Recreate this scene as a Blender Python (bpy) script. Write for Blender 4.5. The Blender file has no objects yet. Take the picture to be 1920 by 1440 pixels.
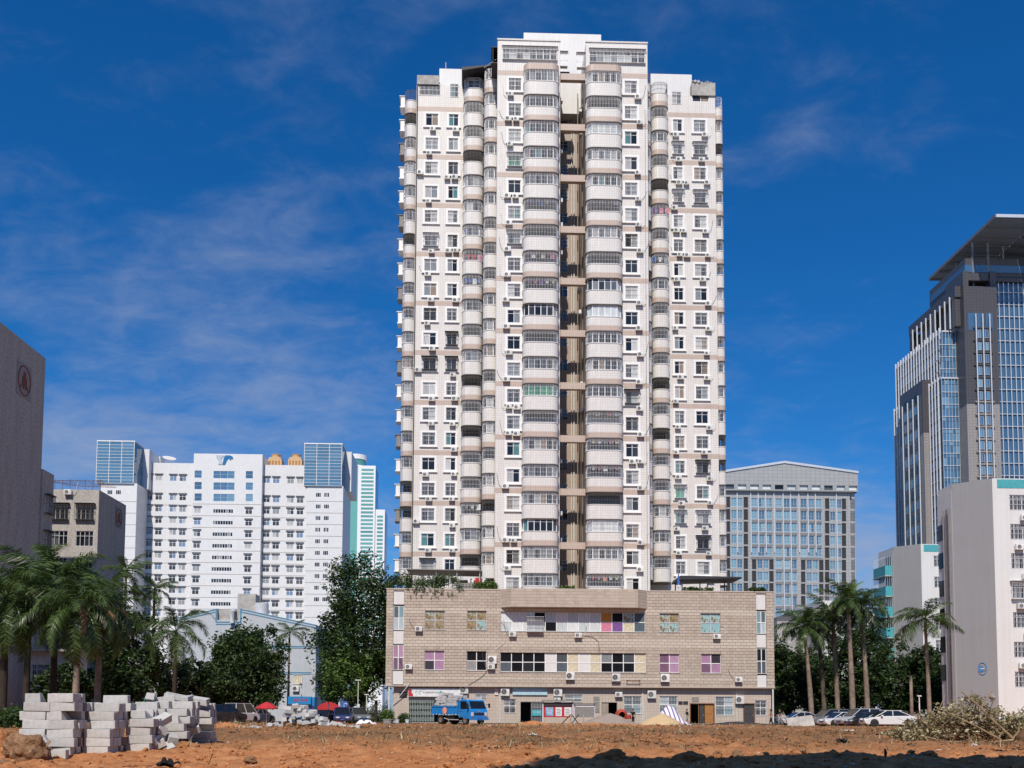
import bpy, bmesh, math, random
from mathutils import Vector, Matrix, noise, Euler
rnd = random.Random(7)
PI = math.pi
R = math.radians
scene = bpy.context.scene
COL = scene.collection

# ------------------------------------------------------------------ camera
FPX, SHIFT_PX, EYE = 1867.0, 477.0, 1.6
YAW, PITCH, ROLL = R(1.84), R(4.07), R(0.27)
cam_data = bpy.data.cameras.new('camera')
cam = bpy.data.objects.new('camera', cam_data)
COL.objects.link(cam)
cam_data.sensor_width = 36.0
cam_data.lens = FPX / 1920 * 36.0
cam_data.shift_y = SHIFT_PX / 1920
cam_data.clip_start = 0.5
cam_data.clip_end = 9000
CAMROT = Matrix.Rotation(-YAW, 3, 'Z') @ Matrix.Rotation(PI / 2 + PITCH, 3, 'X') @ Matrix.Rotation(ROLL, 3, 'Z')
cam.matrix_world = Matrix.Translation((0, 0, EYE)) @ CAMROT.to_4x4()
scene.camera = cam

def at(px, py, Y):
    """photo pixel -> world point on the frontal plane at distance Y"""
    d = CAMROT @ Vector(((px - 960) / FPX, (720 + SHIFT_PX - py) / FPX, -1))
    t = Y / d.y
    return Vector((d.x * t, Y, EYE + d.z * t))
def AX(px, Y, py=1330): return at(px, py, Y).x
def AZ(py, Y, px=960): return at(px, py, Y).z

# ------------------------------------------------------------------ light and sky
SUN_AZ, SUN_EL = R(11), R(49)          # sun high behind the viewer's left shoulder
to_sun = Vector((-math.sin(SUN_AZ) * math.cos(SUN_EL), -math.cos(SUN_AZ) * math.cos(SUN_EL), math.sin(SUN_EL)))
sun_data = bpy.data.lights.new('sun', 'SUN')
sun_data.energy = 4.6
sun_data.angle = R(0.53)
sun_data.color = (1.0, 0.92, 0.82)
sun = bpy.data.objects.new('sun', sun_data)
COL.objects.link(sun)
sun.rotation_euler = to_sun.to_track_quat('Z', 'Y').to_euler()
sun.location = (-40, -60, 120)

world = bpy.data.worlds.new('World')
scene.world = world
world.use_nodes = True
wn, wl = world.node_tree.nodes, world.node_tree.links
wn.clear()
def WN(t, **kw):
    n = wn.new(t)
    for k, v in kw.items(): setattr(n, k, v)
    return n
w_out = WN('ShaderNodeOutputWorld'); w_bg = WN('ShaderNodeBackground')
w_sky = WN('ShaderNodeTexSky', sky_type='NISHITA', sun_disc=False)
w_sky.sun_elevation = SUN_EL
w_sky.sun_rotation = math.atan2(to_sun.x, to_sun.y)
w_sky.altitude = 0; w_sky.air_density = 1.0; w_sky.dust_density = 0.6; w_sky.ozone_density = 3.0
w_hs = WN('ShaderNodeHueSaturation'); w_hs.inputs['Saturation'].default_value = 1.12; w_hs.inputs['Value'].default_value = 1.0
w_tint = WN('ShaderNodeMix', data_type='RGBA', blend_type='MULTIPLY'); w_tint.inputs['Factor'].default_value = 1.0
w_tint.inputs['B'].default_value = (.44, .745, 1.10, 1)
wl.new(w_sky.outputs[0], w_tint.inputs['A']); wl.new(w_tint.outputs['Result'], w_hs.inputs['Color'])
w_tc = WN('ShaderNodeTexCoord'); w_sep = WN('ShaderNodeSeparateXYZ')
wl.new(w_tc.outputs['Generated'], w_sep.inputs[0])
def wmath(op, a, b=None, clamp=False):
    n = WN('ShaderNodeMath', operation=op, use_clamp=clamp)
    for i, s in enumerate((a, b)):
        if s is None: continue
        if isinstance(s, (int, float)): n.inputs[i].default_value = s
        else: wl.new(s, n.inputs[i])
    return n.outputs[0]
OFFX, OFFY = 0.6, 0.6
zz = wmath('MAXIMUM', w_sep.outputs[2], 0.0)
den = wmath('ADD', zz, 0.22)
w_cmb = WN('ShaderNodeCombineXYZ')
wl.new(wmath('DIVIDE', w_sep.outputs[0], den), w_cmb.inputs[0])
wl.new(wmath('DIVIDE', w_sep.outputs[1], den), w_cmb.inputs[1])
def wnoise(scale, detail, rough, dist, off, sc=(1, 1, 1), rot=0):
    m = WN('ShaderNodeMapping'); m.inputs['Location'].default_value = off; m.inputs['Scale'].default_value = sc
    m.inputs['Rotation'].default_value = (0, 0, rot)
    wl.new(w_cmb.outputs[0], m.inputs[0])
    n = WN('ShaderNodeTexNoise'); n.inputs['Scale'].default_value = scale; n.inputs['Detail'].default_value = detail
    n.inputs['Roughness'].default_value = rough; n.inputs['Distortion'].default_value = dist
    wl.new(m.outputs[0], n.inputs['Vector'])
    return n.outputs[0]
n_big = wnoise(0.7, 2, .5, 0, (OFFX, OFFY, 0))
n_wisp = wnoise(2.6, 7, .58, .35, (0.4, 2.0, 5), (1, 1.25, 1), R(20))
n_fine = wnoise(9.0, 6, .62, .4, (1, 5, 2), (1, 1.35, 1), R(18))
low = wmath('MULTIPLY', wmath('POWER', wmath('SUBTRACT', 1.0, zz), 3.5), .62)      # cover closes up towards the horizon
cl = wmath('ADD', wmath('ADD', wmath('MULTIPLY', n_big, 1.25), low), wmath('ADD', wmath('MULTIPLY', n_wisp, .6), wmath('MULTIPLY', n_fine, .48)))
w_mr = WN('ShaderNodeMapRange', interpolation_type='SMOOTHSTEP'); w_mr.inputs['From Min'].default_value = 1.20; w_mr.inputs['From Max'].default_value = 1.85
wl.new(cl, w_mr.inputs['Value'])
cl_d = wmath('MULTIPLY', w_mr.outputs[0], 0.85, True)
w_mix = WN('ShaderNodeMix', data_type='RGBA')
wl.new(cl_d, w_mix.inputs['Factor']); wl.new(w_hs.outputs[0], w_mix.inputs['A'])
w_mix.inputs['B'].default_value = (3.3, 3.9, 5.4, 1)
w_bg.inputs['Strength'].default_value = 0.1
wl.new(w_mix.outputs['Result'], w_bg.inputs['Color'])
wl.new(w_bg.outputs[0], w_out.inputs[0])

vs = scene.view_settings
vs.view_transform = 'Standard'; vs.look = 'None'; vs.gamma = 1.0; vs.exposure = 0.0
try: vs.use_curve_mapping = False
except Exception: pass
scene.cycles.max_bounces = 5
scene.cycles.diffuse_bounces = 2
scene.cycles.transparent_max_bounces = 6

# ------------------------------------------------------------------ materials
MATS = {}
class NT:
    """small helper around a material's node tree"""
    def __init__(s, name):
        s.m = bpy.data.materials.new(name); s.m.use_nodes = True
        s.n, s.l = s.m.node_tree.nodes, s.m.node_tree.links
        s.b = s.n['Principled BSDF']; MATS[name] = s.m
    def new(s, t, **kw):
        n = s.n.new(t)
        for k, v in kw.items(): setattr(n, k, v)
        return n
    def put(s, n, i, v):
        if hasattr(v, 'is_linked') or hasattr(v, 'links'): s.l.new(v, n.inputs[i])
        else: n.inputs[i].default_value = v
    def coord(s, scale=(1, 1, 1), kind='Object', loc=(0, 0, 0)):
        t = s.new('ShaderNodeTexCoord'); m = s.new('ShaderNodeMapping')
        m.inputs['Scale'].default_value = scale; m.inputs['Location'].default_value = loc
        s.l.new(t.outputs[kind], m.inputs[0]); return m.outputs[0]
    def noise(s, scale, detail=4, rough=.55, dist=0, co=None):
        n = s.new('ShaderNodeTexNoise'); n.inputs['Scale'].default_value = scale; n.inputs['Detail'].default_value = detail
        n.inputs['Roughness'].default_value = rough; n.inputs['Distortion'].default_value = dist
        s.l.new(co or s.coord(), n.inputs['Vector']); return n.outputs[0]
    def ramp(s, f, stops, interp='LINEAR'):
        r = s.new('ShaderNodeValToRGB'); r.color_ramp.interpolation = interp
        e = r.color_ramp.elements
        while len(e) < len(stops): e.new(.5)
        for el, (p, c) in zip(e, stops):
            el.position = p; el.color = (c[0], c[1], c[2], 1) if not isinstance(c, (int, float)) else (c, c, c, 1)
        s.l.new(f, r.inputs[0]); return r.outputs[0]
    def mix(s, f, a, b, mode='MIX'):
        n = s.new('ShaderNodeMix', data_type='RGBA', blend_type=mode)
        for i, v in (('Factor', f), ('A', a), ('B', b)):
            if isinstance(v, tuple): v = (v[0], v[1], v[2], 1)
            s.put(n, i, v)
        return n.outputs['Result']
    def math(s, op, a, b=0.0, clamp=False):
        n = s.new('ShaderNodeMath', operation=op, use_clamp=clamp); s.put(n, 0, a); s.put(n, 1, b); return n.outputs[0]
    def rand(s): return s.new('ShaderNodeObjectInfo').outputs['Random']
    def color(s, c): s.put(s.b, 'Base Color', (c[0], c[1], c[2], 1) if isinstance(c, tuple) else c)
    def bump(s, h, strength=.4, dist=.02):
        b = s.new('ShaderNodeBump'); b.inputs['Strength'].default_value = strength; b.inputs['Distance'].default_value = dist
        s.l.new(h, b.inputs['Height']); s.l.new(b.outputs[0], s.b.inputs['Normal'])
    def rough(s, r, spec=.5, metal=0):
        s.put(s.b, 'Roughness', r); s.b.inputs['Specular IOR Level'].default_value = spec; s.b.inputs['Metallic'].default_value = metal
def plain(name, c, rough=.6, spec=.4, metal=0, var=.12, scale=3., rvar=0):
    """solid colour with mottled wear; rvar varies the tone from object to object"""
    t = NT(name)
    f = t.noise(scale, 5, .6)
    d = tuple(x * (1 - var * 1.6) for x in c); e = tuple(min(1, x * (1 + var)) for x in c)
    col = t.ramp(f, [(.3, d), (.7, e)])
    if rvar:
        hv = t.new('ShaderNodeHueSaturation')
        t.put(hv, 'Value', t.math('ADD', t.math('MULTIPLY', t.rand(), 2 * rvar), 1 - rvar)); t.put(hv, 'Color', col); col = hv.outputs[0]
    t.color(col); t.rough(rough, spec, metal)
    return t.m
def tiled(name, c, grout, w, h, mortar=.02, grime=.35, offset=0.0, rough=.45, bump=.3, side=False, gscale=.18):
    """wall tiles drawn by a brick texture on x/z (or y/z), with streaky dirt"""
    t = NT(name)
    tc = t.new('ShaderNodeTexCoord'); sp = t.new('ShaderNodeSeparateXYZ'); cb = t.new('ShaderNodeCombineXYZ')
    t.l.new(tc.outputs['Object'], sp.inputs[0])
    t.l.new(t.math('ADD', sp.outputs[0], sp.outputs[1]), cb.inputs[0]); t.l.new(sp.outputs[2], cb.inputs[1])
    b = t.new('ShaderNodeTexBrick'); b.offset = offset; b.squash = 1
    b.inputs['Scale'].default_value = 1; b.inputs['Brick Width'].default_value = w; b.inputs['Row Height'].default_value = h
    b.inputs['Mortar Size'].default_value = mortar; b.inputs['Mortar Smooth'].default_value = .2
    b.inputs['Color1'].default_value = (*c, 1); b.inputs['Color2'].default_value = (*[x * .94 for x in c], 1); b.inputs['Mortar'].default_value = (*grout, 1)
    t.l.new(cb.outputs[0], b.inputs['Vector'])
    mp = t.new('ShaderNodeMapping'); mp.inputs['Scale'].default_value = (2.2, 2.2, gscale)
    t.l.new(tc.outputs['Object'], mp.inputs[0])
    st = t.ramp(t.noise(1.1, 7, .65, .3, mp.outputs[0]), [(.42, 0.0), (.78, 1.0)])
    pt = t.ramp(t.noise(.35, 5, .6), [(.4, 0.0), (.75, 1.0)])
    g = t.math('MULTIPLY', t.math('ADD', t.math('MULTIPLY', st, .7), t.math('MULTIPLY', pt, .4)), grime, True)
    t.color(t.mix(g, b.outputs['Color'], tuple(x * y for x, y in zip(c, (.55, .47, .38)))))
    t.rough(rough, .4)
    if bump: t.bump(b.outputs['Fac'], -bump if bump else 0, .01)
    return t.m
def M(n): return MATS[n]

tiled('tile_white', (.745, .715, .675), (.53, .50, .47), .30, .30, .018, .30)
tiled('tile_beige', (.55, .44, .37), (.42, .33, .27), .30, .30, .018, .3)
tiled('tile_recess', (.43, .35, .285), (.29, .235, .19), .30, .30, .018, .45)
tiled('tile_white_fine', (.73, .725, .72), (.62, .615, .61), .6, .6, .012, .12)
tiled('tile_ground', (.56, .47, .39), (.40, .33, .27), .36, .36, .02, .35)
t = NT('pebble_dash'); f = t.noise(4.5, 6, .75); g_ = t.ramp(t.noise(.8, 6, .6, .3, t.coord((1.5, 1.5, .2))), [(.4, 0.0), (.8, .45)])  # speckled pebble-dash in its own colour, same on every wall
t.color(t.mix(g_, t.ramp(f, [(.3, (.24, .22, .20)), (.5, (.44, .41, .37)), (.72, (.60, .57, .53))]), (.22, .19, .165))); t.rough(.95, .15); t.bump(f, .6, .03)
tiled('light_grey_tile', (.52, .55, .58), (.44, .47, .5), .22, .22, .015, .3)
tiled('grey_panel', (.37, .375, .375), (.17, .175, .18), 1.55, 1.15, .035, .12, rough=.4)
tiled('granite_dark', (.085, .08, .085), (.035, .035, .04), 1.1, .95, .04, .1, rough=.35)
tiled('granite_light', (.30, .275, .26), (.16, .15, .14), 1.1, .95, .04, .1, rough=.4)
plain('white_paint', (.80, .79, .77), .5, .4, 0, .05)
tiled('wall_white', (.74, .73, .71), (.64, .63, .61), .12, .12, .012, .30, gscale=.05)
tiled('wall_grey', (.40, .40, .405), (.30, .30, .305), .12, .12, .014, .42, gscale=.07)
plain('off_white_trim', (.83, .81, .78), .5, .4, 0, .06)
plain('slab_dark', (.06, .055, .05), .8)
plain('slab_shade', (.20, .18, .165), .85, .2, 0, .15)  # balcony undersides: ceiling shade put into a darker slab colour
plain('concrete', (.42, .40, .37), .85, .2, 0, .18, 1.2)
plain('grout', (.27, .222, .182), .9, .2)
plain('black_rubber', (.018, .018, .018), .75)
plain('dark_metal', (.04, .04, .045), .5, .5, .3)
plain('rust', (.20, .09, .05), .8, .2, 0, .3)
plain('pipe_grey', (.25, .23, .21), .6)
plain('pipe_white', (.70, .68, .64), .5)
plain('steel_bar', (.62, .62, .63), .4, .5, .2)
plain('dark_bar', (.10, .095, .09), .5)
plain('ac_white', (.72, .71, .68), .45, .4, 0, .1, 3, .12)
plain('ac_fan', (.05, .05, .05), .5, .4, 0, .1, 3, .3)
plain('awning_dark', (.035, .035, .04), .6)
plain('asphalt', (.055, .054, .052), .9, .3, 0, .25, .7)
plain('paving', (.30, .29, .27), .9, .2, 0, .2, .9)
def pane_mat(name, stops, rough=.06, spec=.6):
    t = NT(name)
    isl = t.new('ShaderNodeNewGeometry').outputs['Random Per Island']
    c = t.ramp(t.math('FRACT', t.math('ADD', t.rand(), isl)), stops, 'CONSTANT')
    f = t.ramp(t.noise(1.0, 3, .5, .6, t.coord((9, 9, .6))), [(.3, .75), (.7, 1.1)])
    t.color(t.mix(1.0, c, f, 'MULTIPLY')); t.rough(rough, spec); return t.m
pane_mat('pane', [(0, (.012, .014, .017)), (.33, (.04, .045, .05)), (.5, (.11, .13, .15)), (.62, (.24, .26, .27)), (.74, (.42, .42, .41)), (.86, (.56, .56, .54)), (.94, (.30, .23, .17)), (.97, (.10, .22, .22))])
pane_mat('pane_dark', [(0, (.012, .013, .016)), (.45, (.03, .033, .038)), (.75, (.09, .10, .11)), (.92, (.3, .3, .29))])
pane_mat('pane_green', [(0, (.03, .22, .10)), (.4, (.05, .30, .16)), (.7, (.10, .34, .24))])
pane_mat('pane_frost', [(0, (.62, .66, .66)), (.3, (.70, .73, .72)), (.7, (.55, .60, .60))], .2)
t = NT('pane_teal'); f = t.noise(2.2, 4, .6, 1.0); rn = t.math('FRACT', t.math('MULTIPLY', t.rand(), 7.3))
t.color(t.mix(t.ramp(t.math('ADD', f, t.math('MULTIPLY', rn, .35)), [(.58, 0.0), (.70, 1.0)]), t.ramp(rn, [(0, (.26, .45, .47)), (.5, (.36, .52, .50)), (1, (.16, .34, .35))]), t.ramp(f, [(.45, (.34, .27, .16)), (.7, (.12, .06, .02))]))); t.rough(.2, .5)
pane_mat('pane_pink', [(0, (.40, .23, .35)), (.4, (.44, .28, .39)), (.7, (.20, .11, .17)), (.85, (.05, .04, .05))], .2)
pane_mat('pane_bright', [(0, (.22, .33, .36)), (.4, (.45, .52, .55)), (.7, (.10, .14, .16))], .1)
pane_mat('glass_sky', [(0, (.08, .19, .33)), (.3, (.11, .24, .38)), (.6, (.06, .14, .25)), (.85, (.18, .33, .46))], .04, .9)
pane_mat('glass_box', [(0, (.10, .22, .34)), (.5, (.12, .25, .38)), (.8, (.09, .19, .30))], .05, .8)
pane_mat('glass_pale', [(0, (.14, .27, .37)), (.35, (.19, .35, .45)), (.7, (.08, .16, .25)), (.9, (.26, .42, .50))], .05, .9)
pane_mat('glass_green', [(0, (.13, .36, .32)), (.4, (.16, .42, .37)), (.8, (.10, .30, .28))], .08, .8)
pane_mat('pane_white_building', [(0, (.05, .05, .055)), (.3, (.30, .31, .31)), (.5, (.5, .5, .48)), (.68, (.17, .26, .40)), (.86, (.10, .10, .11))], .1)

# ------------------------------------------------------------------ mesh helpers
class MB:
    def __init__(s): s.v, s.f, s.m = [], [], []
    def add(s, vs, fs, mi=0):
        o = len(s.v); s.v += [tuple(p) for p in vs]
        for f in fs: s.f.append([i + o for i in f]); s.m.append(mi)
        return s
    def box(s, x0, x1, y0, y1, z0, z1, mi=0):
        return s.add([(x0, y0, z0), (x1, y0, z0), (x1, y1, z0), (x0, y1, z0), (x0, y0, z1), (x1, y0, z1), (x1, y1, z1), (x0, y1, z1)],
                     [(0, 3, 2, 1), (4, 5, 6, 7), (0, 1, 5, 4), (1, 2, 6, 5), (2, 3, 7, 6), (3, 0, 4, 7)], mi)
    def obox(s, c, half, rot, mi=0):
        """box turned by a 3x3 matrix"""
        c = Vector(c); k = []
        for z in (-1, 1):
            for x, y in ((-1, -1), (1, -1), (1, 1), (-1, 1)):
                k.append(c + rot @ Vector((x * half[0], y * half[1], z * half[2])))
        return s.add(k, [(0, 3, 2, 1), (4, 5, 6, 7), (0, 1, 5, 4), (1, 2, 6, 5), (2, 3, 7, 6), (3, 0, 4, 7)], mi)
    def quad(s, a, b, c, d, mi=0): return s.add([a, b, c, d], [(0, 1, 2, 3)], mi)
    def prism(s, pts, z0, z1, mi=0):
        n = len(pts)
        vs = [(p[0], p[1], z0) for p in pts] + [(p[0], p[1], z1) for p in pts]
        s.add(vs, [(i, (i + 1) % n, n + (i + 1) % n, n + i) for i in range(n)], mi)
        return s.add(vs, [list(range(n))[::-1], list(range(n, 2 * n))], mi)
    def extr(s, pts, y0, y1, mi=0):
        """outline in x/z pushed along y"""
        n = len(pts)
        vs = [(p[0], y0, p[1]) for p in pts] + [(p[0], y1, p[1]) for p in pts]
        return s.add(vs, [list(range(n)), list(range(n, 2 * n))[::-1]] + [((i + 1) % n, i, n + i, n + (i + 1) % n) for i in range(n)], mi)
    def tube(s, pts, r, n=6, mi=0, cap=True):
        pts = [Vector(p) for p in pts]; rs = r if isinstance(r, (list, tuple)) else [r] * len(pts)
        o = len(s.v); up = Vector((0, 0, 1))
        for i, p in enumerate(pts):
            d = (pts[min(i + 1, len(pts) - 1)] - pts[max(i - 1, 0)]).normalized()
            u = d.cross(up if abs(d.z) < .95 else Vector((1, 0, 0))).normalized(); w = d.cross(u)
            for k in range(n):
                a = 2 * PI * k / n; s.v.append(tuple(p + (u * math.cos(a) + w * math.sin(a)) * rs[i]))
        for i in range(len(pts) - 1):
            for k in range(n):
                s.f.append([o + i * n + k, o + i * n + (k + 1) % n, o + (i + 1) * n + (k + 1) % n, o + (i + 1) * n + k]); s.m.append(mi)
        if cap:
            s.f.append([o + k for k in range(n)][::-1]); s.m.append(mi)
            s.f.append([o + (len(pts) - 1) * n + k for k in range(n)]); s.m.append(mi)
        return s
    def lathe(s, prof, n=16, c=(0, 0, 0), mi=0, axis='z', cap=True):
        o = len(s.v)
        for r, h in prof:
            for k in range(n):
                a = 2 * PI * k / n; x, y = r * math.cos(a), r * math.sin(a)
                p = (c[0] + x, c[1] + y, c[2] + h) if axis == 'z' else ((c[0] + x, c[1] + h, c[2] + y) if axis == 'y' else (c[0] + h, c[1] + x, c[2] + y))
                s.v.append(p)
        for i in range(len(prof) - 1):
            for k in range(n):
                s.f.append([o + i * n + k, o + i * n + (k + 1) % n, o + (i + 1) * n + (k + 1) % n, o + (i + 1) * n + k]); s.m.append(mi)
        if not cap: return s
        s.f.append([o + k for k in range(n)][::-1]); s.m.append(mi)
        s.f.append([o + (len(prof) - 1) * n + k for k in range(n)]); s.m.append(mi)
        return s
    def wall(s, x0, x1, z0, z1, y, holes=(), depth=.2, mi=0):
        """front wall facing -y with rectangular openings and their reveals"""
        hs = [(max(a, x0), min(b, x1), max(c, z0), min(d, z1)) for a, b, c, d in holes if b > x0 and a < x1 and d > z0 and c < z1]
        xs = sorted({x0, x1, *[h[0] for h in hs], *[h[1] for h in hs]}); zs = sorted({z0, z1, *[h[2] for h in hs], *[h[3] for h in hs]})
        for j in range(len(zs) - 1):
            zc = (zs[j] + zs[j + 1]) / 2; run = None
            row = [h for h in hs if h[2] < zc < h[3]]
            for i in range(len(xs) - 1):
                xc = (xs[i] + xs[i + 1]) / 2
                inh = any(h[0] < xc < h[1] for h in row)
                if not inh: run = run if run is not None else xs[i]
                if run is not None and (inh or i == len(xs) - 2):
                    e = xs[i] if inh else xs[i + 1]
                    s.quad((run, y, zs[j]), (e, y, zs[j]), (e, y, zs[j + 1]), (run, y, zs[j + 1]), mi); run = None
        for a, b, c, d in hs:
            q = y + depth
            s.quad((a, y, c), (a, q, c), (a, q, d), (a, y, d), mi); s.quad((b, y, c), (b, y, d), (b, q, d), (b, q, c), mi)
            s.quad((a, y, d), (a, q, d), (b, q, d), (b, y, d), mi); s.quad((a, y, c), (b, y, c), (b, q, c), (a, q, c), mi)
        return s
    def shell(s, x0, x1, y0, y1, z0, z1, mi=0, front=False):
        """the other sides of a box whose front is a wall()"""
        s.quad((x0, y1, z0), (x0, y0, z0), (x0, y0, z1), (x0, y1, z1), mi); s.quad((x1, y0, z0), (x1, y1, z0), (x1, y1, z1), (x1, y0, z1), mi)
        s.quad((x1, y1, z0), (x0, y1, z0), (x0, y1, z1), (x1, y1, z1), mi); s.quad((x0, y0, z1), (x1, y0, z1), (x1, y1, z1), (x0, y1, z1), mi)
        if front: s.quad((x0, y0, z0), (x1, y0, z0), (x1, y0, z1), (x0, y0, z1), mi)
        return s
    def mesh(s, name, mats, smooth=False):
        me = bpy.data.meshes.new(name); me.from_pydata(s.v, [], s.f)
        for m in (mats if isinstance(mats, (list, tuple)) else [mats]): me.materials.append(M(m) if isinstance(m, str) else m)
        if len(me.materials) > 1: me.polygons.foreach_set('material_index', s.m)
        if smooth: me.polygons.foreach_set('use_smooth', [True] * len(me.polygons))
        me.update(); return me
    def build(s, name, mats, parent=None, loc=(0, 0, 0), rot=(0, 0, 0), smooth=False, **kw):
        return put(name, s.mesh(name, mats, smooth), parent, loc, rot, **kw)
def put(name, me, parent=None, loc=(0, 0, 0), rot=(0, 0, 0), scale=None, **kw):
    o = bpy.data.objects.new(name, me); COL.objects.link(o)
    o.parent = parent; o.location = loc; o.rotation_euler = rot
    if scale is not None: o.scale = scale if isinstance(scale, (tuple, list)) else (scale,) * 3
    for k, v in kw.items(): o[k] = v
    return o
def thing(name, label, category, loc=(0, 0, 0), rz=0, group=None, rot=None):
    o = put(name, None, None, loc, rot or (0, 0, rz), label=label, category=category)
    o.empty_display_size = .3
    if group: o['group'] = group
    return o
def sm(x, a, b):
    t = max(0, min(1, (x - a) / (b - a))); return t * t * (3 - 2 * t)

# ------------------------------------------------------------------ ground
def ground_h(x, y):
    """height of the cleared lot: a little higher towards the viewer, flat by the buildings"""
    z = .5 * (1 - sm(y, 55, 104))
    k = 1 - sm(y, 96, 110)
    z += k * (.22 * noise.noise((x * .11, y * .13, 1.7)) + .10 * noise.noise((x * .4, y * .45, 4.2)))
    z += .30 * math.exp(-((x + 21) / 4.0) ** 2 - ((y - 62) / 5.0) ** 2)      # heap of soil by the block piles
    z += .22 * sm(y, 86, 92) * (1 - sm(y, 96, 101)) * sm(x, -12, -4) * (1 - sm(x, 24, 32)) * .6
    return z
def dirt_h(x, y):
    z = ground_h(x, y)
    k = 1 - .75 * sm(y, 90, 108)
    n1 = noise.noise((x * 1.3, y * 1.3, 7.7)); n2 = noise.noise((x * 3.7, y * 3.7, 2.1)); n3 = noise.noise((x * 9, y * 9, 5.5))
    r = abs(noise.noise((x * .55, y * .9, 9.1)))
    n0 = noise.noise((x * .8, y * 1.1, 12.3))
    return z + k * (.07 * n1 + .05 * n2 + .028 * n3 * (y < 60) - .07 * r + .28 * max(0, n1) * max(0, n2) + .10 * max(0, n0 - .15) * sm(y, 17, 22))
t = NT('dirt')
co = t.coord()
f1 = t.noise(.22, 6, .6, .5, co); f2 = t.noise(1.6, 8, .7, .3, co); f3 = t.noise(9, 6, .7, 0, co)
base = t.ramp(f2, [(.28, (.24, .09, .036)), (.5, (.47, .20, .08)), (.72, (.62, .31, .145))])
spx = t.new('ShaderNodeSeparateXYZ'); t.l.new(co, spx.inputs[0])
mid = t.new('ShaderNodeMapRange', interpolation_type='SMOOTHSTEP'); t.put(mid, 'Value', spx.outputs[1]); mid.inputs['From Min'].default_value = 23; mid.inputs['From Max'].default_value = 34
mid2 = t.new('ShaderNodeMapRange', interpolation_type='SMOOTHSTEP'); t.put(mid2, 'Value', spx.outputs[1]); mid2.inputs['From Min'].default_value = 92; mid2.inputs['From Max'].default_value = 72
veg = t.math('MULTIPLY', mid.outputs[0], mid2.outputs[0])
vf = t.ramp(t.math('ADD', f1, t.math('MULTIPLY', f2, .5)), [(.50, 0.0), (.80, 1.0)])
dry = t.mix(t.ramp(f3, [(.35, 0.0), (.6, 1.0)]), (.07, .038, .02), (.25, .15, .075))
base = t.mix(t.math('MULTIPLY', t.math('MULTIPLY', veg, vf), .85), base, dry)
base = t.mix(t.ramp(f3, [(.55, 0.0), (.85, .5)]), base, (.13, .06, .03))
base = t.mix(t.ramp(t.noise(4.2, 4, .6, 0, co), [(.68, 0.0), (.76, .5)]), base, (.52, .42, .33))
t.color(base); t.rough(.95, .15)
t.bump(t.math('ADD', t.math('MULTIPLY', f3, .6), f2), .9, .09)
mb = MB(); grid = []
def patch(x0, x1, y0, y1, dx, dy, drop=0):
    nx, ny = int((x1 - x0) / dx), int((y1 - y0) / dy); o = len(mb.v)
    for j in range(ny + 1):
        y = y0 + (y1 - y0) * j / ny
        for i in range(nx + 1):
            x = x0 + (x1 - x0) * i / nx
            e = min(1, (x - x0) / 2, (x1 - x) / 2) if drop else 1
            mb.v.append((x, y, dirt_h(x, y) - drop))
    for j in range(ny):
        for i in range(nx):
            a = o + j * (nx + 1) + i; mb.f.append([a, a + 1, a + nx + 2, a + nx + 1])
    mb.m += [0] * (nx * ny)
patch(-24, 26, 12, 44, .14, .13)
patch(-80, 85, 43.7, 109.0, .42, .40, .03)
patch(-80, -23.8, 4, 43.9, .6, .6, .03)
patch(25.8, 85, 4, 43.9, .6, .6, .03)
patch(-24.2, 26.2, 2, 12.2, .5, .5, .03)
mb.build('dirt_lot', 'dirt', smooth=True, kind='structure')
g = MB().box(-2600, 2600, -600, 4200, -.6, -.12)
g.build('ground', 'paving', kind='structure')
g = MB().box(-80, 85, 107.0, 250, -.115, -.04)
g.build('road', 'asphalt', kind='structure')

# ------------------------------------------------------------------ apartment tower
T = Vector((11.1, 120.5, 15.5))
tower = thing('apartment_tower', 'tall white tiled apartment tower with rounded caged balconies above the brick podium', 'building', T)
FH, Z0 = 3.346, 17.18 - T.z                 # storey height, middle of the lowest balcony opening
def zk(k): return Z0 + k * FH
def lx(px, Y, py=700): return at(px, py, Y).x - T.x
YC, YW = 120.5, 128.5                       # centre block wall, wing wall
def ly(Y): return Y - T.y
HW = 2.60                                   # bottom of the solid below an opening

def window_mesh(w, h, sur=.22):
    m = MB(); a, b, c, d = -w / 2, w / 2, -h / 2, h / 2
    if sur:
        for q in ((a - sur, a - .003, c - sur, d + sur), (b + .003, b + sur, c - sur, d + sur), (a - .003, b + .003, d + .003, d + sur), (a - .003, b + .003, c - sur, c - .003)):
            m.box(q[0], q[1], -.05, .02, q[2], q[3])
    for q in ((a, a + .06, c, d), (b - .06, b, c, d), (-.03, .03, c + .06, d - .06), (a + .06, b - .06, c, c + .06), (a + .06, b - .06, d - .06, d), (a + .06, -.03, d - .45, d - .41), (.03, b - .06, d - .45, d - .41)):
        m.box(q[0], q[1], .06, .14, q[2], q[3])
    return m.mesh('window', 'off_white_trim')
def pane_mesh(w, h, name='pane', mat='pane'): return MB().box(-w / 2, w / 2, 0, .02, -h / 2, h / 2).mesh(name, mat)
def sill_mesh(w): return MB().box(-w / 2 - .34, w / 2 + .34, -.20, 0, -.10, 0).mesh('sill', ['off_white_trim'])
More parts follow.
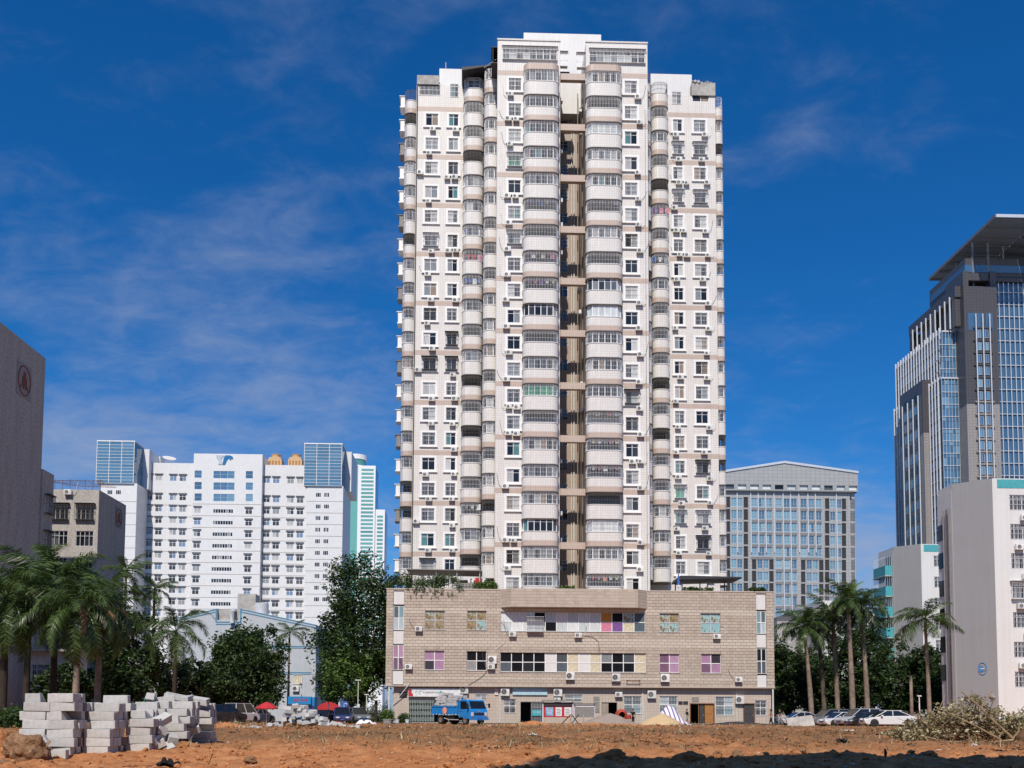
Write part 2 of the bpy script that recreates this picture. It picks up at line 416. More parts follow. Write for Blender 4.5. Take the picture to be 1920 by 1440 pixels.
def grille_mesh(w, h, mat, out=.0, y0=-.03):
    m = MB(); n = int(w / .17); y = y0 - out
    for i in range(n + 1):
        x = -w / 2 + w * i / n; m.box(x - .014, x + .014, y - .014, y + .014, -h / 2, h / 2)
    for z in (-h / 2, -h * .14, h * .26, h / 2): m.box(-w / 2 - .015, w / 2 + .015, y - .04, y - .015, z - .017, z + .017)
    for i in range(0, n, 2):
        x = -w / 2 + w * i / n; m.tube([(x, y - .02, h * .27), (x + w / n, y - .02, h * .46), (x + 2 * w / n, y - .02, h * .27)], .014, 3)
    if out:
        for sx in (-1, 1):
            for z in (-h / 2, 0, h / 2): m.box(sx * w / 2 - .015, sx * w / 2 + .015, y + .015, .0, z - .015, z + .015)
        m.box(-w / 2, w / 2, y + .02, 0, -h / 2 - .03, -h / 2 - .018)
        m.box(-w / 2 - .1, w / 2 + .1, y - .12, 0, h / 2 + .03, h / 2 + .07)
    return m.mesh('grille', mat)
WM = {}
def win_set(w, h, sur=.22, pmat='pane'):
    key = (round(w, 2), round(h, 2), sur, pmat)
    if key not in WM:
        WM[key] = dict(fr=window_mesh(w, h, sur), pn=pane_mesh(w / 2 - .09, h - .12, 'pane', pmat), sl=sill_mesh(w),
                       gr=[grille_mesh(w, h, 'steel_bar'), grille_mesh(w, h, 'dark_bar'), grille_mesh(w + .3, h + .1, 'steel_bar', .4, .0), grille_mesh(w + .3, h + .1, 'dark_bar', .4, .0)])
    return WM[key]
def add_window(parent, x, y, z, w, h, grille=None, sur=.22, pmat='pane', sill=True, rz=0):
    s = win_set(w, h, sur, pmat)
    o = put('window', s['fr'], parent, (x, y, z), (0, 0, rz))
    for sx in (-1, 1): put('pane', s['pn'], o, (sx * (w / 4 - .01), .09, 0))
    if sill: put('sill', s['sl'], o, (0, 0, -h / 2 - sur - .002))
    if grille is not None: put('grille', s['gr'][grille], o)
    return o
# air conditioners
def ac_meshes(w=.84, h=.58, d=.33):
    b = MB().box(-w / 2, w / 2, -.45, -.45 + d, -h / 2, h / 2)
    for i in range(4): b.box(w * .28, w * .46, -.462, -.4505, -h * .36 + i * h * .2, -h * .36 + i * h * .2 + .04)
    f = MB(); r = h * .40; n = 14
    f.lathe([(r, -.4505), (r, -.475), (r * .88, -.475), (r * .88, -.4505)], n, (-w * .13, 0, 0), 0, 'y', False)
    g = MB().lathe([(r * .84, -.452), (r * .80, -.470), (r * .25, -.470), (r * .2, -.482)], n, (-w * .13, 0, 0), 0, 'y')
    for k in range(6):
        a = PI * k / 6; c, s_ = math.cos(a) * r * .9, math.sin(a) * r * .9
        f.tube([(-w * .13 - c, -.478, -s_), (-w * .13 + c, -.478, s_)], .008, 3)
    br = MB()
    for sx in (-1, 1):
        br.box(sx * w * .36 - .02, sx * w * .36 + .02, -.44, 0, -h / 2 - .045, -h / 2 - .005)
        br.tube([(sx * w * .36, -.40, -h / 2 - .045), (sx * w * .36, 0, -h / 2 - .34)], .016, 4)
    return b.mesh('air_conditioner', 'ac_white'), f.mesh('fan_guard', 'ac_white'), g.mesh('fan', 'ac_fan'), br.mesh('bracket', 'pipe_grey')
ACM = ac_meshes(); ACB = ac_meshes(1.0, .92, .38); ACS = ac_meshes(.74, .50, .30)
def add_ac(parent, x, y, z, kind=None, cable=0, rz=0):
    kind = kind or rnd.choice((ACM, ACM, ACS))
    o = put('air_conditioner', kind[0], parent, (x, y, z), (0, 0, rz))
    put('fan_guard', kind[1], o); put('fan', kind[2], o); put('bracket', kind[3], o)
    if cable: put('cable', CABLES[rnd.randrange(3)], o, scale=(cable, 1, 1))
    return o
def cable_mesh(pts, r=.022):
    return MB().tube(pts, r, 4).mesh('cable', 'dark_bar' if r < .03 else 'pipe_white')
CABLES = [cable_mesh([(-.42, -.2, -.1), (-.62, -.1, .0), (-.8, -.04, .35), (-.95, -.03, 1.0), (-1.05, -.03, 1.7)]),
          cable_mesh([(-.42, -.2, -.15), (-.66, -.1, -.22), (-.86, -.05, .1), (-.9, -.03, .9), (-1.0, -.03, 1.3)], .034),
          cable_mesh([(-.42, -.2, -.05), (-.7, -.06, .15), (-1.0, -.03, .7), (-1.15, -.03, 1.2)])]

# rounded balconies
def bay_curve(w, p, r, off=0.0, n=5):
    """plan outline from the wall round the front and back to the wall, x to the right, -y outwards"""
    w2, p, r = w / 2 + off, p + off, max(.05, r + off)
    pts = [(-w2, 0)]
    for i in range(n + 1):
        a = PI + (PI / 2) * i / n; pts.append((-w2 + r + r * math.cos(a), -p + r + r * math.sin(a)))
    for i in range(n + 1):
        a = -PI / 2 + (PI / 2) * i / n; pts.append((w2 - r + r * math.cos(a), -p + r + r * math.sin(a)))
    pts.append((w2, 0)); return pts
def resample(pts, step):
    out = [Vector((*pts[0], 0))]; acc = 0
    L = sum((Vector(b) - Vector(a)).length for a, b in zip(pts, pts[1:])); n = max(2, round(L / step)); st = L / n
    k = 1; dist = 0
    for a, b in zip(pts, pts[1:]):
        a, b = Vector((*a, 0)), Vector((*b, 0)); seg = (b - a).length
        while k * st <= dist + seg + 1e-6 and seg > 0:
            out.append(a.lerp(b, (k * st - dist) / seg)); k += 1
        dist += seg
    return out
BM = {}
def bay_meshes(w, p, r):
    key = (round(w, 2), round(p, 2), round(r, 2))
    if key in BM: return BM[key]
    H0, H1, oh = -HW, -.75, 1.5             # solid part, opening height (z relative to zk)
    cv = bay_curve(w, p, r)
    d = {}
    d['para'] = MB().prism(cv[::1], H0 + .08, H1 - .06).mesh('balcony', 'tile_white', True)
    rim = bay_curve(w, p, r, .05)
    d['rim'] = MB().prism(rim, H1 - .06, H1).mesh('rim', 'off_white_trim', True)
    d['slab'] = MB().prism(rim, H0, H0 + .08).mesh('slab_edge', 'slab_shade', True)
    bd = bay_curve(w, p, r, .012)
    d['band'] = MB().prism(bd, H0 + .085, H0 + .72).mesh('band', 'tile_beige', True)
    for q in ('para', 'rim', 'band', 'slab'): d[q].polygons.foreach_set('use_smooth', [abs(f.normal.z) < .5 for f in d[q].polygons])
    for nm, mat in (('cage_w', 'steel_bar'), ('cage_d', 'dark_bar')):
        m = MB(); pts = resample(bay_curve(w, p, r, -.05), .19)
        for i, q in enumerate(pts): m.box(q.x - .015, q.x + .015, q.y - .015, q.y + .015, -.75, .75)
        for z in (-.70, -.2, .36, .72): m.tube([(q.x, q.y - .0, z) for q in pts[::1]], .022, 4)
        for i in range(0, len(pts) - 2, 2):
            a, b, c = pts[i], pts[i + 1], pts[i + 2]; m.tube([(a.x, a.y, .38), (b.x, b.y, .68), (c.x, c.y, .38)], .016, 3)
        d[nm] = m.mesh('cage', mat)
    m = MB(); g = MB(); pts = resample(bay_curve(w, p, r, -.22), .78)
    for i, q in enumerate(pts): m.box(q.x - .045, q.x + .045, q.y - .045, q.y + .045, -.75, .75)
    for a, b in zip(pts, pts[1:]):
        for z in (-.72, .40, .72): m.tube([(a.x, a.y, z), (b.x, b.y, z)], .035, 4)
        for z0, z1 in ((-.7, .38), (.42, .7)):
            ins = (b - a) * .03
            nrm = Vector((b.y - a.y, a.x - b.x, 0)).normalized() * .015
            aa, bb = a + ins, b - ins
            g.add([(*(aa + nrm).xy, z0), (*(bb + nrm).xy, z0), (*(bb + nrm).xy, z1), (*(aa + nrm).xy, z1), (*(aa - nrm).xy, z0), (*(bb - nrm).xy, z0), (*(bb - nrm).xy, z1), (*(aa - nrm).xy, z1)],
                  [(0, 1, 2, 3), (5, 4, 7, 6), (0, 4, 5, 1), (3, 2, 6, 7), (0, 3, 7, 4), (1, 5, 6, 2)])
    d['gframe'] = m.mesh('glazing_frame', 'off_white_trim')
    d['glaze'] = g.mesh('glazing', 'pane'); d['glaze_green'] = g.mesh('glazing', 'pane_green'); d['glaze_pale'] = g.mesh('glazing', 'pane_frost')
    d['door'] = MB().box(-w / 2 + .25, w / 2 - .25, -.04, -.012, -.74, .72).mesh('balcony_door', 'pane_dark')
    BM[key] = d; return d
def add_bay(parent, x, y, k, w, p, r, style, z=None):
    d = bay_meshes(w, p, r)
    o = put('balcony', d['para'], parent, (x, y, zk(k) if z is None else z))
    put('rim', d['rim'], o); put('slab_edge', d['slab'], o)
    if k % 2 == 0: put('band', d['band'], o)
    if style.startswith('o'): put('cage', d['cage_d' if 'd' in style else 'cage_w'], o); put('balcony_door', d['door'], o)
    else:
        put('glazing_frame', d['gframe'], o); put('glazing', d['glaze_green' if 'g' in style else ('glaze_pale' if 'p' in style else 'glaze')], o)
        if 'n' not in style: put('cage', d['cage_w'], o)
    return o
cols = []          # (x, wall y, w, p, r, k range, styles)
def bay_col(px0, px1, Yf, Yw, ks, special, p_open=.4, r=.85):
    x0, x1 = lx(px0, Yf), lx(px1, Yf)
    w, p = round(x1 - x0, 2), Yw - Yf
    for k in ks:
        st = special.get(k) or ('o' if rnd.random() < p_open else 'c') + ('d' if rnd.random() < .3 else '')
        add_bay(tower, (x0 + x1) / 2, ly(Yw), k, w, p, min(r, w * .45), st)
    return (x0 + x1) / 2, w
G_ = bay_col(980, 1048, 119, YC, range(0, 20), {19: 'c', 18: 'c', 17: 'c', 16: 'c', 15: 'c', 14: 'o', 13: 'o', 12: 'o', 11: 'o', 10: 'cn', 9: 'o', 8: 'c', 7: 'cg', 6: 'o', 5: 'c', 4: 'c', 3: 'c', 2: 'cn', 1: 'c', 0: 'c'})
H_ = bay_col(1100, 1169, 119, YC, range(0, 20), {18: 'o', 17: 'cp', 16: 'c', 15: 'c', 14: 'o', 13: 'c', 12: 'o', 11: 'cn', 10: 'cpn', 9: 'c', 8: 'c', 7: 'c', 6: 'o', 5: 'o', 4: 'o', 3: 'od', 2: 'cp', 1: 'c', 0: 'o', 19: 'c'})
D_ = bay_col(865, 904, 126, YW, range(1, 21), {20: 'c', 12: 'o', 13: 'o', 14: 'c', 10: 'o'}, .55)
E_ = bay_col(904.5, 933, 124, 126.6, range(1, 21), {}, .45, .8)
K_ = bay_col(1225, 1257.5, 126, YW, range(1, 21), {19: 'o', 17: 'o', 16: 'od', 15: 'o'}, .55)
J_ = bay_col(1199, 1224.5, 124, 126.6, range(1, 21), {}, .5, .8)
A_ = bay_col(752, 777, 128.9, 131.5, range(1, 21), {}, .5, .8)
N_ = bay_col(1345, 1361, 128.9, 131.5, range(1, 21), {}, .5, .7)

# window columns: (glass px0, px1, wall Y, k range)
WCOL = {'B': (793, 817, YW), 'C': (837, 855.5, YW), 'F': (951, 975, YC), 'I': (1173, 1196.5, YC), 'L': (1265, 1282.5, YW), 'M': (1304.5, 1327, YW)}
holes = {'left': [], 'right': [], 'cl': [], 'cr': []}
for c, (p0, p1, Y) in WCOL.items():
    x0, x1 = lx(p0, Y), lx(p1, Y); w = round(x1 - x0, 2); x = (x0 + x1) / 2; h = 1.62
    ks = range(0, 20) if c in 'FI' else range(1, 20)
    for k in ks:
        z = zk(k) - .35
        holes['left' if c in 'BC' else 'right' if c in 'LM' else 'cl' if c == 'F' else 'cr'].append((x - w / 2, x + w / 2, z - h / 2, z + h / 2))
        q = rnd.random(); gr = None if q < .3 else 0 if q < .78 else 1 if q < .88 else 2 if q < .94 else 3
        pm = 'pane_green' if (c, k) in (('F', 16), ('L', 4)) else 'pane'
        if c in 'FI' and gr in (2, 3) and rnd.random() < .5: gr = 0
        if (c, k) in (('M', 18), ('L', 18), ('M', 3), ('L', 3)): gr = 2
        add_window(tower, x, ly(Y), z, w, h, gr, .24, pm)
        # the air conditioner that goes with it
        dx = {'B': rnd.choice((-.35, .1, .35, -1.5)), 'C': rnd.choice((.45, .3, .2)), 'F': -.95 + rnd.uniform(-.1, .45), 'I': .75 + rnd.uniform(-.1, .35), 'L': rnd.choice((-.55, -.3, .1)), 'M': rnd.choice((.2, .65, .9))}[c]
        if rnd.random() < {'B': .82, 'C': .75, 'F': .95, 'I': .86, 'L': .85, 'M': .85}[c]:
            zz_ = z - h / 2 - .62 + rnd.uniform(-.08, .1)
            if gr in (2, 3): zz_ -= .15
            if abs(dx) > 1.3: zz_ += .5
            cb = {'F': 1, 'I': -1, 'M': -1, 'B': 1, 'C': -1, 'L': 1}[c] if rnd.random() < (.85 if c in 'FI' else .5) else 0
            if not (k == 0 and c in 'FI'): add_ac(tower, x + dx, ly(Y), zz_, None, cb)
            if rnd.random() < .12 and c in 'FCLI' and k > 0: add_ac(tower, x + dx + (1.0 if c in 'FL' else -1.0), ly(Y), zz_ - .05, None, 0)
# walls
TOPW = zk(20) + 1.1                          # wing roof
xa, xb = lx(775, YW), lx(931, YW)
xr0, xr1 = lx(1205, YW), lx(1346, YW)
zc = zk(20) + 2.1                           # roof of the centre block
wl_ = MB()
# top windows of the wings
for nm, p0, p1, lo, hi in (('left', 786, 826, 152, 178), ('left', 844, 860, 156, 182), ('right', 1298, 1329, 170, 190), ('right', 1260, 1277, 171, 195)):
    x0, x1 = lx(p0, YW, 165), lx(p1, YW, 165); z0, z1 = at(p0, hi, YW).z - T.z, at(p0, lo, YW).z - T.z
    holes[nm].append((x0, x1, z0, z1))
    add_window(tower, (x0 + x1) / 2, ly(YW), (z0 + z1) / 2, round(x1 - x0, 2), round(z1 - z0, 2), 0 if p0 != 1298 else None, .0, 'pane', False)
wl_.wall(xa, xb, 0, TOPW, ly(YW), holes['left'], .2); wl_.shell(xa, xb, ly(YW), ly(YW) + 14, 0, TOPW)
wl_.wall(xr0, xr1, 0, TOPW - .6, ly(YW), holes['right'], .2); wl_.shell(xr0, xr1, ly(YW), ly(YW) + 14, 0, TOPW - .6)
wl_.build('wing_wall', 'tile_white', tower)
b = MB()
c0, c1, c2, c3 = lx(929.5, YC), lx(1049.5, YC), lx(1099, YC), lx(1217, YC)
hw = [(lx(943, YC, 97), lx(1044, YC, 97), zk(20) - .5, zk(20) + 1.2)]
hw2 = [(lx(1106, YC, 100), lx(1209, YC, 100), zk(20) - .6, zk(20) + 1.15)]
b.wall(c0, c1, 0, zc, 0, holes['cl'] + hw, .2).shell(c0, c1, 0, 9.0, 0, zc)
b.wall(c2, c3, 0, zc, 0, holes['cr'] + hw2, .2).shell(c2, c3, 0, 9.0, 0, zc)
b.box(c0 - .06, c1 + .06, -.1, .16, zc + .002, zc + .18); b.box(c2 - .06, c3 + .06, -.1, .16, zc + .002, zc + .18)
b.build('centre_wall', 'tile_white', tower)
for hh in (hw[0], hw2[0]):                   # strip windows of the top storey
    w, h = hh[1] - hh[0], hh[3] - hh[2]; ctr = ((hh[0] + hh[1]) / 2, 0, (hh[2] + hh[3]) / 2)
    m = MB(); n = 8
    for i in range(n + 1): m.box(-w / 2 + w * i / n - .04, -w / 2 + w * i / n + .04, .06, .13, -h / 2, h / 2)
    for z in (-h / 2 + .04, h * .16, h / 2 - .04): m.box(-w / 2, w / 2, .135, .16, z - .04, z + .04)
    o = m.build('window', 'off_white_trim', tower, ctr)
    g = MB()
    for i in range(n):
        g.box(-w / 2 + w * i / n + .05, -w / 2 + w * (i + 1) / n - .05, .17, .185, -h / 2 + .08, h * .16 - .04); g.box(-w / 2 + w * i / n + .05, -w / 2 + w * (i + 1) / n - .05, .17, .185, h * .16 + .04, h / 2 - .08)
    g.build('glazing', 'pane', o)
    put('grille', grille_mesh(w + .1, h, 'steel_bar', .25, 0), o)
# recess between the two centre blocks
rec = MB(); yb = 8.1; rh = []
xq0, xq1 = c1 + .35, c1 + 1.75
for k in range(0, 20):
    z = zk(k) - .25; rh.append((xq0, xq1, z - .75, z + .75))
    add_window(tower, (xq0 + xq1) / 2, yb, z, round(xq1 - xq0, 2), 1.5, 0 if k % 3 else None, 0.0, 'pane_dark', False)
    if rnd.random() < .85: add_ac(tower, c1 + .002, 1.5 + rnd.uniform(0, 2.5), z - 1.0 + rnd.uniform(-.2, .2), ACS, 0, PI / 2)
    if rnd.random() < .55: add_ac(tower, c2 - .002, 2.6 + rnd.uniform(0, 3), z - .9, ACS, 0, -PI / 2)
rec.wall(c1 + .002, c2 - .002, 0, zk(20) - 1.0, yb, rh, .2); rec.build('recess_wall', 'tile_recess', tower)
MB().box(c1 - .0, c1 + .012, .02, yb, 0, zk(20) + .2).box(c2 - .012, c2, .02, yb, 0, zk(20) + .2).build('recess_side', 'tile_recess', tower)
for k in range(0, 21):                       # link beams every second floor and thin floor lines
    if k % 2 == 0: MB().box(c1 + .015, c2 - .015, .5, 1.15, -.42, .42).build('link_beam', 'tile_beige', tower, (0, 0, zk(k) - HW + .42))
for x, y, r_, mt in ((c2 - .75, yb - .12, .09, 'pipe_white'), (c1 + .22, yb - 5.0, .06, 'pipe_grey'), (c2 - .45, yb - 2, .07, 'pipe_grey'), (c2 - .12, 3.4, .06, 'pipe_grey'), (c1 + 2.2, yb - .1, .06, 'pipe_white')):
    MB().tube([(x, y, .2), (x, y, zk(20) - .8)], r_, 6).build('drain_pipe', mt, tower)
MB().tube([(lx(776.5, YW), ly(YW) - .12, .3), (lx(776.5, YW), ly(YW) - .12, TOPW)], .07, 6).build('drain_pipe', 'dark_bar', tower)
MB().tube([(c3 - .35, -.1, .3), (c3 - .35, -.1, zk(18))], .03, 5).build('drain_pipe', 'pipe_grey', tower)
# beige bands round the walls
for k in range(0, 21, 2):
    z0, z1 = zk(k) - HW + .085, zk(k) - HW + .70
    for q0, q1, yq in ((xa - .012, lx(866, YW), ly(YW)), (lx(1256, YW), xr1 + .012, ly(YW)), (c0 - .012, lx(981, YC), 0), (lx(1168, YC), c3 + .012, 0)):
        if k > 1 or yq == 0: MB().box(q0, q1, yq - .012, yq - .001, z0, z1).build('wall_band', 'tile_beige', tower)
# bay hoods over the top openings
for x, w in (G_, H_):
    MB().prism(bay_curve(w, 1.5, .85), -.1, .72).build('bay_hood', 'tile_beige', tower, (x, 0, zk(20) - HW + .1), smooth=False)
# roof houses
def px_box(m, p0, p1, ptop, Y, depth, zbot, py=None):
    py = py or ptop
    m.box(lx(p0, Y, py), lx(p1, Y, py), ly(Y), ly(Y) + depth, zbot, at((p0 + p1) / 2, ptop, Y).z - T.z); return m
m = MB(); px_box(m, 982, 1127, 63, 127, 12, zk(19)); m.build('roof_house', 'wall_white', tower)
m = MB(); px_box(m, 824, 866, 129, 130, 8, TOPW + .003); m.build('roof_house', 'wall_white', tower)
m = MB(); px_box(m, 1220, 1297, 139, 130, 8, TOPW - .597); m.build('roof_house', 'wall_white', tower)
m = MB(); px_box(m, 782, 823, 141, 128.3, 1.2, TOPW + .003); m.build('parapet', 'concrete', tower)
m = MB(); px_box(m, 1297, 1341, 155, 128.3, 1.2, TOPW - .597); m.build('parapet', 'concrete', tower)
rr = random.Random(3); m = MB()
for i in range(46):
    p0 = 1298 + rr.random() * 40; q = at(p0, 156, 128.3 + rr.random()); s_ = rr.uniform(.08, .22)
    m.obox((q.x - T.x, q.y - T.y, at(p0, 155, 128.3).z - T.z + s_ * .5), (s_, s_ * .8, s_ * .7), Euler((rr.random() * 3, rr.random() * 3, rr.random() * 3)).to_matrix())
m.build('parapet_rubble', 'concrete', tower, kind='stuff')
# black awnings by the left wing roof, steel props and cages at the crown
m = MB()
q0, q1 = at(866, 131, 125.2) - T, at(931, 128, 125.2) - T
m.extr([(q0.x, q0.z), (q1.x, q1.z + .2), (q1.x, q1.z + .08), (q0.x, q0.z - .45)], q0.y - .6, q0.y + 4.5); m.build('awning', 'awning_dark', tower)
m = MB().tube([at(908, 127, 124.5) - T, at(929, 112, 121.5) - T], .06, 5); m.build('awning_strut', 'pipe_white', tower)
m = MB().box(c0 - .75, c0 - .005, .3, 4.2, zk(20) - .75, zk(20) - .65).box(c0 - .8, c0 - .005, .2, 4.4, zk(20) + 1.25, zk(20) + 1.33).box(c0 - .62, c0 - .56, .3, 4.2, zk(20) - .65, zk(20) + 1.25)
m.build('side_awning', 'awning_dark', tower)
cage = grille_mesh(1.0, 1.9, 'steel_bar', .55, 0)
put('roof_cage', cage, tower, (c1 + .5, 1.2, zk(20) + .3)); put('roof_cage', cage, tower, (c2 - .55, 1.2, zk(20) + .2))
MB().box(c1 + .1, c1 + 1.4, 2.2, 3.2, zk(20) - 1.2, zk(20) - .4).build('roof_tank', 'awning_dark', tower)
MB().tube([at(836, 129, 131) - T, at(836, 117, 131) - T], .04, 4).build('antenna', 'pipe_white', tower)
# glazed boxes and hoods sticking out on the left corner
for k in range(1, 21):
    m = MB().box(-.55, .0, -.2, 1.4, -.7, .72).box(-.75, 0, -.3, 1.5, .721, .80).box(-.65, 0, -.3, 1.5, -.86, -.701)
    m.build('corner_box', 'off_white_trim' if k % 3 else 'pipe_grey', tower, (lx(752.2, 130), ly(130.6), zk(k) - .1))
# flat roofs

# ------------------------------------------------------------------ podium
YP = 117.0
P = Vector((11.9, YP, 0))
podium = thing('podium_building', 'three storey beige brick tiled podium block under the white apartment tower', 'building', P)
def qx(px, py=1200): return at(px, py, YP).x - P.x
def qz(py, px=1087): return at(px, py, YP).z
PX0, PX1 = -11.04 - P.x, 34.92 - P.x
ZT, ZB = 15.62, 4.34
tb = NT('brick_tile')
isl = tb.new('ShaderNodeNewGeometry').outputs['Random Per Island']
rv = tb.math('FRACT', tb.math('ADD', tb.rand(), isl))
cc = tb.ramp(rv, [(0, (.43, .355, .285)), (.5, (.465, .388, .315)), (1, (.50, .42, .345))])
gr_ = tb.math('MULTIPLY', tb.ramp(tb.noise(.9, 7, .65, .4, tb.coord((1.6, 1.6, .22))), [(.48, 0.0), (.8, 1.0)]), .42)
tb.color(tb.mix(gr_, cc, (.20, .155, .12))); tb.rough(.55, .35)
tb2 = NT('brick_tile_pale'); tb2.color(tb2.ramp(tb2.math('FRACT', tb2.math('ADD', tb2.rand(), tb2.new('ShaderNodeNewGeometry').outputs['Random Per Island'])), [(0, (.51, .435, .355)), (1, (.56, .485, .40))])); tb2.rough(.55, .35)

wins = []       # (x0, x1, z0, z1, kind)
def pw(p0, p1, y0, y1, kind):
    c = (p0 + p1) / 2
    wins.append((qx(p0, (y0 + y1) / 2), qx(p1, (y0 + y1) / 2), qz(y1, c), qz(y0, c), kind))
pw(797, 834, 1145, 1180, 'teal'); pw(876, 912, 1145, 1181, 'teal'); pw(1237, 1273, 1150, 1185, 'teal'); pw(1314, 1351, 1150, 1186, 'teal')
pw(796, 833, 1220, 1256, 'pink'); pw(875, 912, 1221, 1257, 'dark'); pw(1237, 1274, 1226, 1261, 'pink'); pw(1315, 1352, 1226, 1262, 'pink')
pw(939, 1210, 1148, 1184, 'strip1'); pw(938, 1211, 1224, 1260, 'strip2')
strips = [(737, 757, 1106, 1284), (1419, 1437, 1112, 1290)]
hol = [w[:4] for w in wins] + [(qx(a, (c + d) / 2), qx(b, (c + d) / 2), ZB + .02, ZT - .12) for a, b, c, d in strips]
m = MB().wall(PX0, PX1, ZB, ZT, .03, hol, .30); m.shell(PX0, PX1, .03, 26, ZB, ZT)
m.quad((PX0, .03, ZB), (PX0, 26, ZB), (PX1, 26, ZB), (PX1, .03, ZB)); m.build('wall', 'grout', podium)
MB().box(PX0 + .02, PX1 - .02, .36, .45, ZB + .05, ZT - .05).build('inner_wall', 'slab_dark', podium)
MB().box(PX0 - .05, PX1 + .05, -.05, .4, ZT + .002, ZT + .14).build('coping', 'tile_ground', podium)
MB().box(PX0 - .03, PX1 + .03, -.06, .028, ZB - .12, ZB + .02).build('soffit_edge', 'tile_ground', podium)
# wall tiles in running bond
TW, TH, JT = .70, .354, .019
tiles = []
nrow = int(round((ZT - ZB) / TH)); th = (ZT - ZB) / nrow
for r_ in range(nrow):
    z0, z1 = ZB + r_ * th + JT, ZB + (r_ + 1) * th - JT
    cut = sorted([h for h in hol if h[2] < z1 and h[3] > z0]); x = PX0 - (TW / 2 if r_ % 2 else 0)
    while x < PX1:
        a, b = max(x + JT, PX0 + .004), min(x + TW - JT, PX1 - .004); x += TW
        segs = [(a, b, z0, z1)]
        for h in cut:
            new = []
            for s0, s1, q0, q1 in segs:
                if h[1] <= s0 or h[0] >= s1: new.append((s0, s1, q0, q1)); continue
                if h[0] > s0: new.append((s0, h[0] - .01, q0, q1))
                if h[1] < s1: new.append((h[1] + .01, s1, q0, q1))
                lo, hi = max(s0, h[0]), min(s1, h[1])
                if q0 < h[2] - .04: new.append((lo, hi, q0, h[2] - .01))
                if q1 > h[3] + .04: new.append((lo, hi, h[3] + .01, q1))
            segs = new
        for sg in segs:
            if sg[1] - sg[0] > .05 and sg[3] - sg[2] > .03: tiles.append((*sg, r_))
PALE = {2, 13, 14, 15, 24, 25}
def tile_mb(m, a, b, c, d, y=0.0, t_=.027):
    m.add([(a, y, c), (b, y, c), (b, y, d), (a, y, d), (a, y + t_, c), (b, y + t_, c), (b, y + t_, d), (a, y + t_, d)],
          [(0, 1, 2, 3), (1, 5, 6, 2), (5, 4, 7, 6), (4, 0, 3, 7), (3, 2, 6, 7), (4, 5, 1, 0)])
full = MB(); tile_mb(full, -TW / 2 + JT, TW / 2 - JT, -th / 2 + JT, th / 2 - JT); fme = full.mesh('brick_tile', 'brick_tile')
fme2 = full.mesh('brick_tile', 'brick_tile_pale')
m1, m2 = MB(), MB(); nt = 0
for a, b, c, d, r_ in tiles:
    isfull = abs(b - a - TW + 2 * JT) < .002 and abs(d - c - th + 2 * JT) < .002
    if isfull and nt < 295:
        put('brick_tile', fme2 if r_ in PALE else fme, podium, ((a + b) / 2, 0, (c + d) / 2)); nt += 1
    else: tile_mb(m2 if r_ in PALE else m1, a, b, c, d)
m1.build('brick_tiles', 'brick_tile', podium, kind='stuff'); m2.build('brick_tiles_pale', 'brick_tile_pale', podium, kind='stuff')
# projecting centre band with canted ends
zb0, zb1 = 13.55, 15.74
xs0, xs1 = qx(938), qx(1213)
cv = [(xs0, .02), (xs0 + 1.25, -1.25), (xs1 - 1.25, -1.25), (xs1, .02)]
MB().prism(cv, zb0, zb1).build('centre_band', 'tile_ground', podium)
bm_ = MB()
for q0, q1 in zip(cv, cv[1:]):
    L = (Vector(q1) - Vector(q0)).length; u = (Vector(q1) - Vector(q0)) / L; nn = Vector((u.y, -u.x)); nn = nn if nn.y < 0 else -nn
    for r_ in range(6):
        hh = (zb1 - zb0) / 6; x = -(TW / 2 if r_ % 2 else 0)
        while x < L:
            a, b = max(x + JT, .01), min(x + TW - JT, L - .01); x += TW
            if b - a < .06: continue
            p = [Vector(q0) + u * a, Vector(q0) + u * b]; o_ = nn * .02; c, d = zb0 + r_ * hh + JT, zb0 + (r_ + 1) * hh - JT
            bm_.add([(*(p[0] + o_), c), (*(p[1] + o_), c), (*(p[1] + o_), d), (*(p[0] + o_), d), (*p[0], c), (*p[1], c), (*p[1], d), (*p[0], d)],
                    [(0, 1, 2, 3), (1, 5, 6, 2), (4, 0, 3, 7), (3, 2, 6, 7), (4, 5, 1, 0)])
bm_.build('band_tiles', 'brick_tile', podium, kind='stuff')
# windows of the two upper storeys
def podium_window(a, b, c, d, kind, cols=2, rows=2, y=.20, mats=None, white=()):
    w, h = b - a, d - c; o_ = MB(); g = []
    for i in range(cols + 1): o_.box(a + w * i / cols - .045, a + w * i / cols + .045, y - .04, y + .04, c, d)
    for j in range(rows + 1):
        z = c + h * j / rows
        for i in range(cols): o_.box(a + w * i / cols + .046, a + w * (i + 1) / cols - .046, y - .035, y + .035, max(c, z - .045), min(d, z + .045))
    fr = o_.build('window', 'off_white_trim' if kind != 'teal' else 'steel_bar', podium)
    for i in range(cols):
        for j in range(rows):
            x0, x1, z0, z1 = a + w * i / cols + .047, a + w * (i + 1) / cols - .047, c + h * j / rows + .046, c + h * (j + 1) / rows - .046
            mt = {'teal': 'pane_teal', 'pink': 'pane_pink', 'dark': 'pane_dark', 'bright': 'pane_bright', 'grille': 'pane'}.get(kind, 'pane')
            if mats: mt = mats(i, j) or mt
            MB().box(-(x1 - x0) / 2, (x1 - x0) / 2, 0, .02, -(z1 - z0) / 2, (z1 - z0) / 2).build('pane', mt, fr, ((x0 + x1) / 2, y, (z0 + z1) / 2))
    return fr
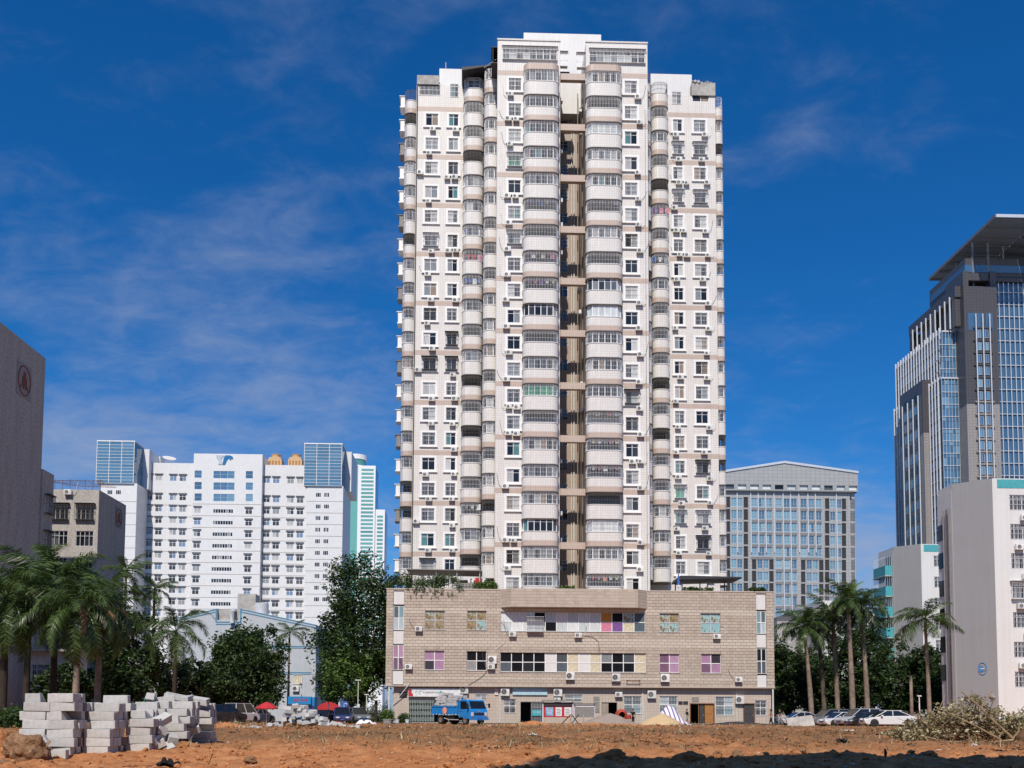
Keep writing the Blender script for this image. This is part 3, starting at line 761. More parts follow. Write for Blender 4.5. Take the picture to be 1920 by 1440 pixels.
for nm, c in (('cloth_orange', (.55, .27, .05)), ('cloth_purple', (.20, .10, .30)), ('cloth_pink', (.62, .22, .32)), ('cloth_cream', (.62, .55, .40)), ('cloth_blue', (.06, .14, .42)), ('cloth_red', (.55, .04, .05)), ('cloth_white', (.75, .74, .72)), ('cloth_coral', (.80, .32, .22)), ('cloth_lime', (.55, .60, .32)), ('cloth_black', (.02, .02, .022)), ('cloth_grey', (.25, .26, .28))):
    plain(nm, c, .85, .1, 0, .2, 5)
def s1(i, j):
    if i < 9 and i not in (4, 5): return 'pane_frost' if j == 0 or i % 2 == 0 else 'pane_dark' if i == 3 else 'pane_frost'
    return {(4, 0): 'pane', (5, 0): 'pane_frost', (4, 1): 'pane_frost', (5, 1): 'wall_white', (9, 1): 'cloth_orange', (9, 0): 'cloth_pink', (10, 0): 'cloth_purple', (10, 1): 'pane_dark', (11, 1): 'pane_teal', (11, 0): 'cloth_cream', (12, 0): 'pane_bright', (12, 1): 'pane_bright'}.get((i, j), 'pane_dark')
def s2(i, j):
    return {4: 'wall_white', 6: 'cloth_cream', 7: 'wall_white', 8: 'cloth_cream', 12: 'cloth_cream'}.get(i) or ('pane_dark' if (i + j) % 5 else 'pane')
for w_ in wins:
    a, b, c, d, kind = w_
    if kind == 'strip1': podium_window(a, b, c, d, kind, 13, 2, mats=s1)
    elif kind == 'strip2': podium_window(a, b, c, d, kind, 13, 2, mats=s2)
    else: podium_window(a, b, c, d, kind)
    MB().box(a - .05, b + .05, -.06, .2, c - .07, c - .004).build('sill', 'concrete', podium)
for (p0, p1, y0, y1), lst in zip(strips, ([(1107, 1133, 'p'), (1136, 1181, 'w'), (1183, 1207, 'p'), (1209, 1256, 'k'), (1258, 1283, 'p')], [(1113, 1143, 'p'), (1146, 1188, 'w'), (1190, 1214, 'p'), (1216, 1263, 'd'), (1266, 1290, 'p')])):
    a, b = qx(p0 + .4), qx(p1 - .4)
    for t0, t1, k_ in lst:
        c, d = qz(t1, p0), qz(t0, p0)
        if k_ == 'p': MB().box(a, b, .12, .3, c, d).build('spandrel_panel', 'wall_white', podium)
        else: podium_window(a, b, c, d, {'w': 'bright', 'k': 'pink', 'd': 'dark'}[k_], 2, 2, .22)
put('grille', grille_mesh(1.9, 1.7, 'steel_bar', .5, 0), podium, (qx(1003), 0, qz(1172)))
# ground floor, set back under the overhang
YG = .62
gh = []
def gw(p0, p1, y0, y1): 
    q = (at(p0, (y0 + y1) / 2, YP + YG).x - P.x, at(p1, (y0 + y1) / 2, YP + YG).x - P.x, max(.0, at(p0, y1, YP + YG).z), at(p0, y0, YP + YG).z)
    gh.append(q); return q
gwin = [gw(945, 967, 1310, 1337), gw(1170, 1202, 1305, 1338), gw(1237, 1270, 1305, 1338), gw(1342, 1375, 1306, 1341), gw(1416, 1437, 1313, 1341), gw(892, 912, 1301, 1311), gw(1059, 1091, 1302, 1316)]
gdoor = [gw(976, 1017, 1316, 1354), gw(1128, 1157, 1317, 1356), gw(1295, 1338, 1320, 1357), gw(1395, 1414, 1320, 1357), gw(767, 872, 1312, 1354)]
GX0, GX1 = qx(737, 1330), qx(1449, 1330)
m = MB().wall(GX0, GX1, -.1, ZB - .004, YG, gh, .35).shell(GX0, GX1, YG, 25, -.1, ZB - .004); m.build('ground_floor_wall', 'tile_ground', podium)
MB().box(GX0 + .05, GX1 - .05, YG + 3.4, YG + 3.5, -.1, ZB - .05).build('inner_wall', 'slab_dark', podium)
for i, q in enumerate(gwin):
    fr = podium_window(*q, 'bright' if i in (1, 2, 3, 5, 6) else 'dark', 2, 2, YG + .12)
    put('grille', grille_mesh(q[1] - q[0] + .06, q[3] - q[2] + .04, 'steel_bar', .0, 0), fr, ((q[0] + q[1]) / 2, YG - .02, (q[2] + q[3]) / 2))
plain('door_brown', (.38, .17, .05), .6); plain('door_steel', (.06, .055, .055), .5); plain('door_panel', (.33, .27, .22), .6)
def door(x0, x1, z1, mat, y=YG + .1, knob=True):
    o_ = MB().box(x0 + .03, x1 - .03, y, y + .06, 0, z1 - .03)
    d_ = o_.build('door', mat, podium); w = x1 - x0
    for zz0, zz1 in ((.15, z1 * .45), (z1 * .5, z1 - .2)):
        MB().box(x0 + .15, x1 - .15, y - .025, y - .002, zz0, zz1).build('door_panel', mat, d_)
    if knob: MB().lathe([(.035, 0), (.05, -.03), (.02, -.06)], 8, (x1 - .12, y - .003, 1.0), 0, 'y').build('handle', 'steel_bar', d_)
    return d_
q = gdoor[0]; MB().box(q[0] - .15, q[0] - .003, YG - .06, YG + .1, 0, q[3] + .12).box(q[1] + .003, q[1] + .15, YG - .06, YG + .1, 0, q[3] + .12).box(q[0] - .002, q[1] + .002, YG - .06, YG + .1, q[3] + .003, q[3] + .12).build('door_frame', 'concrete', podium)
door(q[0] + 1.2, q[1], q[3], 'door_steel')
put('grille', grille_mesh(q[1] - q[0] - 1.3, q[3] - .1, 'steel_bar'), podium, ((q[0] + q[1]) / 2 + .62, YG + .06, q[3] / 2))
q = gdoor[1]; door(q[0], q[0] + .85, q[3], 'door_panel'); 
q = gdoor[2]; MB().box(q[0] - .12, q[0] - .003, YG - .05, YG + .1, 0, q[3] + .1).box(q[1] + .003, q[1] + .12, YG - .05, YG + .1, 0, q[3] + .1).box(q[0] - .002, q[1] + .002, YG - .05, YG + .1, q[3] + .003, q[3] + .1).build('door_frame', 'rust', podium)
w3 = q[1] - q[0]
door(q[0] + w3 * .38, q[0] + w3 * .60, q[3], 'door_steel'); door(q[0] + w3 * .61, q[1], q[3], 'door_brown')
MB().box(0, .05, 0, .95, 0, q[3] - .05).build('door', 'door_brown', podium, (q[0] + w3 * .34, YG + .06, 0), (0, 0, R(-14)))
q = gdoor[3]; door(q[0], q[1], q[3], 'door_steel'); MB().box(q[0] - .1, q[0] - .003, YG - .05, YG + .1, 0, q[3] + .1).box(q[1] + .003, q[1] + .1, YG - .05, YG + .1, 0, q[3] + .1).box(q[0] - .002, q[1] + .002, YG - .05, YG + .1, q[3] + .003, q[3] + .1).build('door_frame', 'rust', podium)
q = gdoor[4]                                   # folding lattice gate
m = MB(); n = 34
for i in range(n + 1):
    x = q[0] + (q[1] - q[0]) * i / n
    if .45 < i / n < .52: continue
    m.box(x - .02, x + .02, YG + .0, YG + .04, 0, q[3])
    if i < n and not .42 < i / n < .52:
        x2 = q[0] + (q[1] - q[0]) * (i + 1) / n
        for zz0 in (0.1, .8, 1.5, 2.2):
            m.tube([(x, YG - .01, zz0), (x2, YG - .01, zz0 + .6)], .013, 3); m.tube([(x, YG - .02, zz0 + .6), (x2, YG - .02, zz0)], .013, 3)
plain('lattice_green', (.45, .52, .48), .5)
m.build('lattice_gate', 'lattice_green', podium)
# air conditioners of the podium
for px_, py_, kd in ((785, 1179, ACM), (766, 1250, ACM), (961, 1189, ACM), (1084, 1191, ACM), (1344, 1193, ACM), (923, 1237, ACB), (921, 1250, ACM), (1069, 1267, ACB), (1155, 1270, ACB), (1247, 1271, ACB), (1385, 1274, ACM)):
    q = at(px_, py_, YP - .3); add_ac(podium, q.x - P.x, -.002, q.z, kd, rnd.choice((0, 1, -1)) if kd is ACM else 0)
for px_, py_, kd in ((870, 1293, ACB), (947, 1297, ACB), (1046, 1298, ACB), (1045, 1312, ACS), (1160, 1302, ACM), (1222, 1302, ACB), (1387, 1312, ACB)):
    q = at(px_, py_, YP + .3); add_ac(podium, q.x - P.x, YG - .002, q.z, kd, 0)
for px_, r_, y0 in ((729, .10, .1), (938, .05, YG - .06), (1206, .06, YG - .07), (1209, .04, YG - .06), (1450, .10, .1), (1384, .04, YG - .06)):
    q = at(px_, 1330, YP); MB().tube([(q.x - P.x, y0, 0), (q.x - P.x, y0, ZB - .15)], r_, 6).build('drain_pipe', 'pipe_white', podium)
MB().tube([(qx(735, 1320), .5, 2.0), (qx(765, 1290), -.1, 4.3), (qx(768, 1285), -.1, 4.6)], .05, 5).build('drain_pipe', 'pipe_white', podium)
for pts in ([(915, 1256), (905, 1268), (893, 1276), (875, 1287)], [(938, 1161), (952, 1178), (945, 1206), (927, 1221)], [(1082, 1192), (1110, 1194), (1122, 1203), (1124, 1222)], [(1350, 1172), (1362, 1178), (1361, 1187), (1353, 1193)], [(1395, 1232), (1397, 1256), (1388, 1266)]):
    MB().tube([Vector((at(a, b, YP).x - P.x, -.04, at(a, b, YP).z)) for a, b in pts], .03, 4).build('cable', 'dark_bar' if pts[0][0] in (915, 1082) else 'pipe_white', podium)
m = MB(); q0, q1 = at(1175, 1276, YP), at(1199, 1276, YP)
m.box(q0.x - P.x, q1.x - P.x, -.45, -.40, q0.z - .03, q0.z + .03); m.box(q0.x - P.x, q1.x - P.x, -.05, -.01, q0.z - .03, q0.z + .03)
for q in (q0, q1): m.box(q.x - P.x - .03, q.x - P.x + .03, -.45, -.0, q.z + .031, q.z + .08); m.tube([(q.x - P.x, -.4, q.z - .03), (q.x - P.x, -.01, q.z - .6)], .025, 4)
m.build('empty_bracket', 'rust', podium)
q = at(756, 1303, YP + YG); MB().box(q.x - P.x - .45, q.x - P.x + .45, YG - .03, YG - .002, q.z - .35, q.z + .35).build('vent', 'dark_metal', podium)
for a, b in ((1272, 1280), (1281, 1290)):
    q0, q1 = at(a, 1318, YP + YG), at(b, 1318, YP + YG); MB().box(q0.x - P.x, q1.x - P.x, YG - .03, YG - .002, q0.z - .2, q0.z + .2).build('vent', 'dark_metal', podium)
# signs: white banner over the gate, pale blue sign, small red sign, plaques (things fixed on the wall are parts of the block)
def text(name, body, size, mat, parent, loc, rz=0, ext=.004):
    c = bpy.data.curves.new(name, 'FONT'); c.body = body; c.size = size; c.extrude = ext; c.align_x = 'CENTER'; c.align_y = 'CENTER'; c.resolution_u = 2
    o = bpy.data.objects.new(name, c); dg = bpy.context.evaluated_depsgraph_get()
    COL.objects.link(o); dg.update(); me = bpy.data.meshes.new_from_object(o.evaluated_get(dg)); bpy.data.objects.remove(o); bpy.data.curves.remove(c)
    me.materials.clear(); me.materials.append(M(mat))
    return put(name, me, parent, loc, (PI / 2, 0, rz))
plain('sign_white', (.74, .75, .76), .5); plain('sign_blue', (.42, .60, .66), .5); plain('sign_red', (.50, .03, .04), .5); plain('sign_teal', (.08, .36, .42), .5); plain('ink', (.03, .03, .03), .6); plain('poster_blue', (.25, .42, .62), .5, var=.4, scale=2); plain('poster_white', (.72, .72, .70), .5)
def sign(name, label, p0, p1, y0, y1, mat, Y, cat='sign', t_=.08):
    a, b = at(p0, y1, Y), at(p1, y0, Y); w, h = b.x - a.x, b.z - a.z
    o = MB().box(-w / 2, w / 2, -t_, 0, -h / 2, h / 2).build(name, mat, None, ((a.x + b.x) / 2, Y, (a.z + b.z) / 2))
    o['label'] = label; o['category'] = cat
    return o, w, h
YS = YP + YG - .006
o, w, h = sign('shop_banner', 'white shop banner with black heart mark over the lattice gate', 765, 868, 1291, 1306, 'sign_white', YP + .35)
text('lettering', '社区警务综合服务中心', .26, 'ink', o, (-.2, -.082, -.02)); 
m = MB(); 
for k in range(14):
    a = PI * k / 13; m.tube([(.22 * math.cos(a) * 1.0, -.09, .2 * math.sin(a)), (.22 * math.cos(PI * (k + 1) / 13), -.09, .2 * math.sin(PI * (k + 1) / 13))], .025, 4)
hm = [(0, -.25), (-.22, .0), (-.2, .17), (-.1, .2), (0, .1), (.1, .2), (.2, .17)]
MB().tube([(x, -.092, z) for x, z in hm], .022, 4).build('heart_mark', 'ink', o, (-1.75, 0, 0))
MB().extr([(-.3, -.42), (.3, -.42), (.2, -.1), (.05, .0), (.12, .3), (-.1, .42), (-.3, .42)], -.1, -.083).build('red_mark', 'sign_red', o, (-w / 2 + .34, 0, -.02))
MB().extr([(-.2, -.1), (.25, .0), (0, .12), (-.1, .2)], -.095, -.083).build('teal_mark', 'sign_teal', o, (w * .1, 0, .05)); MB().extr([(-.12, -.1), (.12, .05), (-.05, .15)], -.095, -.083).build('teal_mark', 'sign_teal', o, (-w / 2 + .95, 0, .05))
o, w, h = sign('office_sign', 'pale blue horizontal sign board above the open doorway', 961, 1026, 1288, 1303, 'sign_blue', YS, t_=.18)
text('lettering', '园岭街道社区服务中心', .34, 'sign_white', o, (0, -.182, 0))
MB().box(-w / 2 - .06, w / 2 + .06, -.2, -.001, h / 2 + .002, h / 2 + .08).build('sign_trim', 'steel_bar', o)
o, w, h = sign('hanging_sign', 'small white sign with red characters beside the big air conditioner', 927.5, 934, 1289, 1303, 'sign_white', YS, t_=.12)
text('lettering', '内\n设', .36, 'sign_red', o, (0, -.122, .02))
o, w, h = sign('door_poster', 'teal poster with white characters on the steel grille by the doorway', 997, 1015, 1331, 1342, 'sign_teal', YP + YG - .05, 'poster', .02)
text('lettering', '中介勿扰', .22, 'sign_white', o, (0, -.022, .06))
for (a, b, c, d, lb) in ((1113, 1124, 1306, 1313, 'grey metal plaque, upper one left of the mixer door'), (1113, 1124, 1315, 1336, 'tall grey metal plaque with white disc left of the mixer door'), (1297, 1310, 1307, 1316, 'steel plaque above the pair of brown doors')):
    o, w, h = sign('wall_plaque', lb, a, b, c, d, 'pipe_grey', YS, 'plaque', .04)
    text('lettering', '— —\n———', h * .18 if h < 1 else .18, 'poster_white', o, (0, -.042, 0))

# ------------------------------------------------------------------ buildings around the lot
plain('blue_trim', (.10, .27, .40), .5); plain('teal_trim', (.07, .36, .39), .6); plain('tank_tan', (.58, .38, .20), .6); plain('frame_white', (.78, .78, .78), .5); plain('hood_dark', (.13, .13, .13), .6)
plain('logo_blue', (.02, .16, .38), .4); plain('logo_grey', (.48, .54, .58), .4); plain('emblem_red', (.28, .10, .06), .7); plain('emblem_plate', (.30, .28, .27), .7)
plain('emblem_blue', (.05, .22, .48), .5); plain('louvre_grey', (.10, .105, .115), .6); plain('mullion', (.62, .65, .68), .4, .5, .3); plain('fin_white', (.66, .68, .70), .35, .5, .2); plain('canopy_grey', (.16, .165, .18), .5); plain('stone_grey', (.20, .20, .205), .7)
plain('wall_cream', (.60, .56, .50), .8, var=.15, scale=.8)
class Bld:
    """a building whose coordinates are local to its base point"""
    def __init__(s, name, label, base, cat='building'):
        s.b = Vector(base); s.r = thing(name, label, cat, s.b)
    def p(s, px, py, Y): return at(px, py, Y) - s.b
    def rect(s, p0, p1, y0, y1, Y):
        """pixel rectangle on the frontal plane Y -> x0, x1, z0, z1"""
        a, b = s.p(p0, (y0 + y1) / 2, Y), s.p(p1, (y0 + y1) / 2, Y); c = (p0 + p1) / 2
        return a.x, b.x, s.p(c, y1, Y).z, s.p(c, y0, Y).z
def far_win_meshes(w, h, frame, pane, cols=2, hood=None, ft=.10, depth=.1, transom=0):
    m = MB(); a, b, c, d = -w / 2, w / 2, -h / 2, h / 2
    m.box(a, a + ft, -.02, depth, c, d).box(b - ft, b, -.02, depth, c, d).box(a + ft, b - ft, -.02, depth, c, c + ft).box(a + ft, b - ft, -.02, depth, d - ft, d)
    for i in range(1, cols):
        x = a + w * i / cols; m.box(x - ft * .4, x + ft * .4, 0, depth - .01, c + ft, d - ft)
    if transom: m.box(a + ft, b - ft, .01, depth - .02, c + h * transom - ft * .35, c + h * transom + ft * .35)
    fr = m.mesh('window', frame)
    g = MB()
    for i in range(cols):
        x0, x1 = a + w * i / cols + ft * .4, a + w * (i + 1) / cols - ft * .4
        g.box(x0, x1, depth - .04, depth - .015, c + ft * .5, d - ft * .5)
    hd = MB().box(a - .2, b + .2, -.32, 0, d + .12, d + .36).mesh('hood', hood) if hood else None
    return fr, g.mesh('pane', pane), hd
def far_win(parent, ms, x, y, z, rz=0):
    o = put('window', ms[0], parent, (x, y, z), (0, 0, rz)); put('pane', ms[1], o)
    if ms[2]: put('hood', ms[2], o)
    return o

# ---- white slab with two glass corner boxes
YH = 283.0
B = Bld('white_office_building', 'wide white tiled building with blue glass boxes on both corners and a bird-like blue logo', (at(430, 1330, YH).x, YH, 0)); r = B.r
rows = [932 + 21.75 * i for i in range(11)]
wm = far_win_meshes(2.0, 1.75, 'frame_white', 'pane_white_building', 2, 'hood_dark', .12, .12, .7)
holesM = []
def hw_add(px, py, Y, ms, w, h, hl):
    q = B.p(px, py, Y); hl.append((q.x - w / 2, q.x + w / 2, q.z - h / 2, q.z + h / 2)); far_win(r, ms, q.x, Y - YH + .02, q.z)
shear = lambda py: (py - 893) * -.012
for py in [896] + rows:
    for px in (280, 298, 325, 343) + (500, 518, 545, 563):
        hw_add(px + shear(py) * (1 if px < 400 else .8), py + (px - 300) * .022, YH, wm, 2.0, 1.75, holesM)
x0, x1, z0, z1 = B.rect(262, 360, 868, 1330, YH); xm0, xm1, _, zc_ = B.rect(357, 487, 851, 1330, YH - 2); x2, x3, _, z3 = B.rect(484, 574, 872, 1330, YH)
m = MB().wall(x0, x1, 0, z1, 0, holesM, .3).shell(x0, x1, 0, 30, 0, z1); m.build('wall', 'tile_white_fine', r)
m = MB().wall(x2, x3, 0, z3, 0, holesM, .3).shell(x2, x3, 0, 30, 0, z3); m.build('wall', 'tile_white_fine', r)
hc = []
wb = far_win_meshes(2.1, 2.2, 'frame_white', 'glass_sky', 1, None, .06, .12, .5); wbb = far_win_meshes(6.0, 2.2, 'frame_white', 'glass_sky', 3, None, .06, .12, .5); ws = far_win_meshes(5.8, 1.3, 'frame_white', 'pane_dark', 8, None, .14, .12)
def hc_add(px, py, ms, w, h):
    q = B.p(px, py, YH - 2); hc.append((q.x - w / 2, q.x + w / 2, q.z - h / 2, q.z + h / 2)); far_win(r, ms, q.x, -2 + .02, q.z)
for i, py in enumerate(rows):
    for px in (371 - i * .6, 467 - i * .5):
        if i > 0: hc_add(px, py + 3 + (px - 371) * .02, wm, 2.0, 1.75)
    if i > 0: hc_add(419 - i * .6, py + 4.5, ws, 5.8, 1.3)
for py in (889, 910.5, 932):
    for px in (371.5, 467.5): hc_add(px, py + (px - 371) * .012, wb, 2.1, 2.2)
    hc_add(420, py + 1, wbb, 6.0, 2.2)
m = MB().wall(xm0, xm1, 0, zc_, -2, hc, .3).shell(xm0, xm1, -2, 20, 0, zc_); m.build('centre_wall', 'tile_white_fine', r)
for py in rows[1:]:                                # thin floor joints
    q = B.p(300, py - 7, YH)
    for a, b, y in ((x0, xm0 - .01, -.03), (xm0, xm1, -2.03), (xm1 + .01, x3, -.03)): MB().box(a, b, y, y + .028, q.z - .05, q.z + .05).build('floor_joint', 'pipe_grey', r)
for p0, p1, pt, gb, side in ((182, 250.5, 906, 828, 14), (571, 640, 911, 833, 14)):
    Y = 274.0; a, b, c, d = B.rect(p0, p1, pt, 1330, Y); y = Y - YH
    hw_ = []
    if p0 > 400:
        sw = far_win_meshes(1.5, 1.3, 'frame_white', 'pane_dark', 3, None, .1, .12)
        for i, py in enumerate(rows[:-1]):
            for px in (597 - i * .4, 612.5 - i * .4):
                q = B.p(px, py - 4, Y); hw_.append((q.x - .75, q.x + .75, q.z - .65, q.z + .65)); far_win(r, sw, q.x, y + .02, q.z)
    else:
        sw = far_win_meshes(1.5, 1.3, 'frame_white', 'pane_dark', 3, None, .1, .12)
        for px in (206, 222): q = B.p(px, 923, Y); hw_.append((q.x - .75, q.x + .75, q.z - .65, q.z + .65)); far_win(r, sw, q.x, y + .02, q.z)
    m = MB().wall(a, b, 0, d, y, hw_, .3).shell(a, b, y, y + 16, 0, d); m.build('corner_tower', 'tile_white_fine', r)
    for i, py in enumerate(rows):                    # joints and side windows
        q = B.p(p0 + 30, py + 8, Y); MB().box(a, b, y - .03, y - .002, q.z - .05, q.z + .05).build('floor_joint', 'pipe_grey', r)
        if p0 < 400 and i > 0: far_win(r, sw, b + .02, y + 4.5, q.z + 1.6, PI / 2)
    ga, gb_, gc, gd = B.rect(p0 - .6, p1 + .6, gb, pt, Y - .4); gy = y - .4; n = 13; gh_ = (gd - gc) / n
    MB().box(ga, gb_, gy + .06, gy + 13, gc + .005, gd).build('glass_box_core', 'louvre_grey', r)
    pan = MB().box(0, (gb_ - ga) / 3 - .22, 0, .05, .04, gh_ - .04).mesh('glass_pane', 'glass_box')
    pan2 = MB().box(-.05, 0, .2, 12.6, .04, gh_ - .04).mesh('glass_pane', 'glass_box')
    fr = MB()
    for j in range(n):
        for i in range(3): put('glass_pane', pan, r, (ga + (gb_ - ga) * i / 3 + .11, gy, gc + j * gh_))
        put('glass_pane', pan2, r, (gb_ + .051, gy, gc + j * gh_))
        fr.box(ga, gb_ + .1, gy - .05, gy - .003, gc + j * gh_ - .042, gc + j * gh_ + .042)
    for i in range(4): fr.box(ga + (gb_ - ga) * i / 3 - .07, ga + (gb_ - ga) * i / 3 + .07, gy - .09, gy - .051, gc, gd)
    fr.box(ga - .1, gb_ + .2, gy - .1, gy + 13, gd + .002, gd + .3); fr.build('glass_box_frame', 'frame_white', r)
    MB().box(gb_ - .3, gb_ + 1.8, gy + 7, gy + 20, gc, gd - .2).build('stair_tower', 'tile_white_fine', r)
q = B.p(421, 862, YH - 2)                            # the logo
MB().extr([(-2.4, 1.25), (-.2, 1.25), (-.9, .2), (-.6, -1.4), (-1.7, -1.4), (-1.5, -.3), (-2.2, .5)], -2.15, -2.01).build('logo', 'logo_grey', r, (q.x, 0, q.z))
MB().extr([(-.55, -1.4), (.2, -1.4), (.7, -.2), (1.2, .45), (1.7, -.2), (1.9, .3), (2.5, .3), (2.2, 1.0), (1.5, 1.25), (.2, 1.25), (-.2, .6), (-.35, -.4)], -2.15, -2.01).build('logo', 'logo_blue', r, (q.x, 0, q.z))
for px in (515, 553):                                # cooling towers
    q = B.p(px, 872, YH + 6); ct = MB().box(-2.0, 2.0, 0, 4, 0, 2.4).build('cooling_tower', 'tank_tan', r, (q.x, 6, q.z - .6))
    MB().prism([(-1.7, .2), (1.7, .2), (1.7, 3.8), (-1.7, 3.8)], 2.402, 3.0).build('shoulder', 'tank_tan', ct); MB().lathe([(1.3, 3.002), (1.3, 3.9), (1.45, 3.95), (1.45, 4.1)], 16, (0, 2, 0)).build('fan_stack', 'tank_tan', ct)
    for k in range(4): MB().box(-1.7 + k * .9, -1.2 + k * .9, -.04, -.002, .3, 1.9).build('louvre', 'door_brown', ct)
q = B.p(317, 862, YH + 8); d_ = MB().lathe([(.1, 0), (1.2, .25), (1.9, .7), (1.95, .75)], 18).build('satellite_dish', 'wall_white', r, (q.x, 8, q.z - .2), (R(25), R(14), 0))
MB().tube([(0, 0, -1.6), (0, 0, .05)], .12, 6).build('dish_mast', 'steel_bar', d_)
q = B.p(290, 866, YH + 6); MB().box(-1.6, 1.6, 0, 4, 0, 2.4).build('roof_house', 'wall_white', r, (q.x, 6, q.z - .8))

# ---- far green glass skyscraper
YGR = 950.0
B = Bld('green_skyscraper', 'distant pale green glass skyscraper with a round drum on its roof', (at(685, 1330, YGR).x, YGR, 0)); r = B.r
a, b, c, d = B.rect(668, 701, 873, 1335, YGR); MB().box(a, b, 0, 28, 0, d).build('main_shaft', 'frame_white', r)
a2, b2, _, d2 = B.rect(701.2, 719, 955, 1335, YGR); MB().box(a2, b2, 1, 26, 0, d2).build('low_shaft', 'frame_white', r)
a3, b3, _, d3 = B.rect(646, 667.8, 874, 1335, YGR); MB().box(a3, b3, 2, 26, 0, d3).build('glass_wing', 'glass_green', r)
q = B.p(668, 873, YGR + 12); rad = 9.5
MB().lathe([(rad, -8), (rad, 4.5)], 28, (q.x, 12, q.z)).build('drum_glass', 'glass_green', r, smooth=False)
MB().lathe([(rad + .6, 3.6), (rad + .6, 8.3)], 28, (q.x, 12, q.z + 1)).build('drum_crown', 'frame_white', r)
MB().lathe([(rad + .4, -.6), (rad + .4, .5)], 28, (q.x, 12, q.z - 2)).build('drum_ring', 'frame_white', r)
fh = 3.77; bm1 = MB().box(0, b - a - 5, -.25, 0, 0, 1.9).mesh('window_band', 'glass_green'); bm2 = MB().box(0, b2 - a2 - 3.4, -.25, 0, 0, 1.9).mesh('window_band', 'glass_green')
k = 0
while d - 4 - k * fh > 60:
    z = d - 5 - k * fh; put('window_band', bm1, r, (a + 3.2, 0, z))
    if z + 4 < d2: put('window_band', bm2, r, (a2 + 1.6, 1, z))
    k += 1
MB().box(b - .9, b + .3, 3, 25, 60, d - 2).build('side_glass', 'glass_sky', r); MB().box(b2 - .9, b2 + .3, 4, 24, 60, d2 - 2).build('side_glass', 'glass_sky', r)

# ---- grey panel building with low gable
YR = 316.0
B = Bld('grey_panel_building', 'grey panelled office block with shallow gable, glass windows and louvre strips', (at(1480, 1330, YR).x, YR, 0)); r = B.r
xl, xr_, _, zt = B.rect(1340, 1597, 921, 1335, YR)
def slope(px): return (px - 1470) * .016
wr = [943 + 23.0 * i for i in range(12)]
gw_ = far_win_meshes(2.0, 2.85, 'mullion', 'glass_pale', 2, None, .09, .14, .38); gw2 = far_win_meshes(1.75, 2.85, 'mullion', 'glass_pale', 2, None, .09, .14, .38)
lv = MB()
for j in range(10): lv.obox((0, .05, -1.5 + j * .33), (.62, .09, .03), Matrix.Rotation(R(35), 3, 'X'))
lv.box(-.72, -.63, 0, .12, -1.75, 1.75).box(.63, .72, 0, .12, -1.75, 1.75); lvm = lv.mesh('louvre', 'louvre_grey')
hs = []
def gadd(px, py, ms, w, h):
    q = B.p(px, py + slope(px), YR); hs.append((q.x - w / 2, q.x + w / 2, q.z - h / 2, q.z + h / 2)); far_win(r, ms, q.x, .12, q.z)
def ladd(px, py):
    q = B.p(px, py + slope(px), YR); hs.append((q.x - .72, q.x + .72, q.z - 1.75, q.z + 1.75)); put('louvre', lvm, r, (q.x, .12, q.z))
for i, py in enumerate(wr):
    for px in (1376, 1387.3, 1561.5, 1573): gadd(px, py, gw2, 1.75, 2.85)
    for px in (1365, 1398.5, 1551, 1582.5): ladd(px, py)
    trip = (1460.5, 1475, 1488.5)
    for px in trip: gadd(px, py, gw_, 2.0, 2.85)
    for pxs in (trip,) + (((1414, 1428, 1442), (1507, 1521, 1535)) if i < 5 else ()):
        qa, qb = B.p(pxs[0] - 6, py + 12 + slope(pxs[0]), YR), B.p(pxs[2] + 6, py + 12 + slope(pxs[2]), YR); MB().box(qa.x, qb.x, -.06, -.004, qa.z - .45, qa.z + .4).build('spandrel', 'stone_grey', r)
    if i < 5:
        for px in (1414, 1428, 1442, 1507, 1521, 1535): gadd(px, py, gw_, 2.0, 2.85)
    else:
        for px in (1425, 1436.3, 1517.5, 1529): gadd(px, py, gw2, 1.75, 2.85)
        for px in (1414, 1446.5, 1506, 1540): ladd(px, py)
m = MB().wall(xl, xr_, 0, zt, 0, hs, .3).shell(xl, xr_, .0, 40, 0, zt); m.build('wall', 'grey_panel', r)
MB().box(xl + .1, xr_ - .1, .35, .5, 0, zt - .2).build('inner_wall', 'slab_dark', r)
a, b, c, d = B.rect(1340, 1608, 905, 921, YR); MB().box(a, b, .4, 40, zt + .003, d + .4).build('attic_floor', 'slab_dark', r)
hs2 = []
for i in range(11):
    px = 1368 + 23.1 * i; x = B.p(px, 912, YR).x; hs2.append((x - 1.4, x + 1.4, zt + .5, zt + 2.0))
    MB().box(x - 1.35, x + 1.35, .25, .32, zt + .55, zt + 1.95).build('attic_window', 'pane_frost' if i % 4 else 'pane_dark', r)
gz = zt + 2.6
m = MB().wall(a, b, zt + .004, gz, -.3, hs2, .5); m.build('attic_wall', 'grey_panel', r)
pk = B.p(1470, 869, YR); e0, e1 = B.p(1340, 889, YR), B.p(1608, 888, YR)
MB().extr([(a, gz + .003), (b, gz + .003), (b, e1.z), (pk.x + 14, e1.z + 1.5), (pk.x, pk.z), (a, e0.z)], -.3, 40).build('gable', 'grey_panel', r)
MB().extr([(a - .2, e0.z + .003), (pk.x, pk.z + .003), (b + .2, e1.z + .003), (b + .2, e1.z + .7), (pk.x, pk.z + .75), (a - .2, e0.z + .7)], -.6, 40).build('roof_edge', 'mullion', r)
MB().box(a, b - 2, -.9, .0, zt - .35, zt - .003).build('eave', 'louvre_grey', r)
xa_, xb_, _, _ = B.rect(1597.2, 1608, 921, 1335, YR); MB().box(xa_, xb_, .9, 38, 0, zt + .001).build('side_strip', 'grey_panel', r)
for i, py in enumerate(wr[:10]): q = B.p(1600.5, py, YR); put('louvre', lvm, r, (q.x, .83, q.z))
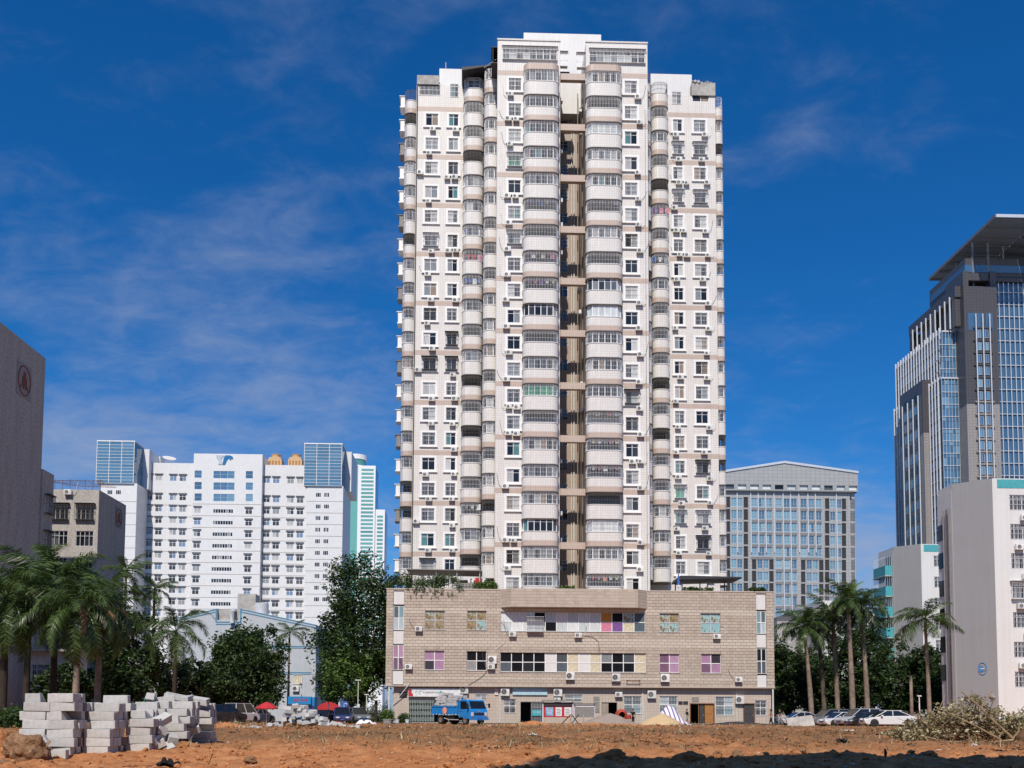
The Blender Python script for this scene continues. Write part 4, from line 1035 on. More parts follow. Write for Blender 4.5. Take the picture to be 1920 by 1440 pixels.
for px in (1381.5, 1407, 1421, 1435, 1450.5, 1467.5, 1481.5, 1497, 1514, 1528, 1567.5):
    q0, q1 = B.p(px, 924, YR), B.p(px, 1036 if px < 1550 and not 1455 < px < 1490 else 1200, YR); MB().box(q0.x - .16, q0.x + .16, -.35, -.002, q1.z, zt - .36).build('pilaster', 'mullion', r)

# ---- dark granite and glass tower with the slanting louvred canopy
B = Bld('glass_office_tower', 'dark granite and blue glass high-rise with a huge louvred roof canopy', (155.0, 306.0, 0)); r = B.r; bx_, by_ = 155.0, 306.0
def gbox(name, mat, x0, x1, y0, y1, z0, z1): return MB().box(x0 - bx_, x1 - bx_, y0 - by_, y1 - by_, z0, z1).build(name, mat, r)
FHG = 3.95
gbox('core', 'louvre_grey', 147.3, 200, 306.4, 342.6, 0, 122.5); gbox('low_core', 'louvre_grey', 146.1, 151, 305.4, 341, 0, 107)
# front curtain wall: panes and mullions
xp = [145.9 + (151.2 - 145.9) * i / 5 for i in range(6)]; fm = MB()
pA = MB().box(.05, (151.2 - 145.9) / 5 - .05, 0, .05, .06, FHG * .62).mesh('glass_pane', 'glass_sky'); pB = MB().box(.05, (151.2 - 145.9) / 5 - .05, 0, .05, FHG * .66, FHG - .06).mesh('glass_pane', 'glass_sky')
for k in range(14, 31):
    z = k * FHG
    if z + FHG > 123: break
    yy = 305.3 if z < 105 else 306.3
    for i in range(5):
        put('glass_pane', pA, r, (xp[i] - bx_ + (.6 if z > 105 and i == 0 else 0), yy - by_, z)); put('glass_pane', pB, r, (xp[i] - bx_ + (.6 if z > 105 and i == 0 else 0), yy - by_, z))
    fm.box(145.8 - bx_, 151.3 - bx_, yy - by_ - .2, yy - by_ - .02, z - .09, z + .09)
for i in range(6): fm.box(xp[i] - bx_ - .06, xp[i] - bx_ + .06, -.95, -.86, 40, 107 if i == 0 else 107); 
for i in range(1, 6): fm.box(xp[i] - bx_ - .06, xp[i] - bx_ + .06, .02, .12, 107, 123)
fm.build('curtain_wall_frame', 'mullion', r)
gbox('glass_roof_edge', 'mullion', 146.9, 151.3, 306.0, 342, 122.6, 123.1); gbox('glass_step_edge', 'mullion', 145.7, 151.3, 305.0, 341, 107.02, 107.5)
# side wall: glass bands and white fins
sp = MB().box(-.05, 0, 0, 33.4, .06, FHG * .66).mesh('glass_band', 'glass_sky')
for k in range(14, 31):
    z = k * FHG
    if z + FHG > 123: break
    X = 145.95 if z < 105 else 147.2
    put('glass_band', sp, r, (X - bx_, 306.6 - by_ + (0 if z < 105 else .8), z))
    MB().box(X - bx_ - .18, X - bx_ - .055, .5, 34.5, z - .1, z + .1).build('floor_rail', 'mullion', r)
for i in range(17):
    y = .9 + i * 2.1
    MB().box(145.35 - bx_, 145.85 - bx_, y - .13, y + .13, 40, 108 + (i % 2) * .0).build('fin', 'fin_white', r)
    MB().box(146.6 - bx_, 147.1 - bx_, y + .8 - .13, y + .8 + .13, 107.6, 124.5).build('fin', 'fin_white', r)
# front granite pier, dark above and light below
def pier(x0, x1, y0, y1, z0, zsplit, z1, nm, face):
    gbox(nm, 'granite_light', x0, x1, y0, y1, z0, zsplit); gbox(nm, 'granite_dark', x0 - .1, x1 + .1, y0 - .1, y1, zsplit + .003, z1)
pier(151.4, 161.8, 300.2, 330, 0, 97.5, 135.2, 'granite_pier', 0)
pw_ = far_win_meshes(1.7, 2.6, 'mullion', 'glass_sky', 2, None, .08, .12)
zz_ = 55
while zz_ < 120:
    for x in (155.6, 157.9): far_win(r, pw_, x - bx_, 300.0 - by_ - .08, zz_ + 1.6)
    MB().box(153.9 - bx_, 160 - bx_, -6.35, -6.12, zz_ + 3.25, zz_ + 3.75).build('sill_band', 'granite_light' if zz_ < 95 else 'granite_dark', r); zz_ += FHG
for x in (154.55, 156.75, 158.95): MB().box(x - bx_ - .14, x - bx_ + .14, -6.9, -6.55, 50, 126).build('fin', 'fin_white', r)
for x in (153.4, 156.2, 159): gbox('top_glass', 'glass_sky', x - .9, x + 1.3, 300.02, 300.08, 121, 126.5)
# side granite pier with windows
pier(143.6, 146.2, 313.5, 331, 0, 92.0, 109.4, 'side_pier', 1)
for k in range(14, 27):
    for y in (318.3, 322.2, 326.2): MB().box(143.35 - bx_, 143.48 - bx_, y - by_ - 1.2, y - by_ + 1.2, k * FHG + .5, k * FHG + 3.2).build('side_window', 'glass_pale' if (k + int(y)) % 2 else 'pane_dark', r)
for y in (316.2, 320.2, 324.2, 328.3): MB().box(143.0 - bx_, 143.33 - bx_, y - by_ - .15, y - by_ + .15, 52, 105).build('fin', 'fin_white', r)
# roof frames
gbox('roof_frame', 'granite_dark', 149.5, 151.3, 302, 336, 132.5, 136); gbox('roof_frame', 'granite_dark', 149.6, 151.3, 302.5, 304.5, 123.2, 132.49); gbox('roof_frame', 'granite_dark', 149.6, 151.3, 333, 335.8, 123.2, 132.49); gbox('roof_frame', 'granite_dark', 149.6, 151.3, 317, 320, 123.2, 132.49)
gbox('roof_wall', 'granite_dark', 151.35, 153, 303, 336, 123.2, 132)
for i in range(9): MB().box(148.9 - bx_, 149.3 - bx_, i * 3.4 - 1.2, i * 3.4 - .95, 123.2, 133.5).build('fin', 'fin_white', r)
gbox('roof_glass', 'glass_sky', 162, 205, 304, 345, 0, 138); gbox('pier_crown', 'granite_dark', 152, 161, 301, 312, 137.5, 140); gbox('pier_crown', 'granite_dark', 151.3, 153, 300.2, 312, 135.21, 140.2); gbox('pier_crown', 'granite_dark', 160, 161.9, 300.2, 312, 135.21, 140.2)
for k in range(26):
    MB().box(161.9 - bx_, 190 - bx_, -2.4, -2.05, 40 + k * FHG, 40.2 + k * FHG).build('floor_rail', 'mullion', r)
for i in range(8): MB().box(162.6 + i * 1.6 - bx_, 162.8 + i * 1.6 - bx_, -2.7, -2.41, 40, 138).build('fin', 'fin_white', r)
# canopy: a flat frame with many louvre blades
cz = AZ(405, 287, 1866); cx0 = AX(1866, 287, 405); 
for i in range(44):
    x = cx0 + .3 + i * .42
    if i < 34: MB().box(x - bx_ - .17, x - bx_ + .17, 287.4 - by_, 331 - by_, cz - .16, cz - .05).build('louvre_blade', 'canopy_grey', r)
for j in range(8): MB().box(cx0 - bx_, cx0 + 40 - bx_, 287 + j * 6.3 - by_ - .25, 287 + j * 6.3 - by_ + .25, cz - .6, cz - .17).build('canopy_beam', 'louvre_grey', r)
MB().box(cx0 - bx_ - .2, cx0 - bx_ + .15, 286.7 - by_, 331.5 - by_, cz - .5, cz + .45).build('canopy_edge', 'canopy_grey', r); MB().box(cx0 - bx_ + .16, cx0 + 42 - bx_, 286.6 - by_, 287 - by_, cz - .5, cz + .45).build('canopy_edge', 'mullion', r)
MB().box(cx0 + 14.6 - bx_, cx0 + 60 - bx_, -18, 26, cz - .1, cz + .2).build('canopy_deck', 'canopy_grey', r)
for x, y in ((156, 303), (161, 303), (158, 318), (167, 305)): MB().tube([(x - bx_, y - by_, 130), (x - bx_, y - by_, cz - .6)], .35, 8).build('canopy_post', 'canopy_grey', r)
gbox('crown_block', 'granite_dark', 153.5, 175, 303, 328, 138.2, 145.6); gbox('crown_glass', 'glass_sky', 153.3, 175, 302.8, 327, 141, 143.4)


# ---- the two apartment slabs on the right
def right_block(name, label, Y, pc, ptop, pk_px, back_px, zdrop, xr=14):
    """front face from pixel pc to the right, canted grey wall back to pk_px, side wall to back_px"""
    C = at(pc, 1330, Y); B = Bld(name, label, (C.x, Y, 0)); r = B.r
    def meet(px, x0, y0, dx, dy):
        u = at(px, 1330, 1.0).x; t_ = (u * y0 - x0) / (dx - u * dy); return x0 + dx * t_, y0 + dy * t_
    kx, ky = meet(pk_px, C.x, Y, -1, 1); bx, by = meet(back_px, kx, ky, 0, 1)
    H = AZ(ptop, Y, pc); K = (kx - C.x, ky - Y); D = by - Y
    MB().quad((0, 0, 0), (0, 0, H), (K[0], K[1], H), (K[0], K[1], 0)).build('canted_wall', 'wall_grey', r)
    MB().prism([(.02, .25), (xr, .25), (xr, D), (K[0] + .03, D), (K[0] + .03, K[1] + .02)], 0, H - .02).build('body', 'wall_white', r)
    MB().quad((.02, 0, H - .01), (xr, 0, H - .01), (xr, D, H - .01), (K[0], K[1], H - .01)).build('roof', 'concrete', r)
    MB().box(K[0] - .02, K[0] + .02, K[1] + .02, D, 0, H - zdrop).build('side_wall', 'wall_white', r)
    return B, r, H, K, D
B, r, H, K, D = right_block('right_apartment_block', 'tall white apartment block at the right edge with grey canted wall and blue emblem', 99.0, 1873, 897, 1795, 1768, .6)
fh_ = 3.02; hl = []
fwm = far_win_meshes(1.75, 1.62, 'frame_white', 'pane_dark', 4, None, .07, .16, .68); fgr = grille_mesh(1.75, 1.6, 'steel_bar'); fgo = grille_mesh(2.0, 1.8, 'steel_bar', .4, 0)
for i in range(7):
    for c in range(3):
        x = 2.6 + c * 4.2; z = AZ(942 + 0, 99, 1903) - i * fh_
        hl.append((x - .875, x + .875, z - .81, z + .81)); o = far_win(r, fwm, x, .06, z); put('grille', (fgr, fgo)[(i + c) % 4 == 3], o)
        if i not in (0,): add_ac(r, x + (.55 if i % 2 else -.1), -.002, z + 1.85 - .45, ACM, 0)
MB().wall(0.002, 14, 0, H, 0, hl, .22).build('front_wall', 'wall_white', r); MB().box(.5, 14, -.03, -.002, H - 1.0, H - .1).build('teal_band', 'teal_trim', r)
for dx, mt, rr_ in ((-.25, 'pipe_grey', .09), (-.55, 'dark_bar', .07), (-.9, 'pipe_grey', .08)): MB().tube([(K[0] - .12, K[1] - dx * 2, 0), (K[0] - .12, K[1] - dx * 2, H - 2.5)], rr_, 6).build('drain_pipe', mt, r)
for i in range(6): MB().box(K[0] - .08, K[0] - .03, K[1] + 2.2, K[1] + 3.2, H - 5.6 - i * 3.0, H - 3.9 - i * 3.0).build('stair_window', 'pane_dark', r)
# emblem and wall lamp on the canted wall
cm = Vector((K[0] / 2, K[1] / 2, 0)); nrm = Vector((K[1], -K[0], 0)).normalized(); nrm = nrm if nrm.y < 0 else -nrm
ang = math.atan2(nrm.y, nrm.x) + PI / 2
q = at(1845, 1254, 100.2); cc_ = Vector((K[0] * .36, K[1] * .36, q.z)) + nrm * .02
em = put('emblem', None, r, cc_, (0, 0, ang)); em.empty_display_size = .2
MB().tube([(.42 * math.cos(2 * PI * k / 20), -.02, .62 * math.sin(2 * PI * k / 20)) for k in range(21)], .03, 4, cap=False).build('ring', 'emblem_blue', em)
MB().box(-.28, .05, -.04, -.005, -.3, .3).build('blue_mark', 'emblem_blue', em); MB().box(.06, .3, -.04, -.005, -.2, .12).build('grey_mark', 'pipe_grey', em); MB().box(-.2, .2, -.045, -.041, -.02, .04).build('stroke', 'sign_white', em)
q = at(1868, 1290, 99.2); l0 = Vector((K[0] * .07, K[1] * .07, 2.9))
lm_ = MB().tube([l0 + nrm * .0, l0 + nrm * .35 + Vector((0, 0, .25)), l0 + nrm * .8 + Vector((0, 0, .15))], .035, 5).build('wall_lamp', 'pipe_white', r)
MB().tube([l0 + nrm * .75 + Vector((0, 0, .16)), l0 + nrm * 1.15 + Vector((0, 0, -.05))], [.07, .15], 8).build('lamp_head', 'pipe_grey', lm_)
MB().box(3.4, 5.2, -.9, -.002, 2.0, 2.1).build('entrance_canopy', 'concrete', r)
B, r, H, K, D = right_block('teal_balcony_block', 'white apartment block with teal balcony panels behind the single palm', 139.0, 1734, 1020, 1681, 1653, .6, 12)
hl = []; fwm2 = far_win_meshes(1.6, 1.6, 'frame_white', 'pane_dark', 3, None, .07, .16, .68)
for i in range(6):
    x = 2.6; z = AZ(1052, 139, 1742) - i * 3.02; hl.append((x - .8, x + .8, z - .8, z + .8)); o = far_win(r, fwm2, x, .06, z); put('grille', fgr, o); add_ac(r, x + .3, -.002, z - 1.4, ACM, 0)
MB().wall(0.002, 12, 0, H, 0, hl, .22).build('front_wall', 'wall_white', r); MB().box(.4, 3.6, -.03, -.002, H - 1.1, H - .1).build('teal_band', 'teal_trim', r)
for i in range(6):
    z = H - 4.1 - i * 3.02
    L_ = D - K[1]; o = MB().box(-1.0, -.03, .5, L_ - .5, 0, 1.45).build('balcony_panel', 'teal_trim', r, (K[0], K[1], z)); MB().box(-1.1, -.03, .4, L_ - .4, -.15, -.003).build('slab', 'concrete', o); MB().box(-.25, -.03, .6, L_ - .6, 1.46, 2.8).build('opening', 'pane_dark', o)
    m = MB()
    for k in range(14): m.box(-.98, -.94, .55 + k * (L_ - 1.1) / 13, .59 + k * (L_ - 1.1) / 13, 1.46, 2.8)
    for k in range(4): m.box(-.98 + k * .3, -.94 + k * .3, .5, .54, 1.46, 2.8)
    m.build('bars', 'steel_bar', o)

# ---- pebble-dash buildings on the left with round emblems
YL = 113.0; XL = at(172, 1330, YL).x
B = Bld('emblem_building', 'beige pebble-dash block behind the left palms with a round emblem on its shaded end wall', (XL, YL, 0)); r = B.r
H1 = AZ(918, YL, 140); hl = []; w1 = far_win_meshes(2.0, 1.75, 'steel_bar', 'pane_dark', 4, None, .07, .2, .68); cg = grille_mesh(2.1, 1.8, 'dark_bar', .5, 0)
for i in range(6):
    for px in (160, 112):
        z = AZ(960, YL, 160) - i * 3.05; x = AX(px, YL, 960) - XL; hl.append((x - 1, x + 1, z - .875, z + .875)); o = far_win(r, w1, x, .08, z)
        if i == 0: put('grille', cg, o)
        if i == 0 and px == 160: add_ac(r, x - 1.9, -.002, z + 2.2, ACM, -1)
MB().wall(-6.6, 0, 0, H1, 0, hl, .25).shell(-6.6, 0, 0, 8.6, 0, H1).build('wall', 'pebble_dash', r)
MB().box(-14, -6.61, 2.5, 9, 0, H1 - 1).build('recess_wall', 'rust', r)
for i in range(4):
    z = H1 - 4.9 - i * 3.05; o = MB().box(-9.2, -6.62, .6, 2.48, 0, .14).build('balcony', 'concrete', r, (0, 0, z)); put('railing', grille_mesh(2.4, 1.0, 'dark_bar'), o, (-7.9, .65, .64)); MB().box(-8.8, -7, 2.42, 2.47, .2, 2.4).build('balcony_door', 'pane_dark', o)
def emblem(parent, loc, s_, rz):
    e = put('emblem', None, parent, loc, (0, 0, rz)); e.empty_display_size = .2
    MB().box(-1.35 * s_, 1.35 * s_, -.02, -.003, -1.45 * s_, 1.45 * s_).build('plate', 'emblem_plate', e)
    MB().tube([(1.1 * s_ * math.cos(2 * PI * k / 24), -.04, 1.25 * s_ * math.sin(2 * PI * k / 24)) for k in range(25)], .06 * s_, 4, cap=False).build('ring', 'emblem_red', e)
    for k, (x, h) in enumerate(((-.32, .35), (-.1, .75), (.12, .75), (.32, .3))):
        MB().tube([(x * s_, -.04, h * s_), (x * s_, -.04, -.2 * s_), (x * s_ * 1.3, -.04, -.45 * s_), (x * s_ * 2.4, -.04, -.7 * s_)], .075 * s_, 4).build('stroke', 'emblem_red', e)
emblem(r, (.012, 6.2, AZ(970, 119, 208)), .82, PI / 2)
m = MB()                                             # mesh roof pergola
for i in range(8): m.tube([(-6 + i * .85, .4, H1), (-6 + i * .85, .4, H1 + 1.1 + .2 * (i % 2))], .03, 4)
m.tube([(-6.2, .4, H1 + 1.1), (.2, .4, H1 + 1.15)], .03, 4); m.tube([(-6.2, .4, H1 + 1.1), (-4, 5, H1 + 1.5), (0, 5, H1 + 1.4)], .03, 4)
for i in range(12): m.tube([(-6 + i * .5, .4, H1 + 1.12), (-5.4 + i * .5, 5, H1 + 1.45)], .02, 3)
m.build('roof_trellis', 'rust', r)
XT = at(60, 1330, 98.0).x
B = Bld('dark_end_wall_block', 'tall dark pebble-dash end wall at the left edge with a large round emblem', (XT, 98.0, 0)); r = B.r
H2 = AZ(672, 98, 60)
MB().box(-26, 0, -22, 0, 0, H2).build('wall', 'pebble_dash', r); emblem(r, (.012, -4.4, AZ(714, 93.6, 28)), 1.12, PI / 2)
MB().box(-12, .15, .003, 2.6, 0, AZ(888, 100, 66)).build('lower_wall', 'pebble_dash', r)
for i in range(5): 
    o = far_win(r, far_win_meshes(1.3, 1.7, 'steel_bar', 'pane_dark', 2, None, .07, .1), .18, 1.35, AZ(945, 99, 66) - i * 3.6, PI / 2); put('grille', grille_mesh(1.4, 1.8, 'dark_bar', .45, 0), o)
# low flat at its foot seen between the palm trunks
YLL = 96.0; B = Bld('low_cream_annex', 'low cream flat-roofed annex with barred windows behind the left palm trunks', (at(70, 1330, YLL).x, YLL, 0)); r = B.r
a, b, c, d = B.rect(30, 150, 1222, 1330, YLL); hl = []
for px in (78, 112): q = B.p(px, 1262, YLL); hl.append((q.x - .9, q.x + .9, q.z - .8, q.z + .8)); o = far_win(r, w1, q.x, .08, q.z); put('grille', fgr, o)
MB().wall(a, b, 0, d, 0, hl, .25).shell(a, b, 0, 1.6, 0, d).build('wall', 'wall_cream', r); MB().box(a - .3, b + .3, -1.0, 1.6, d + .003, d + .22).build('roof_slab', 'concrete', r); MB().box(a, b, -.12, -.002, .0, 1.5).build('plinth', 'door_brown', r)

# ---- pale blue trimmed hall with shallow gable
YB = 160.0
B = Bld('blue_trimmed_hall', 'pale grey tiled hall with blue edge lines on its shallow gable', (at(480, 1330, YB).x, YB, 0)); r = B.r
P2 = lambda px, py: (B.p(px, py, YB).x, B.p(px, py, YB).z)
poly = [(P2(330, 1330)[0], 0), (P2(592, 1330)[0], 0), P2(592, 1171), P2(450, 1141), P2(450, 1163), P2(407, 1163), P2(407, 1141), P2(330, 1158)]
MB().extr(poly, 0, 26).build('wall', 'light_grey_tile', r)
a, b = P2(407, 1163), P2(450, 1141); MB().box(a[0] + .02, b[0] - .02, .8, 5, a[1] - .5, b[1] - .1).build('gable_panel', 'concrete', r)
def stripe(p, q, off=0.0, hh=.16):
    a, b = P2(*p), P2(*q); MB().extr([(a[0], a[1] - off - hh), (b[0], b[1] - off - hh), (b[0], b[1] - off), (a[0], a[1] - off)], -.05, -.004).build('blue_line', 'blue_trim', r)
for off in (0.02, .42): stripe((450, 1141), (592, 1171), off); stripe((330, 1158), (404, 1141.6), off)
for off in (0.2, .55): stripe((405, 1163), (452, 1163), off)
for yy in (1211, 1214, 1260, 1263): stripe((470, yy), (584, yy), 0, .12)
for p in (405.5, 451.5): a, b = P2(p - 1, 1141), P2(p + 1, 1166); MB().box(a[0], b[0], -.06, -.003, b[1], a[1]).build('blue_line', 'blue_trim', r)
w2 = far_win_meshes(1.5, 1.5, 'frame_white', 'cloth_cream', 2, None, .07, .1)
for px in (558, 523): q = B.p(px, 1274, YB); far_win(r, w2, q.x, -.12, q.z)
q = B.p(555, 1291, YB); add_ac(r, q.x, -.002, q.z, ACB, 0)
q = B.p(437, 1150, YB); MB().tube([(q.x, -.4, q.z - 1.6), (q.x, -.4, q.z + .2), (q.x, .6, q.z + .6)], .38, 10).build('duct', 'steel_bar', r)
q = B.p(462, 1140, YB + 8); MB().box(-1.5, 1.5, 0, 3, -1, 2.4).build('roof_house', 'concrete', r, (q.x, 8, q.z)); q = B.p(487, 1150, YB + 8); MB().lathe([(1.25, -1.5), (1.25, 1.7), (1.1, 1.8)], 20, (q.x, 9, q.z)).build('water_tank', 'steel_bar', r)
# ---- stepped grey building between the royal palms and the grey block
YM = 190.0
B = Bld('stepped_grey_building', 'stepped grey concrete building with railings behind the royal palms', (at(1540, 1330, YM).x, YM, 0)); r = B.r
for i, (p0, p1, pt) in enumerate(((1458, 1510, 1165), (1506, 1548, 1142), (1544, 1600, 1125), (1596, 1650, 1148))):
    a, b, c, d = B.rect(p0, p1, pt, 1330, YM); MB().box(a, b, i * .6, 22, 0, d).build('wall', ['concrete', 'stone_grey', 'wall_white', 'wall_white'][i], r)
    put('railing', grille_mesh(b - a - .3, .9, 'pipe_grey'), r, ((a + b) / 2, i * .6 + .3, d + .45))
    for k in range(3): MB().box(a + 1 + k * 1.6, a + 2 + k * 1.6, i * .6 - .04, i * .6 - .002, d - 3, d - 1.8).build('window', 'pane_dark', r)
a, b, c, d = B.rect(1508, 1525, 1148, 1172, YM); MB().box(a, b, .5, .58, c, d).build('roof_opening', 'slab_dark', r)
# ---- block behind the viewer whose shadow falls on the near ground
B = Bld('block_behind_viewer', 'plain grey apartment block standing behind the viewer', (22, -26, 0)); r = B.r
MB().box(-27.5, 44, 0, 14, 0, 43.0).build('body', 'concrete', r)
for k in range(12): MB().box(-26, 43.5, 14.002, 14.1, 2 + k * 3.2, 3.5 + k * 3.2).build('window_band', 'pane_dark', r)

# ------------------------------------------------------------------ vegetation
def leaf_mat(name, stops, rough=.55, trans=.25):
    t = NT(name)
    isl = t.new('ShaderNodeNewGeometry').outputs['Random Per Island']
    c = t.ramp(isl, stops); t.color(c); t.rough(rough, .35)
    tr = t.new('ShaderNodeBsdfTranslucent'); t.l.new(t.mix(1.0, c, (1.0, 1.15, .6), 'MULTIPLY'), tr.inputs[0])
    mx = t.new('ShaderNodeMixShader'); mx.inputs[0].default_value = trans
    t.l.new(t.b.outputs[0], mx.inputs[1]); t.l.new(tr.outputs[0], mx.inputs[2]); t.l.new(mx.outputs[0], t.n['Material Output'].inputs[0])
    return t.m
leaf_mat('leaf_dark', [(0, (.012, .026, .008)), (.5, (.028, .055, .014)), (.85, (.05, .09, .022)), (1, (.10, .15, .045))])
leaf_mat('leaf_mid', [(0, (.022, .045, .012)), (.5, (.045, .085, .02)), (1, (.11, .17, .045))])
leaf_mat('leaf_bright', [(0, (.04, .08, .015)), (.6, (.09, .16, .03)), (1, (.18, .26, .06))])
leaf_mat('palm_leaf', [(0, (.02, .042, .012)), (.5, (.055, .095, .024)), (1, (.13, .18, .055))], .35, .25)
leaf_mat('palm_lime', [(0, (.08, .14, .02)), (1, (.20, .30, .05))], .45, .3)
leaf_mat('palm_dead', [(0, (.20, .10, .05)), (1, (.36, .22, .12))], .8, .2)
leaf_mat('leaf_dry', [(0, (.10, .075, .035)), (.35, (.24, .19, .10)), (.7, (.42, .35, .20)), (1, (.56, .50, .33))], .7, .2)
leaf_mat('leaf_brown', [(0, (.05, .028, .014)), (1, (.16, .09, .045))], .8, .1)
plain('bark', (.13, .10, .075), .9, .1, 0, .3, 2); plain('bark_pale', (.24, .19, .15), .85, .1, 0, .25, 1.5); plain('bark_palm', (.25, .19, .145), .85, .1, 0, .3, 2.2); plain('bark_dark', (.05, .038, .03), .9, .1)
plain('branch_tan', (.33, .24, .15), .8, .2, 0, .25, 4); plain('shaft_green', (.11, .15, .05), .5)
def leaves(mb_, c, rad, n, size, rr, flat=1.0):
    c = Vector(c)
    for _ in range(n):
        d = Vector((rr.gauss(0, 1), rr.gauss(0, 1), rr.gauss(0, 1) * flat)); d.normalize(); p = c + d * rad * (rr.random() ** .4)
        s_ = size * rr.uniform(.6, 1.3); a = Vector((rr.gauss(0, 1), rr.gauss(0, 1), rr.gauss(0, .6))).normalized(); b_ = a.cross(Vector((rr.gauss(0, 1), rr.gauss(0, 1), rr.gauss(0, 1)))).normalized()
        mb_.add([p - a * s_, p + b_ * s_ * .45, p + a * s_, p - b_ * s_ * .45], [(0, 1, 2, 3)])
def crown_mesh(rx, ry, rz, nclump, nleaf, size, seed, mat, lump=.3):
    rr = random.Random(seed); m = MB(); cl_ = []
    for i in range(nclump):
        d = Vector((rr.gauss(0, 1), rr.gauss(0, 1), rr.gauss(0, 1))).normalized()
        k = 1 + lump * 1.8 * noise.noise((d.x * 1.8 + seed, d.y * 1.8, d.z * 1.8)); rad = rr.uniform(.25, 1) ** .45 * k
        p = Vector((d.x * rx * rad, d.y * ry * rad, d.z * rz * rad))
        if p.z < -rz * .75: p.z = -rz * .75 * rr.random()
        cl_.append(p); leaves(m, p, rr.uniform(.07, .15) * (rx + rz), nleaf, size, rr, .75)
    return m.mesh('crown', mat), cl_
def tree(name, label, cat, px, Y, top, width, mat, seed, group=None, trunk_h=None, nclump=130, nleaf=60, size=.2, bark='bark', base_z=None, depth=None):
    X = AX(px, Y); z0 = (ground_h(X, Y) if Y < 109 else -.06) if base_z is None else base_z; H = AZ(top, Y, px) - z0; w = width * Y / FPX
    t_ = thing(name, label, cat, (X, Y, z0), 0, group)
    th_ = trunk_h if trunk_h is not None else H * .28
    rz = (H - th_) / 2; ctr = th_ + rz * .97
    me, cl_ = crown_mesh(w / 2, (depth or w) / 2, rz, nclump, nleaf, size, seed, mat)
    rr = random.Random(seed); m = MB()
    if th_ > .3:
        m.tube([(0, 0, -.1), (.1, 0, th_ * .5), (0, .05, th_), (.1, 0, ctr)], [H * .028 + .06, H * .022 + .05, H * .018 + .04, .05], 8)
        for p in rr.sample(cl_, min(14, len(cl_))):
            q = p + Vector((0, 0, ctr)); m.tube([(0, 0, th_ * rr.uniform(.75, 1.05)), (q.x * .45, q.y * .45, th_ + (q.z - th_) * .45), q], [H * .011 + .03, H * .007 + .02, .02], 5)
        m.build('trunk', bark, t_)
    put('crown', me, t_, (0, 0, ctr))
    return t_
def frond_mesh(L, leaf, n, droop, mat, plume=.5, seed=1, w=.035):
    """feather palm leaf lying along +x, arching down"""
    rr = random.Random(seed); m = MB(); pts = []
    for i in range(13):
        u = i / 12; a = droop * u ** 1.4
        pts.append(Vector((0, 0, 0)) if i == 0 else pts[-1] + Vector((math.cos(a - .35), 0, math.sin(.35 - a))) * (L / 12))
    m.tube(pts, [max(.006, w * (1 - i / 13)) for i in range(13)], 4)
    for i in range(n):
        u = .14 + .86 * i / n; f = u * 12; k = min(11, int(f)); p = pts[k].lerp(pts[k + 1], f - k); d = (pts[k + 1] - pts[k]).normalized()
        ll = leaf * (math.sin(PI * min(1, u * .86 + .12)) ** .6) * rr.uniform(.8, 1.1)
        for sy in (-1, 1):
            side = Vector((0, sy, 0)); up = d.cross(side) * sy
            v = (side * 1.0 + d * (.55 + .5 * u) + Vector((0, 0, 1)) * rr.uniform(-plume, plume * .8)).normalized()
            mid_ = p + v * ll * .5 + Vector((0, 0, -.04 * ll)); tip = p + v * ll * .92 + Vector((0, 0, -(.28 + .4 * rr.random()) * ll))
            wd = d * (.016 + .012 * ll)
            m.add([p - wd, p + wd, mid_ + wd * 1.1, mid_ - wd * 1.1, tip], [(0, 1, 2, 3), (3, 2, 4)])
    return m.mesh('frond', mat)
FR = {'queen': [frond_mesh(4.6, 1.0, 84, 1.15 + .38 * i, 'palm_leaf', .8, i) for i in range(4)], 'queen_dead': [frond_mesh(3.6, .5, 40, 2.4, 'palm_dead', .3, 9)],
      'royal': [frond_mesh(3.5, .85, 60, .85 + .4 * i, 'palm_leaf', .6, 20 + i) for i in range(3)], 'lime': [frond_mesh(3.0, .8, 40, .9, 'palm_lime', .4, 31)],
      'alex': [frond_mesh(2.6, .75, 44, .8 + .4 * i, 'palm_leaf', .35, 40 + i) for i in range(3)]}
